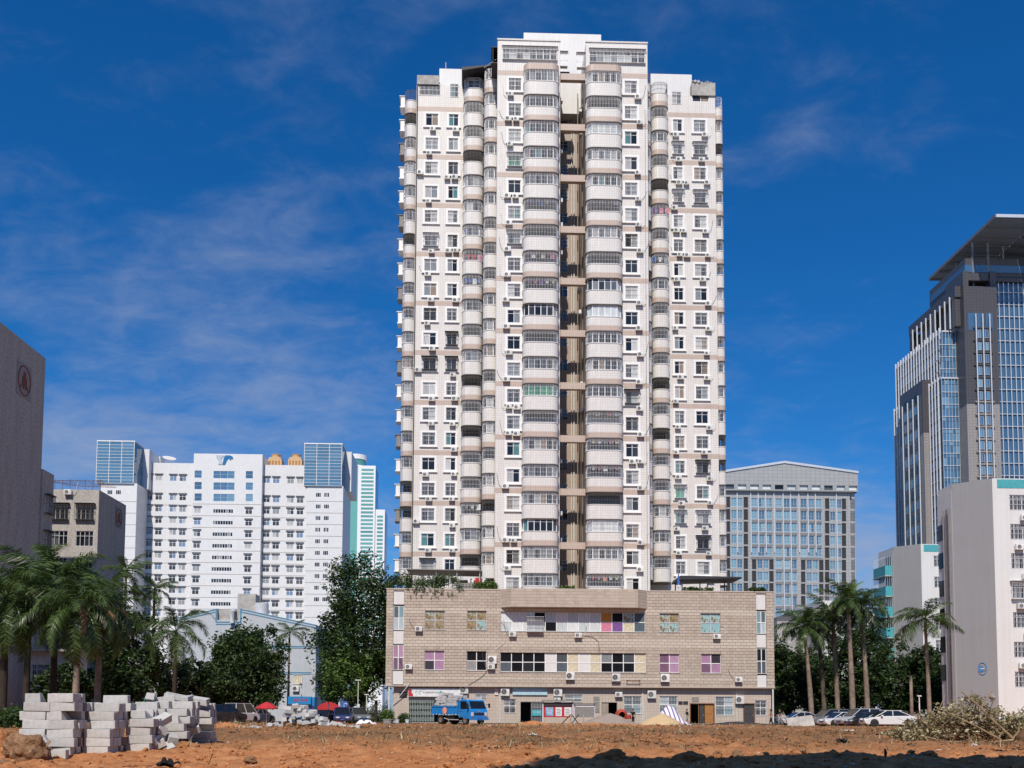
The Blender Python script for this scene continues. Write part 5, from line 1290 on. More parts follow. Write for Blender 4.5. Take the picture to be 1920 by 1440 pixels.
def palm(name, label, px, Y, trunk_top, kind, nf, seed, r0=.2, r1=.13, scale=1.0, group=None, bark='bark_palm', shaft=0, dead=0, lime=0, lean=0.0, flower=False, elev=(1.25, -.6)):
    rr = random.Random(seed); X = AX(px, Y); z0 = ground_h(X, Y) if Y < 109 else -.06; H = AZ(trunk_top, Y, px) - z0
    t_ = thing(name, label, 'palm tree', (X, Y, z0), 0, group)
    m = MB(); n = 14; pts = [(lean * (i / n) ** 1.5, 0, -.1 + (H + .1) * i / n) for i in range(n + 1)]
    rad = [r0 * (1.25 if i == 0 else 1) + (r1 - r0) * (i / n) + .03 * math.sin(PI * min(1, i / n * 1.6)) * r0 / .2 for i in range(n + 1)]
    for i in range(n + 1): rad[i] *= 1 + (.04 if i % 2 else 0)
    m.tube(pts, rad, 9).build('trunk', bark, t_, smooth=True)
    top = Vector((lean, 0, H))
    if shaft: MB().tube([top - Vector((0, 0, .05)), top + Vector((0, 0, shaft * .5)), top + Vector((0, 0, shaft))], [r1 * 1.25, r1 * 1.15, r1 * .55], 8).build('crownshaft', 'shaft_green', t_, smooth=True); top = top + Vector((0, 0, shaft))
    for i in range(nf):
        u = (i + .5) / nf; el = elev[0] + (elev[1] - elev[0]) * u + rr.uniform(-.12, .12); az = i * 2.4 + rr.uniform(-.25, .25)
        kd = 'lime' if i < lime else kind
        o = put('frond', rr.choice(FR[kd]), t_, top, (0, -el + .35, az), scale * rr.uniform(.82, 1.12))
    for i in range(dead): put('frond', FR['queen_dead'][0], t_, top - Vector((0, 0, .1)), (0, rr.uniform(-.15, .6), -1.9 + 1.9 * (i + .5) / dead), scale * rr.uniform(.8, 1.05), label='dry brown hanging frond')
    if flower:
        f = MB(); leaves(f, (0, -.25, -.35), .3, 50, .09, rr); f.build('flower_cluster', 'leaf_dry', t_, top - Vector((0, 0, shaft)))
    return t_
GL = 'feathery palms along the left edge'
palm('feather_palm', 'leftmost feathery palm, cut off by the picture edge', 4, 66, 1120, 'queen', 26, 1, .26, .16, 1.05, GL, 'bark_dark', elev=(1.3, -.9))
palm('feather_palm', 'feathery palm with thick drooping crown, second from the left edge', 48, 74, 1092, 'queen', 28, 2, .22, .15, 1.05, GL, 'bark_dark', elev=(1.35, -.9))
palm('feather_palm', 'feathery palm with the tallest bushy crown in front of the emblem wall', 98, 70, 1098, 'queen', 28, 3, .22, .15, 1.0, GL, 'bark_dark', elev=(1.4, -.9))
palm('feather_palm', 'feathery palm with one hanging brown frond, above the first block pile', 141, 64, 1135, 'queen', 24, 4, .2, .14, .95, GL, 'bark_palm', dead=1, elev=(1.35, -.8))
palm('feather_palm', 'feathery palm with long brown dead fronds beside the dark round tree', 182, 68, 1140, 'queen', 24, 5, .2, .15, .98, GL, 'bark_palm', dead=4, elev=(1.35, -.8))
palm('feather_palm', 'slim feathery palm behind the second block pile', 326, 78, 1185, 'queen', 15, 6, .17, .12, .82, GL, 'bark_dark', elev=(1.4, -.7))
palm('stiff_palm', 'dark stiff-leaved palm against the white building', 283, 100, 1120, 'alex', 11, 7, .17, .12, 1.1, None, 'bark', .8, elev=(1.3, -.3))
palm('stiff_palm', 'stiff-leaved palm beside the emblem wall, its crown just above the feathery palms', 228, 96, 1085, 'alex', 12, 8, .17, .12, 1.1, None, 'bark', .8, elev=(1.3, -.4))
palm('slender_palm', 'single slender palm in front of the blue trimmed hall', 540, 118, 1205, 'alex', 9, 9, .14, .1, 1.05, None, 'bark_palm', 1.2, flower=True, elev=(1.2, -.25))
GR = 'royal palms beyond the parking row'
palm('royal_palm', 'leftmost and shortest royal palm nearest to the podium', 1522, 120, 1195, 'royal', 22, 11, .3, .2, 1.22, GR, 'bark_palm', 1.3, lean=-.7, elev=(1.4, -.6))
palm('royal_palm', 'royal palm with shaded trunk, second from the podium', 1546, 124, 1185, 'royal', 22, 12, .28, .2, 1.22, GR, 'bark', 1.3, lean=-.6, elev=(1.4, -.6))
palm('royal_palm', 'royal palm with pale trunk top, third from the podium', 1571, 122, 1178, 'royal', 22, 13, .28, .2, 1.22, GR, 'bark_palm', 1.4, lean=-.4, elev=(1.4, -.6))
palm('royal_palm', 'tallest royal palm with bright lime young fronds', 1599, 117, 1152, 'royal', 24, 14, .33, .22, 1.2, GR, 'bark_palm', 1.6, lime=4, lean=-.3, elev=(1.45, -.35))
palm('royal_palm', 'rightmost royal palm of the row, with a straight pale trunk', 1627, 119, 1162, 'royal', 22, 15, .3, .2, 1.22, GR, 'bark_palm', 1.4, lean=-.5, elev=(1.4, -.6))
palm('slender_palm', 'single palm with flower cluster in front of the teal balcony block', 1743, 93, 1183, 'royal', 18, 16, .19, .13, 1.05, None, 'bark_palm', 1.1, flower=True, lean=-.2, elev=(1.2, -.3))
palm_pole = MB().tube([(0, 0, -.1), (.02, 0, 2.5), (0, 0, 5.0)], [.2, .16, .13], 9).build('bare_trunk', 'bark_palm', None, (AX(1709, 95), 95, ground_h(AX(1709, 95), 95)), smooth=True, label='bare headless palm trunk left of the single palm', category='trunk')
# broad-leaved trees
tree('round_fig_tree', 'dense dark round tree in front of the blue trimmed hall', 'tree', 455, 113, 1172, 150, 'leaf_dark', 21, None, .9, 230, 85, .22)
tree('dark_tree', 'low dark tree between the feathery palms and the slim palm', 'tree', 243, 84, 1150, 125, 'leaf_dark', 22, None, 1.0, 150, 70, .19)
tree('tall_street_tree', 'big tall tree at the left end of the podium', 'tree', 680, 131, 1058, 172, 'leaf_dark', 23, None, 3.2, 300, 85, .24, depth=10)
tree('young_tree', 'brighter green lower tree in front of the big tree by the podium', 'tree', 655, 127, 1210, 105, 'leaf_bright', 24, None, 1.6, 90, 60, .22)
GT = 'dark trees behind the parking row'
for i, (px, Y, top, w, lb) in enumerate(((1478, 134, 1205, 90, 'dark tree right beside the podium end'), (1530, 140, 1212, 90, 'dark tree behind the leftmost royal palms'), (1590, 143, 1175, 100, 'dark tree behind the tallest royal palm'), (1632, 138, 1160, 80, 'dark tree rising between the royal palms and the teal balconies'), (1684, 128, 1212, 110, 'dark round tree below the teal balcony block'), (1757, 124, 1200, 75, 'dark tree behind the single palm on the right'), (1450, 150, 1245, 60, 'dark tree half hidden by the podium end'))):
    tree('shade_tree', lb, 'tree', px, Y, top, w, 'leaf_dark', 30 + i, GT, .7, 150, 75, .24)
for i, (px, Y, top, w, lb) in enumerate(((205, 101, 1235, 100, 'dark tree deep behind the two brown-fronded palms'), (345, 108, 1235, 110, 'dark tree behind the slim palm'), (120, 92, 1240, 90, 'dark tree in front of the cream annex'), (420, 130, 1240, 120, 'dark tree deep behind the round tree'), (625, 150, 1180, 70, 'dark tree between the hall and the big tree'))):
    tree('shade_tree', lb, 'tree', px, Y, top, w, 'leaf_dark', 50 + i, 'dark trees in the left background', 1.5, 110, 60, .22)
# hedges and shrubs
def hedge(name, label, px, Y, wpx, hpx, mat, seed, cat='hedge', base=None, depth=1.4, size=.1, group=None, n=60):
    X = AX(px, Y); w = wpx * Y / FPX; h = hpx * Y / FPX; z0 = (ground_h(X, Y) if Y < 109 else -.05) if base is None else base
    t_ = thing(name, label, cat, (X, Y, z0), 0, group); rr = random.Random(seed); m = MB()
    for i in range(n):
        leaves(m, (rr.uniform(-.5, .5) * w, rr.uniform(-.5, .5) * depth, rr.uniform(.1, .95) * h * (1 - .25 * rr.random())), .28 * min(1.4, h) + .1, 34, size, rr)
    m.build('foliage', mat, t_); s_ = MB()
    for i in range(7): x = (i - 3) / 7 * w; s_.tube([(x, 0, -.05), (x + rr.uniform(-.15, .15), 0, h * .7)], .025, 4)
    s_.build('stems', 'bark_dark', t_); return t_
hedge('hedge', 'clipped green hedge behind the first block pile at the left edge', 45, 52, 110, 40, 'leaf_mid', 61, depth=1.6, n=110)
hedge('hedge', 'clipped hedge beside the left end of the podium', 706, 121, 46, 42, 'leaf_mid', 62)
hedge('shrub', 'low yellow-green shrub row before the clipped hedge', 690, 113, 40, 14, 'leaf_bright', 63, 'shrub')
hedge('shrub', 'round yellow-green shrub in the grey planter by the podium corner', 726, 112.5, 22, 17, 'leaf_bright', 64, 'shrub', .35, 1.0)
hedge('shrub', 'small potted shrub beside the lattice gate', 757, 116.2, 16, 16, 'leaf_mid', 65, 'shrub', -.03, .6)
hedge('shrub', 'green shrub at the right edge behind the brush pile', 1908, 62, 40, 30, 'leaf_bright', 66, 'shrub')
zt_ = 15.76
for i, (px, w, h, mt, lb, yy) in enumerate(((748, 46, 34, 'leaf_mid', 'leafy creeper on the left corner of the podium roof', 118.2), (790, 60, 26, 'leaf_mid', 'creeper spreading along the podium roof, left of the red flowers', 118.0), (838, 50, 30, 'leaf_mid', 'bushy creeper below the lowest left balconies', 118.4), (908, 44, 16, 'leaf_bright', 'flowering pot plants on the podium roof edge', 118.0), (1062, 26, 9, 'leaf_bright', 'small plant on the roof below the tower recess', 118.2), (1312, 60, 9, 'leaf_mid', 'pot plants under the roof pergola', 118.4), (1424, 26, 8, 'leaf_mid', 'low plant on the right corner of the podium roof', 117.6))):
    hedge('roof_plant', lb, px, yy, w, h, mt, 70 + i, 'plant', zt_, 1.3, .13, None, 40)
m = MB(); rr = random.Random(5)                     # creeper trailing over the parapet
for i in range(50): leaves(m, (AX(760 + 110 * rr.random(), 117) - P.x, -.16, 15.75 - rr.random() ** 2 * 1.1), .18, 8, .1, rr)
m.build('trailing_creeper', 'leaf_mid', podium)
# brush pile
YBP = 38.0; c0_ = at(1800, 1370, YBP)
bp = thing('brush_pile', 'heap of cut branches with dry curled leaves at the right edge', 'brush pile', (c0_.x, YBP, ground_h(c0_.x, YBP)))
rr = random.Random(77); lm = MB(); lm2 = MB()
def prof(x): return 1.9 * math.exp(-((x - .6) / 1.15) ** 2) + .95 * math.exp(-((x + 1.2) / 1.1) ** 2) + .9 * math.exp(-((x - 2.4) / .9) ** 2) + .12
for i in range(430):
    x = rr.uniform(-2.6, 3.2); y = rr.uniform(-.9, 1.2); z = prof(x) * rr.random() ** .8 * (1 - .4 * abs(y)); leaves(lm, (x, y, z + .05), .2, 16, .075, rr)
    if i % 3 == 0: leaves(lm2, (x, y + .25, z * .7), .25, 18, .08, rr)
lm.build('dry_leaves', 'leaf_dry', bp, kind='stuff'); lm2.build('brown_leaves', 'leaf_brown', bp, kind='stuff')
for i in range(46):
    x0, y0 = rr.uniform(-1.6, 2.4), rr.uniform(-.6, .8); a = rr.uniform(0, 2 * PI); L_ = rr.uniform(.8, 2.2); el = rr.uniform(.05, .9)
    p0 = Vector((x0, y0, .08 + .3 * rr.random())); d = Vector((math.cos(a) * math.cos(el), math.sin(a) * math.cos(el) * .5, math.sin(el)))
    MB().tube([p0, p0 + d * L_ * .5 + Vector((rr.uniform(-.1, .1), 0, rr.uniform(-.1, .1))), p0 + d * L_], [.028, .02, .008], 5).build('branch', 'branch_tan', bp)
for pts, rad in (([(1.55, -1.0, .15), (.9, -1.0, .75), (.35, -.9, 1.35), (-.3, -.8, 1.95)], .055), ([(1.5, -1.05, .12), (.5, -1.1, .02), (-1.0, -1.1, .06), (-1.8, -1.0, .22)], .05), ([(1.1, -1.0, .1), (.2, -1.0, .6), (-.9, -.9, 1.15)], .04), ([(1.5, -1.0, .1), (1.75, -1.0, .45), (1.8, -1.0, .85)], .045), ([(.4, -.9, 1.3), (.6, -.9, 1.7), (.9, -.8, 2.0)], .03)):
    MB().tube(pts, [rad * (1 - .18 * i) for i in range(len(pts))], 6).build('branch', 'branch_tan', bp)
m = MB(); 
for i in range(60): a, b = rr.uniform(0, 2 * PI), rr.uniform(-.2, 1.4); q = Vector((2.25 + .75 * math.cos(a) * math.cos(b), -.9 + .45 * math.sin(a) * math.cos(b), .1 + .5 * math.sin(b))); m.tube([q, q + Vector((rr.uniform(-.25, .25), rr.uniform(-.2, .1), rr.uniform(-.2, .2)))], .022, 4)
m.lathe([(.1, .55), (.45, .5), (.68, .25), (.7, .0)][::-1], 12, (2.25, -.9, 0)); m.build('root_ball', 'leaf_brown', bp)

# ------------------------------------------------------------------ concrete blocks
t = NT('aac_block'); cf = t.noise(7, 6, .65); hv = t.new('ShaderNodeHueSaturation')
t.put(hv, 'Value', t.math('ADD', t.math('MULTIPLY', t.rand(), .22), .86)); t.put(hv, 'Color', t.ramp(cf, [(.3, (.42, .41, .40)), (.7, (.55, .54, .525))])); t.color(hv.outputs[0]); t.rough(.9, .15); t.bump(t.noise(40, 4, .6), .5, .01)
BL, BD, BH = .60, .24, .205
def block_mesh(seed, cut=0):
    rr = random.Random(seed); m = bmesh.new()
    bmesh.ops.create_cube(m, size=1)
    for v in m.verts: v.co = Vector((v.co.x * BL, v.co.y * BD, v.co.z * BH)) + Vector((rr.uniform(-.008, .008), rr.uniform(-.006, .006), rr.uniform(-.004, .004)))
    if cut == 1:
        for v in m.verts:
            if v.co.x > 0: v.co.x -= .16 + .1 * (v.co.z > 0) + rr.uniform(0, .08)
    bmesh.ops.bevel(m, geom=[e for e in m.edges], offset=.008, segments=1, affect='EDGES')
    if cut == 2:
        c = m.verts[:][rr.randrange(len(m.verts))].co.copy()
        for v in m.verts:
            if (v.co - c).length < .1: v.co *= .86
    me = bpy.data.meshes.new('concrete_block'); m.to_mesh(me); m.free(); me.materials.append(M('aac_block')); return me
BLK = [block_mesh(1), block_mesh(2), block_mesh(3, 2), block_mesh(4, 1), block_mesh(5, 1)]
rb = random.Random(12)
def block(x, y, z, rot, label, group, cutp=.12):
    me = BLK[rb.choice((3, 4))] if rb.random() < cutp else BLK[rb.choice((0, 1, 2))]
    put('concrete_block', me, None, (x, y, z + BH / 2), rot, label=label, category='concrete block', group=group)
ORD = ['first', 'second', 'third', 'fourth', 'fifth', 'sixth', 'seventh', 'eighth', 'ninth', 'tenth']
def stack(x0, y0, nx, ny, heights, pile, names, group, jx=.02, rz=0.0, right=lambda j: 0):
    """tight stack; heights(i, j) gives the number of courses; only blocks that can be seen are laid"""
    z0 = ground_h(x0, y0) - .02; cs, sn = math.cos(rz), math.sin(rz)
    for i in range(nx):
        for j in range(ny):
            h = heights(i, j); hr = heights(i + 1, j) if i + 1 < nx else right(j); hf = heights(i, j - 1) if j > 0 else 0
            for k in range(h):
                if k < h - 1 and k < hr and k < hf: continue
                u = (i + .5) * (BL + .012) + rb.uniform(-jx, jx) + (.05 if k % 2 else 0); v = (j + .5) * (BD + .01) + rb.uniform(-jx, jx) * .7
                block(x0 + u * cs - v * sn, y0 + u * sn + v * cs, z0 + k * (BH + .003), (rb.uniform(-.02, .02), rb.uniform(-.02, .02), rz + rb.uniform(-.07, .07)), 'grey block, %s, %s, %s course up, %s row back' % (pile, names[i], ORD[k], ORD[j]), group)
LA, GA = 'tall left pile', 'blocks of the tall left pile'
xq = AX(37, 23.6)
stack(xq, 23.6, 2, 9, lambda i, j: [[6, 7, 6, 6, 6, 5, 6, 6, 5], [7, 7, 7, 6, 7, 6, 6, 5, 5]][i][j], LA, ('left column', 'right column'), GA, .03, 0, lambda j: 0 if j < 3 else 5)
stack(xq + 1.25, 24.15, 1, 7, lambda i, j: [3, 5, 6, 6, 6, 7, 6][j], LA, ('middle stack',), GA, .025, 0, lambda j: 0 if j < 5 else 4)
stack(xq + 1.9, 25.2, 1, 5, lambda i, j: [4, 5, 5, 4, 3][j], LA, ('end stack',), GA, .03)
def loose(x, y, z, label, group, tilt=.5): block(x, y, ground_h(x, y) + z, (rb.uniform(-tilt, tilt), rb.uniform(-tilt, tilt), rb.uniform(0, 3.1)), label, group, .3)
for (x, y, z, rt), lb in zip(((xq + .35, 23.25, -.02, (0, 0, .3)), (xq + .1, 23.4, .05, (.0, .75, .1)), (xq + .95, 23.3, -.02, (0, 0, .05)), (xq + .55, 23.2, .16, (.0, -.6, .15))), ('loose block lying before the left column of the tall left pile', 'block leaning steeply on the lower left of the tall left pile', 'loose block flat on the soil before the tall left pile', 'block tilted over another at the foot of the tall left pile')): block(x, y, ground_h(x, y) + z, rt, lb, GA, 0)
for x, y, z in ((xq + 2.45, 25.6, 0), (xq + 2.5, 25.7, .18), (xq + 2.42, 25.9, .38), (xq + 2.48, 26.0, .62), (xq + 2.7, 25.9, .0), (xq + 2.75, 26.1, .22)): loose(x, y, z, 'tumbled block in the gap between the two left piles', GA, .45)
LB, GB = 'tumbled second pile', 'blocks of the tumbled second pile'
x2 = AX(246, 27.6)
stack(x2, 27.4, 1, 5, lambda i, j: [4, 5, 5, 6, 5][j], LB, ('front stack',), GB, .05, .12, lambda j: 3)
stack(x2 + .1, 28.2, 2, 4, lambda i, j: [[5, 6, 6, 5], [4, 5, 6, 6]][i][j], LB, ('middle left column', 'middle right column'), GB, .06, -.1, lambda j: 3)
stack(x2 + .55, 29.0, 1, 6, lambda i, j: [4, 5, 5, 6, 6, 5][j], LB, ('back stack',), GB, .06, .08, lambda j: 3)
stack(x2 + .9, 29.8, 1, 4, lambda i, j: [5, 6, 6, 5][j], LB, ('end stack',), GB, .05, .05)
for i in range(20):
    u = rb.random(); loose(x2 + .3 + 1.15 * u, 27.6 + 1.9 * u + rb.uniform(-.35, .2), .0 if i < 10 else rb.uniform(.15, .75), 'loose tilted block on the tumbled second pile', GB, .4)
for i in range(5): loose(x2 + .2 + .25 * i, 28.6 + .3 * i, 1.15 + rb.uniform(-.06, .1), 'block lying crooked on top of the tumbled second pile', GB, .2)
LC, GC = 'whitish concrete block in the far low heap before the blue kiosk', 'blocks of the far low heap'
for i in range(62):
    u = rb.gauss(0, 1); u = max(-2.2, min(2.2, u)); px = 565 + u * 48; Y = 54 + rb.uniform(-.5, .3)
    X = AX(px, Y); hmax = 1.12 * math.exp(-((px - 552) / 44) ** 2) + .28 * math.exp(-((px - 600) / 50) ** 2); loose(X, Y, (.15 + .85 * rb.random()) * hmax - .1, LC, GC, .28)
for i in range(4): loose(AX(535 + i * 13, 54), 54, 1.0 + .04 * rb.random(), 'whitish block on the crest of the far low heap', GC, .12)
# ladder leaning behind the piles
q = at(252, 1345, 33); ld = thing('ladder', 'rusty steel ladder frame standing between the two left block piles', 'ladder', (q.x, 33, ground_h(q.x, 33)))
for x in (-.17, .17): MB().tube([(x, 0, -.05), (x, .25, 1.15)], .022, 6).build('rail', 'rust', ld)
for i in range(6): MB().tube([(-.17, .04 * i + .01, .05 + .2 * i), (.17, .04 * i + .01, .05 + .2 * i)], .014, 5).build('rung', 'rust', ld)

# ------------------------------------------------------------------ vehicles
def paint(name, c, rough=.25):
    t = NT(name); f = t.noise(2.5, 5, .6); dust = t.ramp(f, [(.5, 0.0), (.85, .22)])
    t.color(t.mix(dust, (c[0], c[1], c[2]), (.34, .27, .2))); t.rough(rough, .5); t.b.inputs['Coat Weight'].default_value = .5; t.b.inputs['Coat Roughness'].default_value = .1; return t.m
paint('paint_blue', (.012, .21, .55)); paint('paint_black', (.012, .012, .014)); paint('paint_white', (.66, .67, .68)); paint('paint_silver', (.42, .45, .48)); paint('paint_navy', (.02, .035, .12)); paint('paint_grey', (.14, .15, .16))
plain('car_glass', (.012, .014, .017), .08, .7); plain('chrome', (.55, .55, .55), .25, .6, .8); plain('lamp_clear', (.62, .64, .66), .15, .7); plain('lamp_red', (.42, .02, .02), .2, .6); plain('plate_blue', (.04, .12, .42), .5); plain('kiosk_blue', (.015, .21, .48), .45); plain('wood_pale', (.42, .30, .18), .8, var=.25); plain('amber', (.6, .2, .03), .4)
WHEELS = {}
def wheel(parent, x, y, r, w, side):
    key = (round(r, 2), round(w, 2))
    if key not in WHEELS:
        ty = MB().lathe([(r * .62, -w / 2), (r * .93, -w / 2), (r, -w * .36), (r, w * .36), (r * .93, w / 2), (r * .62, w / 2), (r * .62, -w / 2)], 20, (0, 0, 0), 0, 'y', False)
        ri = MB().lathe([(r * .615, -w * .42), (r * .55, -w * .38), (r * .3, -w * .22), (r * .12, -w * .34)], 14, (0, 0, 0), 0, 'y')
        WHEELS[key] = (ty.mesh('tyre', 'black_rubber', True), ri.mesh('rim', 'chrome'))
    o = put('wheel', None, parent, (x, y, r), (0, 0, 0 if side < 0 else PI)); o.empty_display_size = .1
    put('tyre', WHEELS[key][0], o); put('rim', WHEELS[key][1], o)
def car(name, label, px, Y, heading, mat, kind='sedan', group=None, plate=None):
    """x forward, y left; heading in degrees from +x"""
    X = AX(px, Y); z = ground_h(X, Y) + .0 if Y < 108 else -.04
    t_ = thing(name, label, 'car' if kind != 'van' else 'van', (X, Y, z), R(heading), group)
    L, W, H = {'sedan': (4.6, 1.8, 1.46), 'suv': (4.6, 1.86, 1.75), 'van': (4.2, 1.65, 1.92)}[kind]; h = L / 2; w = W / 2
    if kind == 'sedan':
        body = [(-h, .38), (-h + .02, .78), (-h + .12, .98), (-h + .95, 1.0), (.75, .96), (1.35, .88), (h - .18, .72), (h, .58), (h - .02, .36), (h - .25, .22), (-h + .25, .22)]
        gb = [(-h + .55, 1.0), (-h + 1.25, 1.40), (-h + 1.6, H), (.25, H), (.55, 1.42), (1.35, .9)]
    elif kind == 'suv':
        body = [(-h, .42), (-h + .02, 1.02), (-h + .1, 1.1), (.9, 1.08), (1.3, 1.02), (h - .15, .88), (h, .68), (h - .02, .4), (h - .25, .26), (-h + .25, .26)]
        gb = [(-h + .06, 1.1), (-h + .3, 1.62), (-h + .6, H), (.3, H), (.55, 1.68), (1.3, 1.03)]
    else:
        body = [(-h, .4), (-h + .02, 1.05), (h - .55, 1.02), (h - .1, .85), (h, .6), (h - .02, .4), (h - .2, .28), (-h + .2, .28)]
        gb = [(-h + .04, 1.05), (-h + .12, 1.75), (-h + .4, H), (h - 1.35, H), (h - 1.1, 1.8), (h - .5, 1.02)]
    def loft(prof, f):
        n = len(prof); m = MB(); m.v = [(x, -f(zz), zz) for x, zz in prof] + [(x, f(zz), zz) for x, zz in prof]
        m.f = [list(range(n)), list(range(n, 2 * n))[::-1]] + [[(i + 1) % n, i, n + i, n + (i + 1) % n] for i in range(n)]; m.m = [0] * len(m.f); return m
    belt = 1.0 if kind == 'sedan' else 1.08
    bo = loft(body, lambda zz: w * (1 - .05 * max(0, zz - .6) - .10 * max(0, .5 - zz))).build('body', mat, t_)
    bv = bo.modifiers.new('Bevel', 'BEVEL'); bv.width = .06; bv.segments = 2; bv.limit_method = 'ANGLE'
    loft(gb, lambda zz: (w - .06) * (1 - .24 * max(0, zz - belt) / (H - belt)) * .995).build('glasshouse', 'car_glass', t_)
    ins = lambda zz: (w - .06) * (1 - .24 * max(0, zz - belt) / (H - belt)) + .008
    rf = MB(); top = [p for p in gb if p[1] >= H - .09]; xs = [p[0] for p in top]
    rf.prism([(min(xs), -ins(H)), (max(xs), -ins(H)), (max(xs), ins(H)), (min(xs), ins(H))], H - .03, H + .025); rf.build('roof', mat, t_)
    pl = MB()
    for sy in (-1, 1):
        for a, b in ((gb[0], gb[2]), (gb[3], gb[5]), (((gb[0][0] + gb[5][0]) / 2, gb[0][1]), ((gb[2][0] + gb[3][0]) / 2, H))):
            pl.tube([(a[0], sy * ins(a[1]), a[1]), ((a[0] + b[0]) / 2, sy * ins((a[1] + b[1]) / 2), (a[1] + b[1]) / 2), (b[0], sy * ins(b[1]), b[1])], .04, 4)
    pl.build('pillars', mat, t_)
    r_ = .32 if kind != 'suv' else .36
    for x in (-h + .82, h - .85):
        for sy in (-1, 1):
            wheel(t_, x, sy * (w - .08), r_, .21, sy)
            MB().lathe([(r_ + .06, 0), (r_ + .06, sy * .02)], 16, (x, sy * (w - .005), r_ + .02), 0, 'y').build('wheel_arch', 'black_rubber', t_)
    for sy in (-1, 1):
        MB().box(h - .16, h + .012, sy * (w - .42) - .18, sy * (w - .42) + .18, .62, .76).build('headlight', 'lamp_clear', t_)
        MB().box(-h - .012, -h + .1, sy * (w - .3) - .2, sy * (w - .3) + .2, .72, .95).build('tail_light', 'lamp_red', t_)
        MB().box(.72, .9, sy * (w + .02), sy * (w + .17), .95, 1.08).build('mirror', mat, t_)
    MB().box(h + .004, h + .02, -.4, .4, .5, .6).build('grille', 'black_rubber', t_)
    for sx in (-1, 1): MB().box(sx * h + (.022 if sx > 0 else -.04), sx * h + (.04 if sx > 0 else -.022), -.22, .22, .40, .52).build('number_plate', 'plate_blue', t_)
    return t_
car('parked_car', 'black SUV seen from behind, nearest car left of the white van', 418, 92, 62, 'paint_black', 'suv')
car('parked_van', 'white minivan beside the black SUV', 452, 97, 70, 'paint_white', 'van')
car('parked_car', 'dark car between the white van and the far block heap', 482, 103, 75, 'paint_grey')
car('parked_car', 'black sedan facing the lot, right of the blue kiosk', 608, 108.5, -97, 'paint_black')
car('parked_car', 'dark blue car facing the lot beside the black sedan', 641, 109.5, -80, 'paint_navy', 'suv')
car('parked_car', 'grey hatchback behind the dark blue car', 670, 113.5, -65, 'paint_grey', 'suv')
GP = 'cars in the right parking row'
for px, Y, hd, mt, kd, lb in ((1664, 88, 176, 'paint_white', 'sedan', 'white sedan seen side-on, nearest of the parking row'), (1632, 93, 186, 'paint_black', 'sedan', 'black sedan just behind the white sedan'), (1612, 96.5, 190, 'paint_silver', 'suv', 'silver SUV, third from the front of the parking row'), (1578, 100, 192, 'paint_white', 'sedan', 'white sedan in the middle of the parking row'), (1556, 103.5, 190, 'paint_grey', 'suv', 'grey SUV deep in the parking row'), (1500, 110, 185, 'paint_silver', 'sedan', 'pale sedan half hidden by the concrete slab'), (1600, 107, 185, 'paint_black', 'suv', 'black SUV at the back of the parking row')):
    car('parked_car', lb, px, Y, hd, mt, kd, GP)
# blue dump truck
XT_ = AX(862, 87); tz = dirt_h(XT_, 87) + .02
tk = thing('dump_truck', 'blue light dump truck loaded with white blocks in front of the lattice gate', 'truck', (XT_, 87, tz), R(-50))
W2 = .98
def cabp(zz): return W2 * (1 - .07 * max(0, zz - 1.25))
prof = [(1.05, .55), (1.05, 2.0), (1.2, 2.16), (2.0, 2.16), (2.18, 2.05), (2.52, 1.32), (2.60, 1.15), (2.62, .62), (2.50, .5), (1.7, .5), (1.45, .72)]
n = len(prof); m = MB(); m.v = [(x, -cabp(zz), zz) for x, zz in prof] + [(x, cabp(zz), zz) for x, zz in prof]; m.f = [list(range(n))[::-1], list(range(n, 2 * n))] + [[i, (i + 1) % n, n + (i + 1) % n, n + i] for i in range(n)]; m.m = [0] * len(m.f)
cab = m.build('cab', 'paint_blue', tk); bv = cab.modifiers.new('Bevel', 'BEVEL'); bv.width = .05; bv.segments = 2; bv.limit_method = 'ANGLE'
def ws_pt(u, zz, off=.012):
    f_ = (zz - 1.32) / (2.05 - 1.32); x = 2.52 + (2.18 - 2.52) * f_; nx_, nz_ = .906, .423; return (x + nx_ * off, u, zz + nz_ * off)
wp = MB(); wp.add([ws_pt(-.84, 1.38), ws_pt(.84, 1.38), ws_pt(.78, 2.0), ws_pt(-.78, 2.0)] + [ws_pt(-.84, 1.38, .03), ws_pt(.84, 1.38, .03), ws_pt(.78, 2.0, .03), ws_pt(-.78, 2.0, .03)], [(0, 3, 2, 1), (4, 5, 6, 7), (0, 1, 5, 4), (1, 2, 6, 5), (2, 3, 7, 6), (3, 0, 4, 7)]); wp.build('windscreen', 'car_glass', tk)
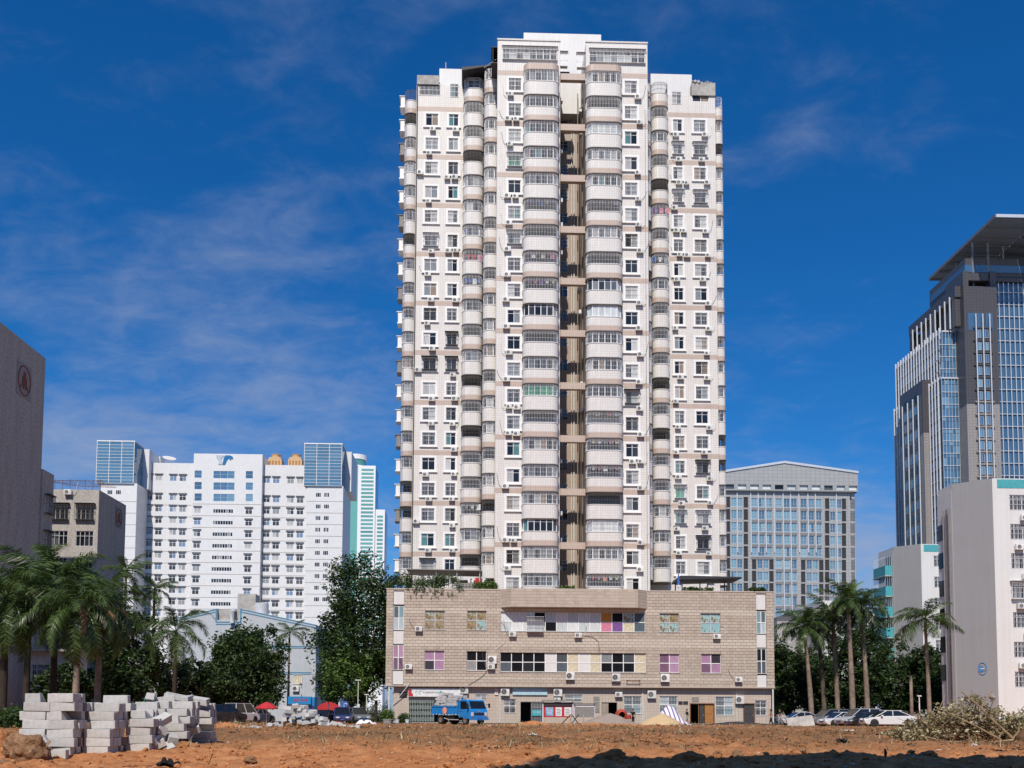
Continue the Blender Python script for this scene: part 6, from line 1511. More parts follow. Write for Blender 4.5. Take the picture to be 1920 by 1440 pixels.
for sy in (-1, 1):
    MB().extr([(1.3, 1.35), (2.32, 1.35), (2.08, 2.0), (1.3, 2.0)], sy * W2 * .985 - .012, sy * W2 * .985 + .012).build('side_window', 'car_glass', tk)
    d_ = MB().box(1.24, 2.36, sy * W2 - .004 if sy > 0 else sy * W2 - .014, sy * W2 + .014 if sy > 0 else sy * W2 + .004, .66, 1.29).build('door', 'paint_blue', tk); MB().box(1.3, 1.48, sy * (W2 + .015), sy * (W2 + .04), 1.12, 1.17).build('handle', 'black_rubber', d_)
    MB().box(2.602, 2.645, sy * .74 - .13, sy * .74 + .13, .78, 1.06).build('headlight', 'lamp_clear', tk); MB().box(2.64, 2.66, sy * .74 - .1, sy * .74 + .1, .70, .77).build('indicator', 'amber', tk)
    mr = MB().tube([(2.35, sy * .95, 1.75), (2.55, sy * 1.2, 1.7)], .02, 5).build('mirror', 'black_rubber', tk); MB().box(2.5, 2.57, sy * 1.2 - .09, sy * 1.2 + .09, 1.45, 1.82).build('mirror_head', 'black_rubber', mr)
    for x, r_ in ((1.85, .38), (-1.55, .40)): wheel(tk, x, sy * .82, r_, .24, sy)
    wheel(tk, -1.55, sy * .52, .40, .22, sy)
    MB().box(1.42, 2.28, sy * .72 - .26, sy * .72 + .26, .80, .86).build('mudguard', 'black_rubber', tk)
MB().box(2.624, 2.66, -.55, .55, .86, 1.02).build('grille', 'black_rubber', tk); MB().box(2.5, 2.74, -.98, .98, .40, .63).build('bumper', 'paint_blue', tk); MB().box(2.742, 2.752, -.24, .24, .46, .58).build('number_plate', 'plate_blue', tk)
MB().lathe([(.09, 0), (.09, .02)], 14, (2.625, 0, 1.14), 0, 'x').build('badge', 'chrome', tk)
MB().box(2.15, 2.3, -.6, .6, 1.3, 1.42).build('dashboard_clutter', 'cloth_orange', tk)
m = MB().box(-2.5, 1.9, -.42, -.30, .55, .75).box(-2.5, 1.9, .30, .42, .55, .75); m.build('chassis_rail', 'dark_metal', tk)
MB().box(-.7, .3, .45, .85, .35, .72).build('fuel_tank', 'dark_metal', tk); MB().box(-.7, .3, -.85, -.45, .35, .72).build('toolbox', 'dark_metal', tk)
for sy in (-1, 1): MB().tube([(-1.0, sy * .93, .55), (-.3, sy * .93, .42), (1.0, sy * .93, .42)], .035, 5).build('side_guard', 'steel_bar', tk)
bx0, bx1, bz0, bz1 = -2.62, .98, .86, 1.52
bed = MB().box(bx0, bx1, -1.0, 1.0, bz0, bz0 + .08).box(bx0, bx1, -1.04, -1.0, bz0, bz1).box(bx0, bx1, 1.0, 1.04, bz0, bz1).box(bx1 - .05, bx1, -.999, .999, bz0 + .081, bz1 + .45).box(bx0, bx0 + .05, -.999, .999, bz0 + .081, bz1); bd = bed.build('dump_bed', 'paint_blue', tk)
for i in range(8):
    for sy in (-1, 1): x = bx0 + .05 + i * (bx1 - bx0 - .1) / 7; MB().box(x - .04, x + .04, sy * 1.042 if sy > 0 else -1.1, 1.1 if sy > 0 else -1.042, bz0, bz1).build('bed_rib', 'paint_blue', bd)
for sy in (-1, 1): MB().box(bx0 - .02, bx1 + .02, sy * 1.03 - .07, sy * 1.03 + .07, bz1 + .002, bz1 + .09).build('top_rail', 'paint_blue', bd)
for k in range(8):
    z0 = .82 + .0; MB().box(-.05, .05, -1.12, -1.1, 0, .06).build('reflector', 'sign_white', bd, (bx0 + .3 + k * .45, 0, bz0 - .02))
MB().lathe([(.3, 0), (.3, -.02)], 16, (-.7, -1.105, 1.2), 0, 'y').build('warning_disc', 'cloth_coral', tk)
ct_, st_ = math.cos(R(-50)), math.sin(R(-50))
for k in range(2, 8):
    ni, nj = (4, 4) if k < 5 else (4, 3) if k < 7 else (2, 2)
    for i in range(ni):
        for j in range(nj):
            if k < 7 and 0 < i < ni - 1 and j > 0: continue
            if i == 0 and j > 0 and k < 6: continue
            x, y = bx0 + .5 + i * .78 + (.2 if k > 6 else 0) + rb.uniform(-.06, .06), -.72 + j * .42 + (.18 if k > 5 else 0) + rb.uniform(-.04, .04); z = bz0 + .1 + k * (BH + .02)
            put('concrete_block', BLK[rb.randrange(3)], None, (XT_ + x * ct_ - y * st_, 87 + x * st_ + y * ct_, tz + z + BH / 2), (rb.uniform(-.05, .05), rb.uniform(-.05, .05), R(-50) + rb.uniform(-.15, .15)), label='white block heaped on the blue dump truck', category='concrete block', group='blocks on the dump truck')
MB().box(bx0 + .1, bx1 - .1, -.95, .95, .0, .44).build('load_bedding', 'aac_block', tk, (0, 0, bz0 + .085))

# ------------------------------------------------------------------ site equipment and street furniture
def gpt(px, Y): X = AX(px, Y); return Vector((X, Y, ground_h(X, Y) if Y < 108 else -.04))
def heap(name, label, px, Y, wpx, h, mat, seed, cat, depth=2.2, rough=.08, n=34):
    b = gpt(px, Y); w = wpx * Y / FPX / 2; m = MB(); 
    for j in range(n + 1):
        for i in range(n + 1):
            u, v = i / n * 2 - 1, j / n * 2 - 1; d = math.sqrt(u * u + v * v); z = h * max(0, 1 - d) ** .85 * (1 + .18 * noise.noise((u * 2 + seed, v * 2, 0))) + rough * noise.noise((u * 9, v * 9, seed)) * (d < 1) - (.12 if d >= 1 else .0)
            m.v.append((u * w, v * depth, z - .02))
    m.f = [[j * (n + 1) + i, j * (n + 1) + i + 1, (j + 1) * (n + 1) + i + 1, (j + 1) * (n + 1) + i] for j in range(n) for i in range(n)]; m.m = [0] * len(m.f)
    o = m.build(name, mat, None, b, smooth=True, label=label, category=cat); return o
t = NT('gravel'); f = t.noise(22, 3, .7); t.color(t.ramp(f, [(.3, (.16, .12, .10)), (.55, (.40, .33, .28)), (.75, (.58, .52, .46))])); t.rough(.95, .1); t.bump(f, 1, .08)
t = NT('sand'); f = t.noise(14, 6, .7); t.color(t.ramp(f, [(.3, (.44, .31, .17)), (.7, (.62, .46, .27))])); t.rough(.95, .1); t.bump(f, .6, .04)
t = NT('asphalt_heap'); f = t.noise(9, 6, .7); t.color(t.ramp(f, [(.3, (.02, .02, .022)), (.7, (.08, .075, .075))])); t.rough(.9, .2); t.bump(f, .9, .06)
t = NT('rock'); f = t.noise(3.5, 7, .65); t.color(t.ramp(f, [(.3, (.10, .055, .03)), (.55, (.27, .155, .085)), (.8, (.42, .30, .20))])); t.rough(.95, .1); t.bump(f, .8, .05)
heap('gravel_pile', 'grey-pink gravel heap in front of the red mixer', 1142, 100, 112, 1.12, 'gravel', 3, 'gravel pile')
heap('sand_pile', 'yellow sand heap in front of the striped tarp', 1240, 97.5, 86, 1.16, 'sand', 5, 'sand pile', 1.9, .04)
heap('asphalt_pile', 'long low black asphalt mound before the brown doors', 1385, 106, 150, .42, 'asphalt_heap', 6, 'asphalt pile', 1.5, .06)
heap('soil_heap', 'orange soil heap at the left edge beside the boulder', 2, 24.5, 66, .62, 'dirt', 8, 'soil heap', 1.0, .12)
heap('soil_heap', 'orange soil heap between the block piles and the black SUV', 424, 58, 80, .28, 'dirt', 9, 'soil heap', 1.6, .14)
heap('soil_heap', 'small orange soil heap at the open doorway', 1000, 111, 62, .42, 'dirt', 10, 'soil heap', 1.2, .1)
# striped tarp
t = NT('striped_tarp'); sp = t.new('ShaderNodeSeparateXYZ'); t.l.new(t.coord(), sp.inputs[0]); sw = t.math('SINE', t.math('MULTIPLY', t.math('ADD', sp.outputs[0], t.math('MULTIPLY', sp.outputs[2], .25)), 15.0)); t.color(t.ramp(sw, [(.48, (.72, .70, .72)), (.56, (.15, .11, .33))])); t.rough(.6, .3)
b = gpt(1256, 99.6); m = MB(); n = 26; w = 2.0
for j in range(n + 1):
    for i in range(n + 1):
        u, v = i / n * 2 - 1, j / n; x = u * w + .5 * v * (1 - v); hh = 2.0 * math.exp(-((u + .1) / .62) ** 2) * math.sin(PI * (.04 + .92 * v)) ** .55 + .06 * noise.noise((u * 5, v * 5, 2)); m.v.append((x, -1.0 + v * 2.0, max(.03, hh) + .02 * math.sin(u * 20)))
m.f = [[j * (n + 1) + i, j * (n + 1) + i + 1, (j + 1) * (n + 1) + i + 1, (j + 1) * (n + 1) + i] for j in range(n) for i in range(n)]; m.m = [0] * len(m.f)
m.build('striped_tarp', 'striped_tarp', None, b, smooth=True, label='blue and white striped tarp draped behind the sand heap', category='tarp')
# mixer
b = gpt(1165, 105); mx = thing('concrete_mixer', 'red drum concrete mixer behind the gravel heap', 'concrete mixer', b, R(-25)); plain('mixer_red', (.42, .06, .035), .5, var=.25)
dr = MB().lathe([(.28, -.75), (.42, -.7), (.62, -.3), (.62, .15), (.42, .6), (.36, .66), (.32, .6), (.5, .1), (.45, -.2)], 20, (0, 0, 0), 0, 'y', False).build('drum', 'mixer_red', mx, (0, 0, 1.05), (R(0), 0, R(205)), smooth=True)
MB().lathe([(.3, -.52), (.3, -.5)], 16, (0, 0, 0), 0, 'y').build('drum_back', 'slab_dark', dr)
for x in (-.45, .45):
    MB().tube([(x, -.5, -.05), (x * 1.1, 0, .95)], .035, 5).build('leg', 'dark_metal', mx); MB().tube([(x, .5, -.05), (x * 1.1, 0, .95)], .035, 5).build('leg', 'dark_metal', mx)
    MB().lathe([(.2, -.04), (.2, .04)], 12, (x * 1.35, .45, .2), 0, 'x').build('wheel', 'black_rubber', mx)
MB().box(.62, 1.0, -.25, .25, .6, 1.05).build('motor', 'mixer_red', mx)
# notice boards
b = gpt(1046, 113.6); nb = thing('notice_board', 'notice board with red panel and three posters by the doorway', 'notice board', b)
wN = 56 * 113.6 / FPX; zN = AZ(1317, 113.6, 1046) - b.z; zL = AZ(1345, 113.6, 1046) - b.z
for sx in (-1, 1): MB().box(sx * wN / 2 - .07, sx * wN / 2 + .07, -.07, .07, -.05, zN + .1).build('post', 'steel_bar', nb)
MB().box(-wN / 2 + .072, wN / 2 - .072, .0, .08, zL, zN).build('panel', 'sign_red', nb); MB().extr([(-wN / 2 - .25, zN + .1), (wN / 2 + .25, zN + .1), (wN / 2 + .1, zN + .28), (-wN / 2 - .1, zN + .28)], -.35, .25).build('roof', 'pipe_grey', nb); MB().box(-wN / 2 + .072, wN / 2 - .072, -.12, -.002, zN - .4, zN).build('header', 'dark_metal', nb)
for i, (mt, ww) in enumerate((('poster_blue', .85), ('poster_white', .7), ('poster_white', .8))):
    p_ = MB().box(-ww / 2, ww / 2, -.03, -.003, 0, 1.0).build('poster', mt, nb, (-wN / 2 + .75 + i * 1.05, 0, zL + .15))
    for k in range(4): MB().box(-ww * .36, ww * (.36 - .1 * (k % 2)), -.036, -.031, .2 + k * .18, .25 + k * .18).build('text_line', 'ink' if i else 'poster_white', p_)
b = gpt(1096, 113.8); nb2 = thing('notice_board', 'blank grey metal display board left of the mixer', 'notice board', b); w_ = 38 * 113.8 / FPX
for sx in (-1, 1): MB().box(sx * w_ / 2 - .05, sx * w_ / 2 + .05, -.05, .05, -.05, 2.25).build('post', 'steel_bar', nb2)
MB().box(-w_ / 2 + .052, w_ / 2 - .052, 0, .06, .75, 1.95).build('panel', 'pipe_grey', nb2); MB().box(-w_ / 2 - .1, w_ / 2 + .1, -.2, .2, 2.26, 2.34).build('roof', 'dark_metal', nb2); MB().box(-w_ / 2 + .052, w_ / 2 - .052, -.03, .06, 1.96, 2.2).build('header', 'poster_white', nb2)
b = gpt(1070, 98); tr = thing('wood_trestle', 'crossed wooden barrier with orange post in front of the notice board', 'barrier', b)
for x, dx in ((-.9, .9), (.05, .75), (.8, -.7)): MB().tube([(x, 0, 0), (x + dx, 0, .95)], .05, 5).build('brace', 'bark_dark', tr)
MB().box(-.05, .05, -.05, .05, -.05, 1.0).build('post', 'wood_pale', tr); MB().box(1.2, 1.3, -.05, .05, -.05, .9).build('post', 'wood_pale', tr)
# kiosk
b = gpt(566, 104); ks = thing('kiosk', 'blue street kiosk with rounded front window behind the far block heap', 'kiosk', b); kw, kh = 46 * 104 / FPX, AZ(1307, 104, 566) - b.z
MB().box(-kw / 2, kw / 2, 0, 2.0, 0, kh).build('body', 'kiosk_blue', ks); MB().box(-kw / 2 - .1, kw / 2 - .3, -.35, -.003, kh - .75, kh + .05).build('fascia', 'kiosk_blue', ks)
text('lettering', '福利彩票', .38, 'sign_red', ks, (-.1, -.36, kh - .35))
cvp = [(-kw / 2 + .1 + (kw - .75) * i / 10, -.32 * math.sin(PI * i / 10)) for i in range(11)]; MB().prism(cvp + [(kw / 2 - .65, .0), (-kw / 2 + .1, .0)], .95, kh - .8).build('window', 'pane_bright', ks); MB().prism(cvp + [(kw / 2 - .65, .0), (-kw / 2 + .1, .0)], .6, .94).build('counter', 'kiosk_blue', ks); MB().box(kw / 2 - .55, kw / 2 - .02, -.02, -.002, .2, kh - .9).build('side_panel', 'paint_navy', ks)
# umbrella, red gate, awnings, signs, lamps
b = gpt(500, 100.5); um = thing('parasol', 'red parasol left of the blue kiosk', 'parasol', b); plain('parasol_red', (.50, .03, .035), .6)
zu = AZ(1316, 100.5, 500) - b.z; MB().lathe([(.02, zu), (.5, zu - .18), (1.15, zu - .62), (1.12, zu - .72)], 10, (0, 0, 0), 0, 'z', False).build('canopy', 'parasol_red', um); MB().tube([(0, 0, 0), (0, 0, zu)], .03, 6).build('pole', 'steel_bar', um)
b = gpt(616, 121); rg = thing('red_gate', 'red arched metal gate behind the parked black sedan', 'gate', b); gw2_ = 49 * 121 / FPX
for sx in (-1, 1):
    pts = [(sx * .05, 0)] + [(sx * (.05 + (gw2_ / 2 - .1) * i / 8), 2.45 - .75 * (i / 8) ** 1.6) for i in range(9)] + [(sx * (gw2_ / 2 - .05), 0)]
    lf = MB().extr(pts if sx > 0 else pts[::-1], 0, .06).build('leaf', 'parasol_red', rg)
    for i in range(5): MB().box(sx * (.3 + i * .6) - .03, sx * (.3 + i * .6) + .03, -.03, -.002, .1, 1.75).build('bar', 'mixer_red', lf)
    MB().box(sx * gw2_ / 2 - .03, sx * gw2_ / 2 + .1, -.05, .12, 0, 2.2).build('post', 'rust', rg)
plain('awning_green', (.03, .26, .15), .7)
for px, w_, Y, lb in ((284, 42, 98, 'green awning roof behind the ladder'), (372, 34, 98, 'green awning roof beside the black SUV')):
    b = gpt(px, Y); aw = thing('green_awning', lb, 'awning', b); ww = w_ * Y / FPX / 2; z = AZ(1311, Y, px) - b.z
    MB().extr([(-ww, z - .35), (ww, z - .35), (ww, z), (-ww, z + .02)], -.8, .8).build('canopy', 'awning_green', aw)
    for sx in (-1, 1): MB().tube([(sx * (ww - .1), .6, 0), (sx * (ww - .1), .6, z - .36)], .04, 5).build('post', 'steel_bar', aw)
b = gpt(352, 112); ys = thing('yellow_sign', 'yellow shop sign seen behind the slim palm', 'sign', b); plain('sign_yellow', (.65, .38, .03), .5); z = AZ(1272, 112, 352) - b.z
MB().box(-.9, .9, 0, .12, z - .35, z + .35).build('board', 'sign_yellow', ys); MB().tube([(-.8, .2, 0), (-.8, .2, z)], .05, 5).build('post', 'pipe_grey', ys); MB().tube([(.8, .2, 0), (.8, .2, z)], .05, 5).build('post', 'pipe_grey', ys); text('lettering', '美食', .5, 'sign_red', ys, (0, -.005, z))
def lamp_post(label, px, Y, top, arm=.5, name='street_lamp'):
    b = gpt(px, Y); o = thing(name, label, 'street lamp', b); H = AZ(top, Y, px) - b.z
    MB().tube([(0, 0, -.05), (0, 0, H * .5), (0, 0, H)], [.07, .055, .045], 6).build('post', 'pipe_white', o)
    MB().box(-arm, arm, -.09, .09, H + .002, H + .1).build('lamp_head', 'pipe_white', o)
lamp_post('tall white T-shaped street lamp left of the podium', 671, 120, 1276, .35); lamp_post('short white lamp with side arm by the clipped hedge', 687, 115, 1303, .25); lamp_post('thin white lamp standing behind the white sedan', 1724, 84, 1306, .16); lamp_post('thin pole lamp in front of the blue trimmed hall', 565, 119, 1283, .25); lamp_post('tall thin pole at the right end of the hall', 591, 125, 1290, .1)
b = gpt(646, 114); ps = thing('parking_sign', 'round blue arrow sign above the dark blue car', 'sign', b); z = AZ(1321, 114, 646) - b.z
MB().tube([(0, 0, 0), (0, 0, z)], .04, 6).build('post', 'steel_bar', ps); MB().lathe([(.42, 0), (.42, .03)], 18, (0, -.05, z), 0, 'y').build('disc', 'plate_blue', ps); MB().tube([(-.05, -.06, z - .25), (-.05, -.06, z + .1), (.18, -.06, z + .1)], .05, 4).build('arrow', 'sign_white', ps); MB().extr([(.15, z - .02), (.3, z + .1), (.15, z + .22)], -.07, -.052).build('arrow_head', 'sign_white', ps)
b = gpt(705, 112); mt_ = thing('mushroom_table', 'dark post with a pale round top beside the planter', 'post', b); z = AZ(1313, 112, 705) - b.z
MB().tube([(0, 0, -.05), (0, 0, z - .06)], [.2, .16], 8).build('stem', 'bark_dark', mt_); MB().lathe([(.3, z - .06), (.52, z - .03), (.5, z + .04)], 14).build('top', 'concrete', mt_)
b = gpt(727, 112.3); pl_ = MB().lathe([(.5, 0), (.62, .4), (.66, .42), (.66, .48), (.5, .48)], 16).build('planter', 'concrete', None, b, label='low grey concrete planter by the podium corner', category='planter')
for px, lb in ((745, 'white plant pot near the drain pipe'), (764, 'white plant pot at the lattice gate')): MB().lathe([(.2, 0), (.28, .42), (.3, .45)], 12).build('plant_pot', 'sign_white', None, (AX(px, 115), 115, -.04), label=lb, category='plant pot')
b = gpt(1500, 90); MB().box(-1.25, 1.25, -.5, .5, -.09, .09).build('concrete_slab', 'concrete', None, b + Vector((0, 0, .42)), (R(68), R(-7), R(5)), label='tilted grey concrete slab leaning at the end of the parking row', category='slab')
b = gpt(697, 104); MB().box(-1.1, 1.1, -.4, .4, 0, .14).build('timber_stack', 'rust', None, b, label='flat stack of brown boards by the planter', category='boards')
# low wall and glimpses of white cars/walls behind the trees are left to the buildings
# roof pergola, canopy and parasol on the podium
pg = thing('roof_pergola', 'dark flat pergola roof on the right of the podium', 'pergola', (AX(1328, 119.5), 119.5, 15.5)); pw2 = 118 * 119.5 / FPX / 2; zp = AZ(1086, 119.5, 1328) - 15.5
MB().extr([(-pw2, zp - .25), (pw2 + .2, zp), (pw2 + .1, zp + .15), (-pw2 + .3, zp + .25)], -1.3, 3.5).build('roof', 'awning_dark', pg)
for x in (-pw2 + .5, -.2, pw2 - .9): MB().box(x - .06, x + .06, -1.1, -.98, 0, zp - .16).build('post', 'dark_metal', pg); MB().box(x - .06, x + .06, 3.0, 3.12, 0, zp - .1).build('post', 'dark_metal', pg)
lc = thing('roof_canopy', 'pale corrugated canopy on the left of the podium roof', 'canopy', (AX(832, 121), 121, 15.5)); pw2 = 140 * 121 / FPX / 2; zp = AZ(1073, 121, 832) - 15.5
MB().extr([(-pw2, zp), (pw2, zp - .1), (pw2, zp), (-pw2, zp + .1)], -2.2, 3.0).build('roof', 'pipe_grey', lc)
for x in (-pw2 + .3, -1, 1.5, pw2 - .3): MB().tube([(x, -1.9, 0), (x, -1.9, zp - .12)], .05, 5).build('post', 'steel_bar', lc)
put('railing', grille_mesh(5.0, .9, 'pipe_white'), lc, (pw2 - 1.0, -2.6, .62))
pr_ = thing('closed_parasol', 'folded blue and white parasol under the roof pergola', 'parasol', (AX(1274, 118), 118, 15.74)); MB().tube([(0, 0, 0), (0, 0, 2.3)], .03, 6).build('pole', 'steel_bar', pr_); MB().lathe([(.22, .55), (.17, 1.2), (.05, 2.2)], 8).build('folded_canopy', 'cloth_blue', pr_); MB().lathe([(.225, .54), (.235, .75), (.22, .8)], 8).build('trim', 'cloth_white', pr_)
# laundry
def shirt(mat, parent, x, z, s_=1.0, rz=0):
    p = [(-.16, -.6), (.16, -.6), (.18, -.12), (.34, -.22), (.38, -.08), (.16, .06), (-.16, .06), (-.38, -.08), (-.34, -.22), (-.18, -.12)]
    MB().extr([(a * s_, b * s_) for a, b in p], -.02, .02).build('garment', mat, parent, (x, 0, z), (rz, 0, 0))
def towel(mat, parent, x, z, w, h): MB().box(-w / 2, w / 2, -.015, .015, -h, 0).build('garment', mat, parent, (x, 0, z))
def laundry(label, px, py, Y, mats, span, towels=False):
    q = at(px, py, Y); o = thing('laundry', label, 'laundry', (q.x, Y, q.z + .55), 0, 'laundry on the tower balconies'); w = span / 2
    MB().tube([(-w, 0, 0), (w, 0, 0)], .012, 4).build('line', 'steel_bar', o)
    for i, mt in enumerate(mats):
        x = -w * .9 + 1.8 * w * i / max(1, len(mats) - 1)
        (towel(mt, o, x, -.02, .5, .75) if towels or i % 3 == 2 else shirt(mt, o, x, -.08, .9))
YF = 119.33
laundry('red, pink, coral and lime clothes on the lowest right centre balcony', 1134, 1086, YF, ['cloth_red', 'cloth_pink', 'cloth_coral', 'cloth_white', 'cloth_lime'], 3.2)
laundry('white and pink towels on a right centre balcony halfway up', 1138, 776, YF, ['cloth_white', 'cloth_black', 'cloth_coral', 'cloth_white'], 2.6, True)
laundry('patterned pale clothes on the right centre balcony above the fifth', 1135, 828, YF, ['cloth_cream', 'cloth_white', 'cloth_grey', 'cloth_pink', 'cloth_cream'], 3.2, True)
laundry('pink and white clothes on the fifth right centre balcony', 1135, 880, YF, ['cloth_white', 'cloth_pink', 'cloth_white', 'cloth_grey', 'cloth_pink'], 3.2)
laundry('blue and red clothes high on the right centre bay', 1138, 432, YF, ['cloth_blue', 'cloth_white', 'cloth_red', 'cloth_black'], 2.2)
laundry('dark and pale clothes on the right centre bay below the crown', 1138, 380, YF, ['cloth_grey', 'cloth_blue', 'cloth_white'], 2.4)
laundry('blue clothes spread along the left centre bay', 1015, 380, YF, ['cloth_blue', 'cloth_blue', 'cloth_blue', 'cloth_white', 'cloth_blue'], 3.3)
laundry('pink bedding on the left centre bay', 1018, 481, YF, ['cloth_white', 'cloth_cream', 'cloth_pink'], 2.6, True)
laundry('purple, pink and yellow clothes on the left centre bay', 1015, 530, YF, ['cloth_purple', 'cloth_pink', 'cloth_purple', 'cloth_white', 'cloth_lime'], 3.2)
laundry('green and white clothes on the third left centre balcony', 1022, 984, YF + .4, ['cloth_red', 'cloth_white', 'cloth_lime'], 1.8)
laundry('row of blue clothes on a left wing balcony', 886, 530, 126.3, ['cloth_blue', 'cloth_blue', 'cloth_white', 'cloth_blue'], 1.8)
laundry('blue and red clothes on the left wing balcony two floors higher', 886, 438, 126.3, ['cloth_blue', 'cloth_red', 'cloth_white'], 1.7)
laundry('red clothes on the left wing balcony between the blue ones', 888, 485, 126.3, ['cloth_red', 'cloth_red', 'cloth_pink'], 1.6)
laundry('pale blue and white clothes on a low left wing balcony', 886, 953, 126.3, ['cloth_grey', 'cloth_white', 'cloth_white'], 1.7)
laundry('pink bedding on a high right wing balcony', 1240, 397, 126.3, ['cloth_purple', 'cloth_pink', 'cloth_pink'], 1.6, True)
laundry('white and blue clothes on the right wing balcony', 1238, 490, 126.3, ['cloth_blue', 'cloth_white', 'cloth_grey'], 1.6)
laundry('red and white clothes under the left roof canopy', 893, 1092, 119.4, ['cloth_white', 'cloth_white', 'cloth_red', 'cloth_red', 'cloth_white'], 1.9)

# ------------------------------------------------------------------ litter, stones, boulders
def rock_mesh(seed, n=2, amp=.28):
    m = bmesh.new(); bmesh.ops.create_icosphere(m, subdivisions=n, radius=1)
    for v in m.verts: v.co *= 1 + amp * noise.noise(v.co * 1.3 + Vector((seed * 3.1, 0, 0))) + amp * .5 * noise.noise(v.co * 3.1 + Vector((0, seed, 0)))
    me = bpy.data.meshes.new('rock'); m.to_mesh(me); m.free(); return me
for sd in range(3):
    pass
bk = rock_mesh(4, 4, .3); bk.materials.append(M('rock')); q = at(52, 1405, 22.6)
put('boulder', bk, None, (q.x, 22.6, ground_h(q.x, 22.6) + .2), (0, .2, .4), (.48, .36, .36), label='brown boulder at the foot of the tall block pile', category='boulder')
for i, (px, Y, s_, lb) in enumerate(((6, 20.5, .2, 'pale brown stone at the lower left corner'), (1345, 26, .12, 'small pale stone on the lit soil right of centre'), (1382, 26.5, .13, 'pale stone pair leader on the lit soil right of centre'), (1384, 24.8, .14, 'flat pale stone near the shadow edge'), (1738, 23.0, .2, 'flat brown stone near the right shadow edge'), (472, 21.5, .13, 'grey stone in the left foreground'), (1290, 21.6, .26, 'dark rounded lump on the shadow edge'), (1150, 23, .3, 'broad soil lump on the shadow edge'))):
    b = gpt(px, Y); me = rock_mesh(10 + i, 3, .42); me.materials.append(M('rock' if i < 6 else 'dirt')); put('stone', me, None, b + Vector((0, 0, s_ * .2)), (0, 0, i), (s_ * 1.3, s_, s_ * .6), label=lb, category='stone')
# countless clods and pebbles
rr = random.Random(99); m = MB(); m2 = MB()
base = [rock_mesh(k, 1, .35) for k in range(4)]; bv_ = [([v.co.copy() for v in me.vertices], [list(p.vertices) for p in me.polygons]) for me in base]
def scatter(mb_, n, y0, y1, s0, s1, xr=.62):
    for _ in range(n):
        y = y0 + (y1 - y0) * rr.random() ** 1.5; x = rr.uniform(-xr, xr) * y + .02 * y; s_ = s0 + (s1 - s0) * rr.random() ** 3.0
        vs_, fs_ = bv_[rr.randrange(4)]; a = rr.uniform(0, 6.28); c_, n_ = math.cos(a), math.sin(a); z = dirt_h(x, y); kz = rr.uniform(.45, .85); kx = rr.uniform(.8, 1.5)
        mb_.add([(x + (v.x * c_ * kx - v.y * n_) * s_, y + (v.x * n_ * kx + v.y * c_) * s_, z + v.z * s_ * kz + s_ * .15) for v in vs_], fs_)
scatter(m, 12000, 16.5, 62, .012, .10); scatter(m, 3500, 50, 104, .03, .14)
m.build('soil_clods', 'dirt', None, smooth=False, kind='stuff', label='loose orange soil clods and crumbs over the lot', category='clods')
plain('rubble_pale', (.50, .44, .38), .9, .1, 0, .25, 6); scatter(m2, 800, 17, 70, .012, .06); scatter(m2, 500, 60, 104, .03, .09)
m2.build('pale_rubble', 'rubble_pale', None, kind='stuff', label='small pale stones and broken mortar bits over the lot', category='rubble')
# dry weeds and twigs
m = MB()
for _ in range(1500):
    y = rr.uniform(26, 88); x = rr.uniform(-.55, .6) * y
    if noise.noise((x * .09, y * .09, 3)) < -.05: continue
    z = dirt_h(x, y)
    for k in range(7):
        a = rr.uniform(0, 6.28); l_ = rr.uniform(.08, .28) * (1 + y / 120); d = Vector((math.cos(a), math.sin(a), rr.uniform(.2, 1.1))) * l_; wv = Vector((-math.sin(a), math.cos(a), 0)) * (.006 + y * .00022); p = Vector((x + rr.uniform(-.2, .2), y + rr.uniform(-.2, .2), z)); m.add([p - wv, p + wv, p + d], [(0, 1, 2)])
m.build('dry_weeds', 'leaf_dry', None, kind='stuff', label='dry trampled weeds and straw on the soil', category='weeds')
m = MB()
for _ in range(2200):
    y = rr.uniform(26, 84); x = rr.uniform(-.5, .6) * y
    if noise.noise((x * .07, y * .11, 8)) < -.02: continue
    leaves(m, (x, y, dirt_h(x, y) + .04), .22, 10, .05, rr, .3)
m.build('leaf_litter', 'leaf_brown', None, kind='stuff', label='dark brown leaf litter scattered over the lot', category='litter')
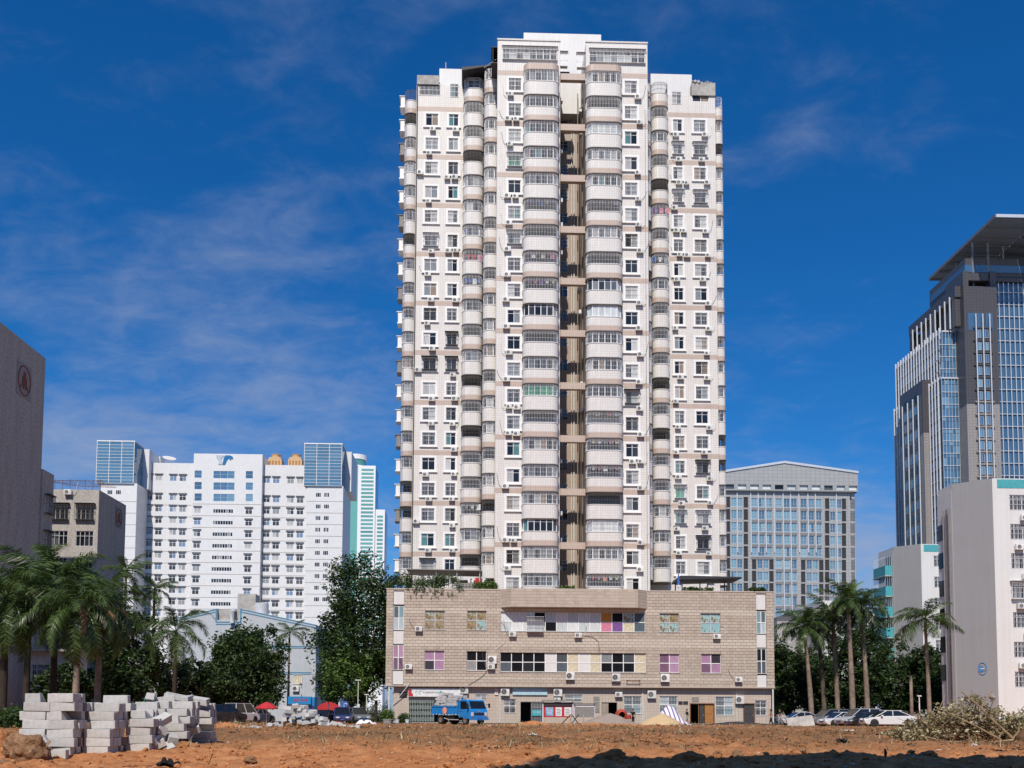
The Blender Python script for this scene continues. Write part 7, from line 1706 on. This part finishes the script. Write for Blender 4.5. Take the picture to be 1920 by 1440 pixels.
# plastic bags and scraps
plain('plastic_white', (.74, .73, .74), .35, .5, 0, .1)
def scrap(label, px, Y, w, h, mat='plastic_white', seed=1, cat='plastic sheet', name='plastic_sheet'):
    b = gpt(px, Y); b.z = dirt_h(b.x, b.y); m = MB(); n = 9
    for j in range(n + 1):
        for i in range(n + 1):
            u, v = i / n - .5, j / n - .5; e = 1 + .25 * noise.noise((u * 3 + seed, v * 3, 1)); m.v.append((u * w * e, v * w * .6 * e, .03 + h * abs(noise.noise((u * 4 + seed * 7, v * 4, 2))) * 1.6 * (1 - 3 * u * u)))
    m.f = [[j * (n + 1) + i, j * (n + 1) + i + 1, (j + 1) * (n + 1) + i + 1, (j + 1) * (n + 1) + i] for j in range(n) for i in range(n)]; m.m = [0] * len(m.f)
    m.build(name, mat, None, b, smooth=False, label=label, category=cat)
scrap('crumpled white plastic sheet left of centre on the soil', 688, 34, .85, .12); scrap('small white plastic scrap below the far block heap', 561, 40, .4, .1, seed=2); scrap('white plastic bag below the brush pile', 1828, 30, .32, .08, seed=3); scrap('thin white scrap in front of the parking row', 1590, 52, .8, .08, seed=4); scrap('white bags on the soil between podium and planter', 688, 82, 1.6, .5, seed=5); scrap('white scrap in front of the truck', 925, 70, .7, .1, seed=6); scrap('pale flattened scrap left of the plastic sheet', 425, 31, .45, .05, seed=7); scrap('whitish torn bag below the lattice gate', 750, 74, 1.1, .2, seed=8); scrap('white rags in front of the notice board', 1000, 45, .45, .06, seed=9); scrap('white rag far right on the soil', 1768, 27, .35, .05, seed=10)
scrap('charred black debris heap at the bottom left', 318, 20.2, .42, .16, 'cloth_black', 11, 'debris', 'charred_debris'); scrap('black plastic scrap right of centre', 1578, 32, .4, .12, 'cloth_black', 12, 'plastic sheet'); scrap('dark rag on the right foreground soil', 1870, 26.5, .3, .06, 'cloth_black', 13, 'rag', 'rag')
b = gpt(285, 20.0); MB().tube([b + Vector((-.55, 0, .05)), b + Vector((0, 0, .06)), b + Vector((.3, .05, .02))], .012, 5).build('steel_rod', 'rust', None, label='thin rusty rod lying beside the charred debris', category='rod')
b = gpt(392, 20.2); MB().tube([b, b + Vector((.04, 0, .12)), b + Vector((.1, 0, .26))], .008, 4).build('twig', 'bark_dark', None, label='thin twig sticking up right of the charred debris', category='twig')
b = gpt(1658, 22.5); MB().tube([b + Vector((0, 0, -.02)), b + Vector((.01, 0, .12)), b + Vector((-.01, 0, .2))], [.02, .035, .02], 6).build('stake', 'cloth_black', None, label='short black stub standing in the right foreground', category='stake')
b = gpt(85, 22.9); MB().tube([b + Vector((0, -.2, .05)), b + Vector((.22, -.2, .42))], [.015, .025], 5).build('wood_stick', 'wood_pale', None, label='stick leaning on the foot of the tall block pile', category='stick')

# ------------------------------------------------------------------ people
plain('skin', (.36, .20, .13), .6, .3, 0, .06); plain('hair', (.012, .01, .009), .6)
def skin_obj(name, pts, edges, radii, mat, parent, root=0, sub=2):
    me = bpy.data.meshes.new(name); me.from_pydata(pts, edges, []); o = put(name, me, parent)
    o.modifiers.new('Skin', 'SKIN'); s_ = o.modifiers.new('Subdivision', 'SUBSURF'); s_.levels = sub; s_.render_levels = sub
    for i, r_ in enumerate(radii): me.skin_vertices[0].data[i].radius = (r_, r_)
    me.skin_vertices[0].data[root].use_root = True
    me.materials.append(M(mat)); return o
def person(label, px, Y, heading, top, bottom, pose='walk', shoes='cloth_black', sc=1.0):
    """x forward, y left"""
    b = gpt(px, Y); b.z = max(dirt_h(b.x, Y) if Y < 109 else -.04, -.04); t_ = thing('person', label, 'person', b, R(heading)); t_.scale = (sc,) * 3
    J = {'pel': (0, 0, .93), 'spine': (.02, 0, 1.12), 'chest': (.03, 0, 1.32), 'neck': (.05, 0, 1.47), 'head0': (.07, 0, 1.55), 'head1': (.09, 0, 1.62), 'head2': (.085, 0, 1.69)}
    hip = {s_: (0, s_ * .09, .9) for s_ in (-1, 1)}
    leg = {1: [(.16, .1, .5), (.2, .1, .09), (.32, .1, .04)], -1: [(.02, -.1, .5), (-.28, -.1, .14), (-.2, -.1, .04)]}
    if pose == 'stand': leg = {1: [(.06, .11, .5), (.04, .11, .09), (.16, .12, .04)], -1: [(-.04, -.11, .5), (-.1, -.11, .09), (.02, -.12, .04)]}
    sh = {s_: (.03, s_ * .17, 1.40) for s_ in (-1, 1)}
    arm = {1: [(-.1, .24, 1.14), (-.02, .25, .9)], -1: [(.12, -.24, 1.15), (.3, -.2, 1.0)]}
    if pose == 'phone': arm[-1] = [(.2, -.22, 1.18), (.18, -.1, 1.48)]
    if pose == 'carry': arm = {1: [(.1, .24, 1.15), (.33, .16, 1.08)], -1: [(.1, -.24, 1.15), (.33, -.16, 1.08)]}
    names = list(J); P_ = [J[k] for k in names]; Rr = [.13, .125, .14, .06, .085, .098, .075]; E_ = [(i, i + 1) for i in range(6)]
    for s_ in (-1, 1):
        o_ = len(P_); P_ += [hip[s_]] + leg[s_]; Rr += [.095, .065, .045, .035]; E_ += [(0, o_), (o_, o_ + 1), (o_ + 1, o_ + 2), (o_ + 2, o_ + 3)]
        o_ = len(P_); w_ = Vector(arm[s_][1]); dirv = (w_ - Vector(arm[s_][0])).normalized(); hand = w_ + dirv * .07
        P_ += [sh[s_], arm[s_][0], tuple(w_), tuple(hand)]; Rr += [.06, .045, .032, .036]; E_ += [(2, o_), (o_, o_ + 1), (o_ + 1, o_ + 2), (o_ + 2, o_ + 3)]
        side = Vector((0, 1, 0)); 
        for fi, (off, ln) in enumerate(((-.03, .06), (-.01, .075), (.01, .08), (.03, .065))):
            o2 = len(P_); p0 = hand + side * off; P_ += [tuple(p0), tuple(p0 + dirv * ln * .6), tuple(p0 + dirv * ln + Vector((.012, 0, -.012)))]; Rr += [.010, .009, .008]; E_ += [(o2, o2 + 1), (o2 + 1, o2 + 2)]
        o2 = len(P_); p0 = w_ + dirv * .03 - side * .03 * s_; P_ += [tuple(p0), tuple(p0 - side * .03 * s_ + dirv * .03 + Vector((.01, 0, 0)))]; Rr += [.011, .009]; E_ += [(o2, o2 + 1)]
    skin_obj('body', P_, E_, Rr, 'skin', t_)
    if top:
        p2 = [J['pel'], J['spine'], J['chest'], (.045, 0, 1.43)]; r2 = [.145, .14, .152, .075]; e2 = [(0, 1), (1, 2), (2, 3)]
        for s_ in (-1, 1): o_ = len(p2); mid_ = tuple(Vector(sh[s_]).lerp(Vector(arm[s_][0]), .75)); p2 += [sh[s_], mid_]; r2 += [.072, .062]; e2 += [(2, o_), (o_, o_ + 1)]
        skin_obj('shirt', p2, e2, r2, top, t_)
    p3 = [(0, 0, 1.02), J['pel']]; r3 = [.14, .145]; e3 = [(0, 1)]
    for s_ in (-1, 1):
        o_ = len(p3); L_ = leg[s_]; end = L_[1] if bottom[1] == 'long' else tuple(Vector(L_[0]).lerp(Vector(L_[1]), .1)); p3 += [hip[s_], L_[0], end]; r3 += [.108, .082, .062]; e3 += [(1, o_), (o_, o_ + 1), (o_ + 1, o_ + 2)]
    skin_obj('trousers', p3, e3, r3, bottom[0], t_)
    MB().lathe([(.02, .115), (.07, .10), (.1, .045), (.098, 0), (.09, -.03)], 12).build('hair', 'hair', t_, (.072, 0, 1.665), smooth=True)
    f_ = MB().lathe([(.018, 0), (.008, .03)], 6, (.178, 0, 1.60), 0, 'x'); f_.build('nose', 'skin', t_)
    for s_ in (-1, 1):
        MB().lathe([(.012, 0), (.008, .008)], 6, (.168, s_ * .034, 1.632), 0, 'x').build('eye', 'cloth_black', t_); MB().box(.06, .09, s_ * .1 - .008, s_ * .1 + .008, 1.58, 1.64).build('ear', 'skin', t_)
        L_ = leg[s_]; MB().obox(((L_[1][0] + L_[2][0]) / 2 + .02, L_[2][1], .045), (.13, .045, .045), Matrix.Identity(3)).build('shoe', shoes, t_)
    MB().box(.165, .175, -.025, .025, 1.565, 1.572).build('mouth', 'cloth_red', t_)
person('person in black T-shirt standing behind the gravel heap by the window', 1187, 110, -120, 'cloth_black', ('cloth_black', 'long'), 'stand')
person('person in black top and shorts walking left past the open doors, hand at mouth', 1289, 112.5, 180, 'cloth_black', ('cloth_grey', 'short'), 'phone')
person('shirtless person in dark trousers walking left at the podium corner', 1446, 109.5, 175, None, ('cloth_black', 'long'), 'walk')
person('person in dark clothes with bent arms walking behind the shirtless one', 1463, 107.5, 172, 'cloth_black', ('cloth_grey', 'long'), 'carry')
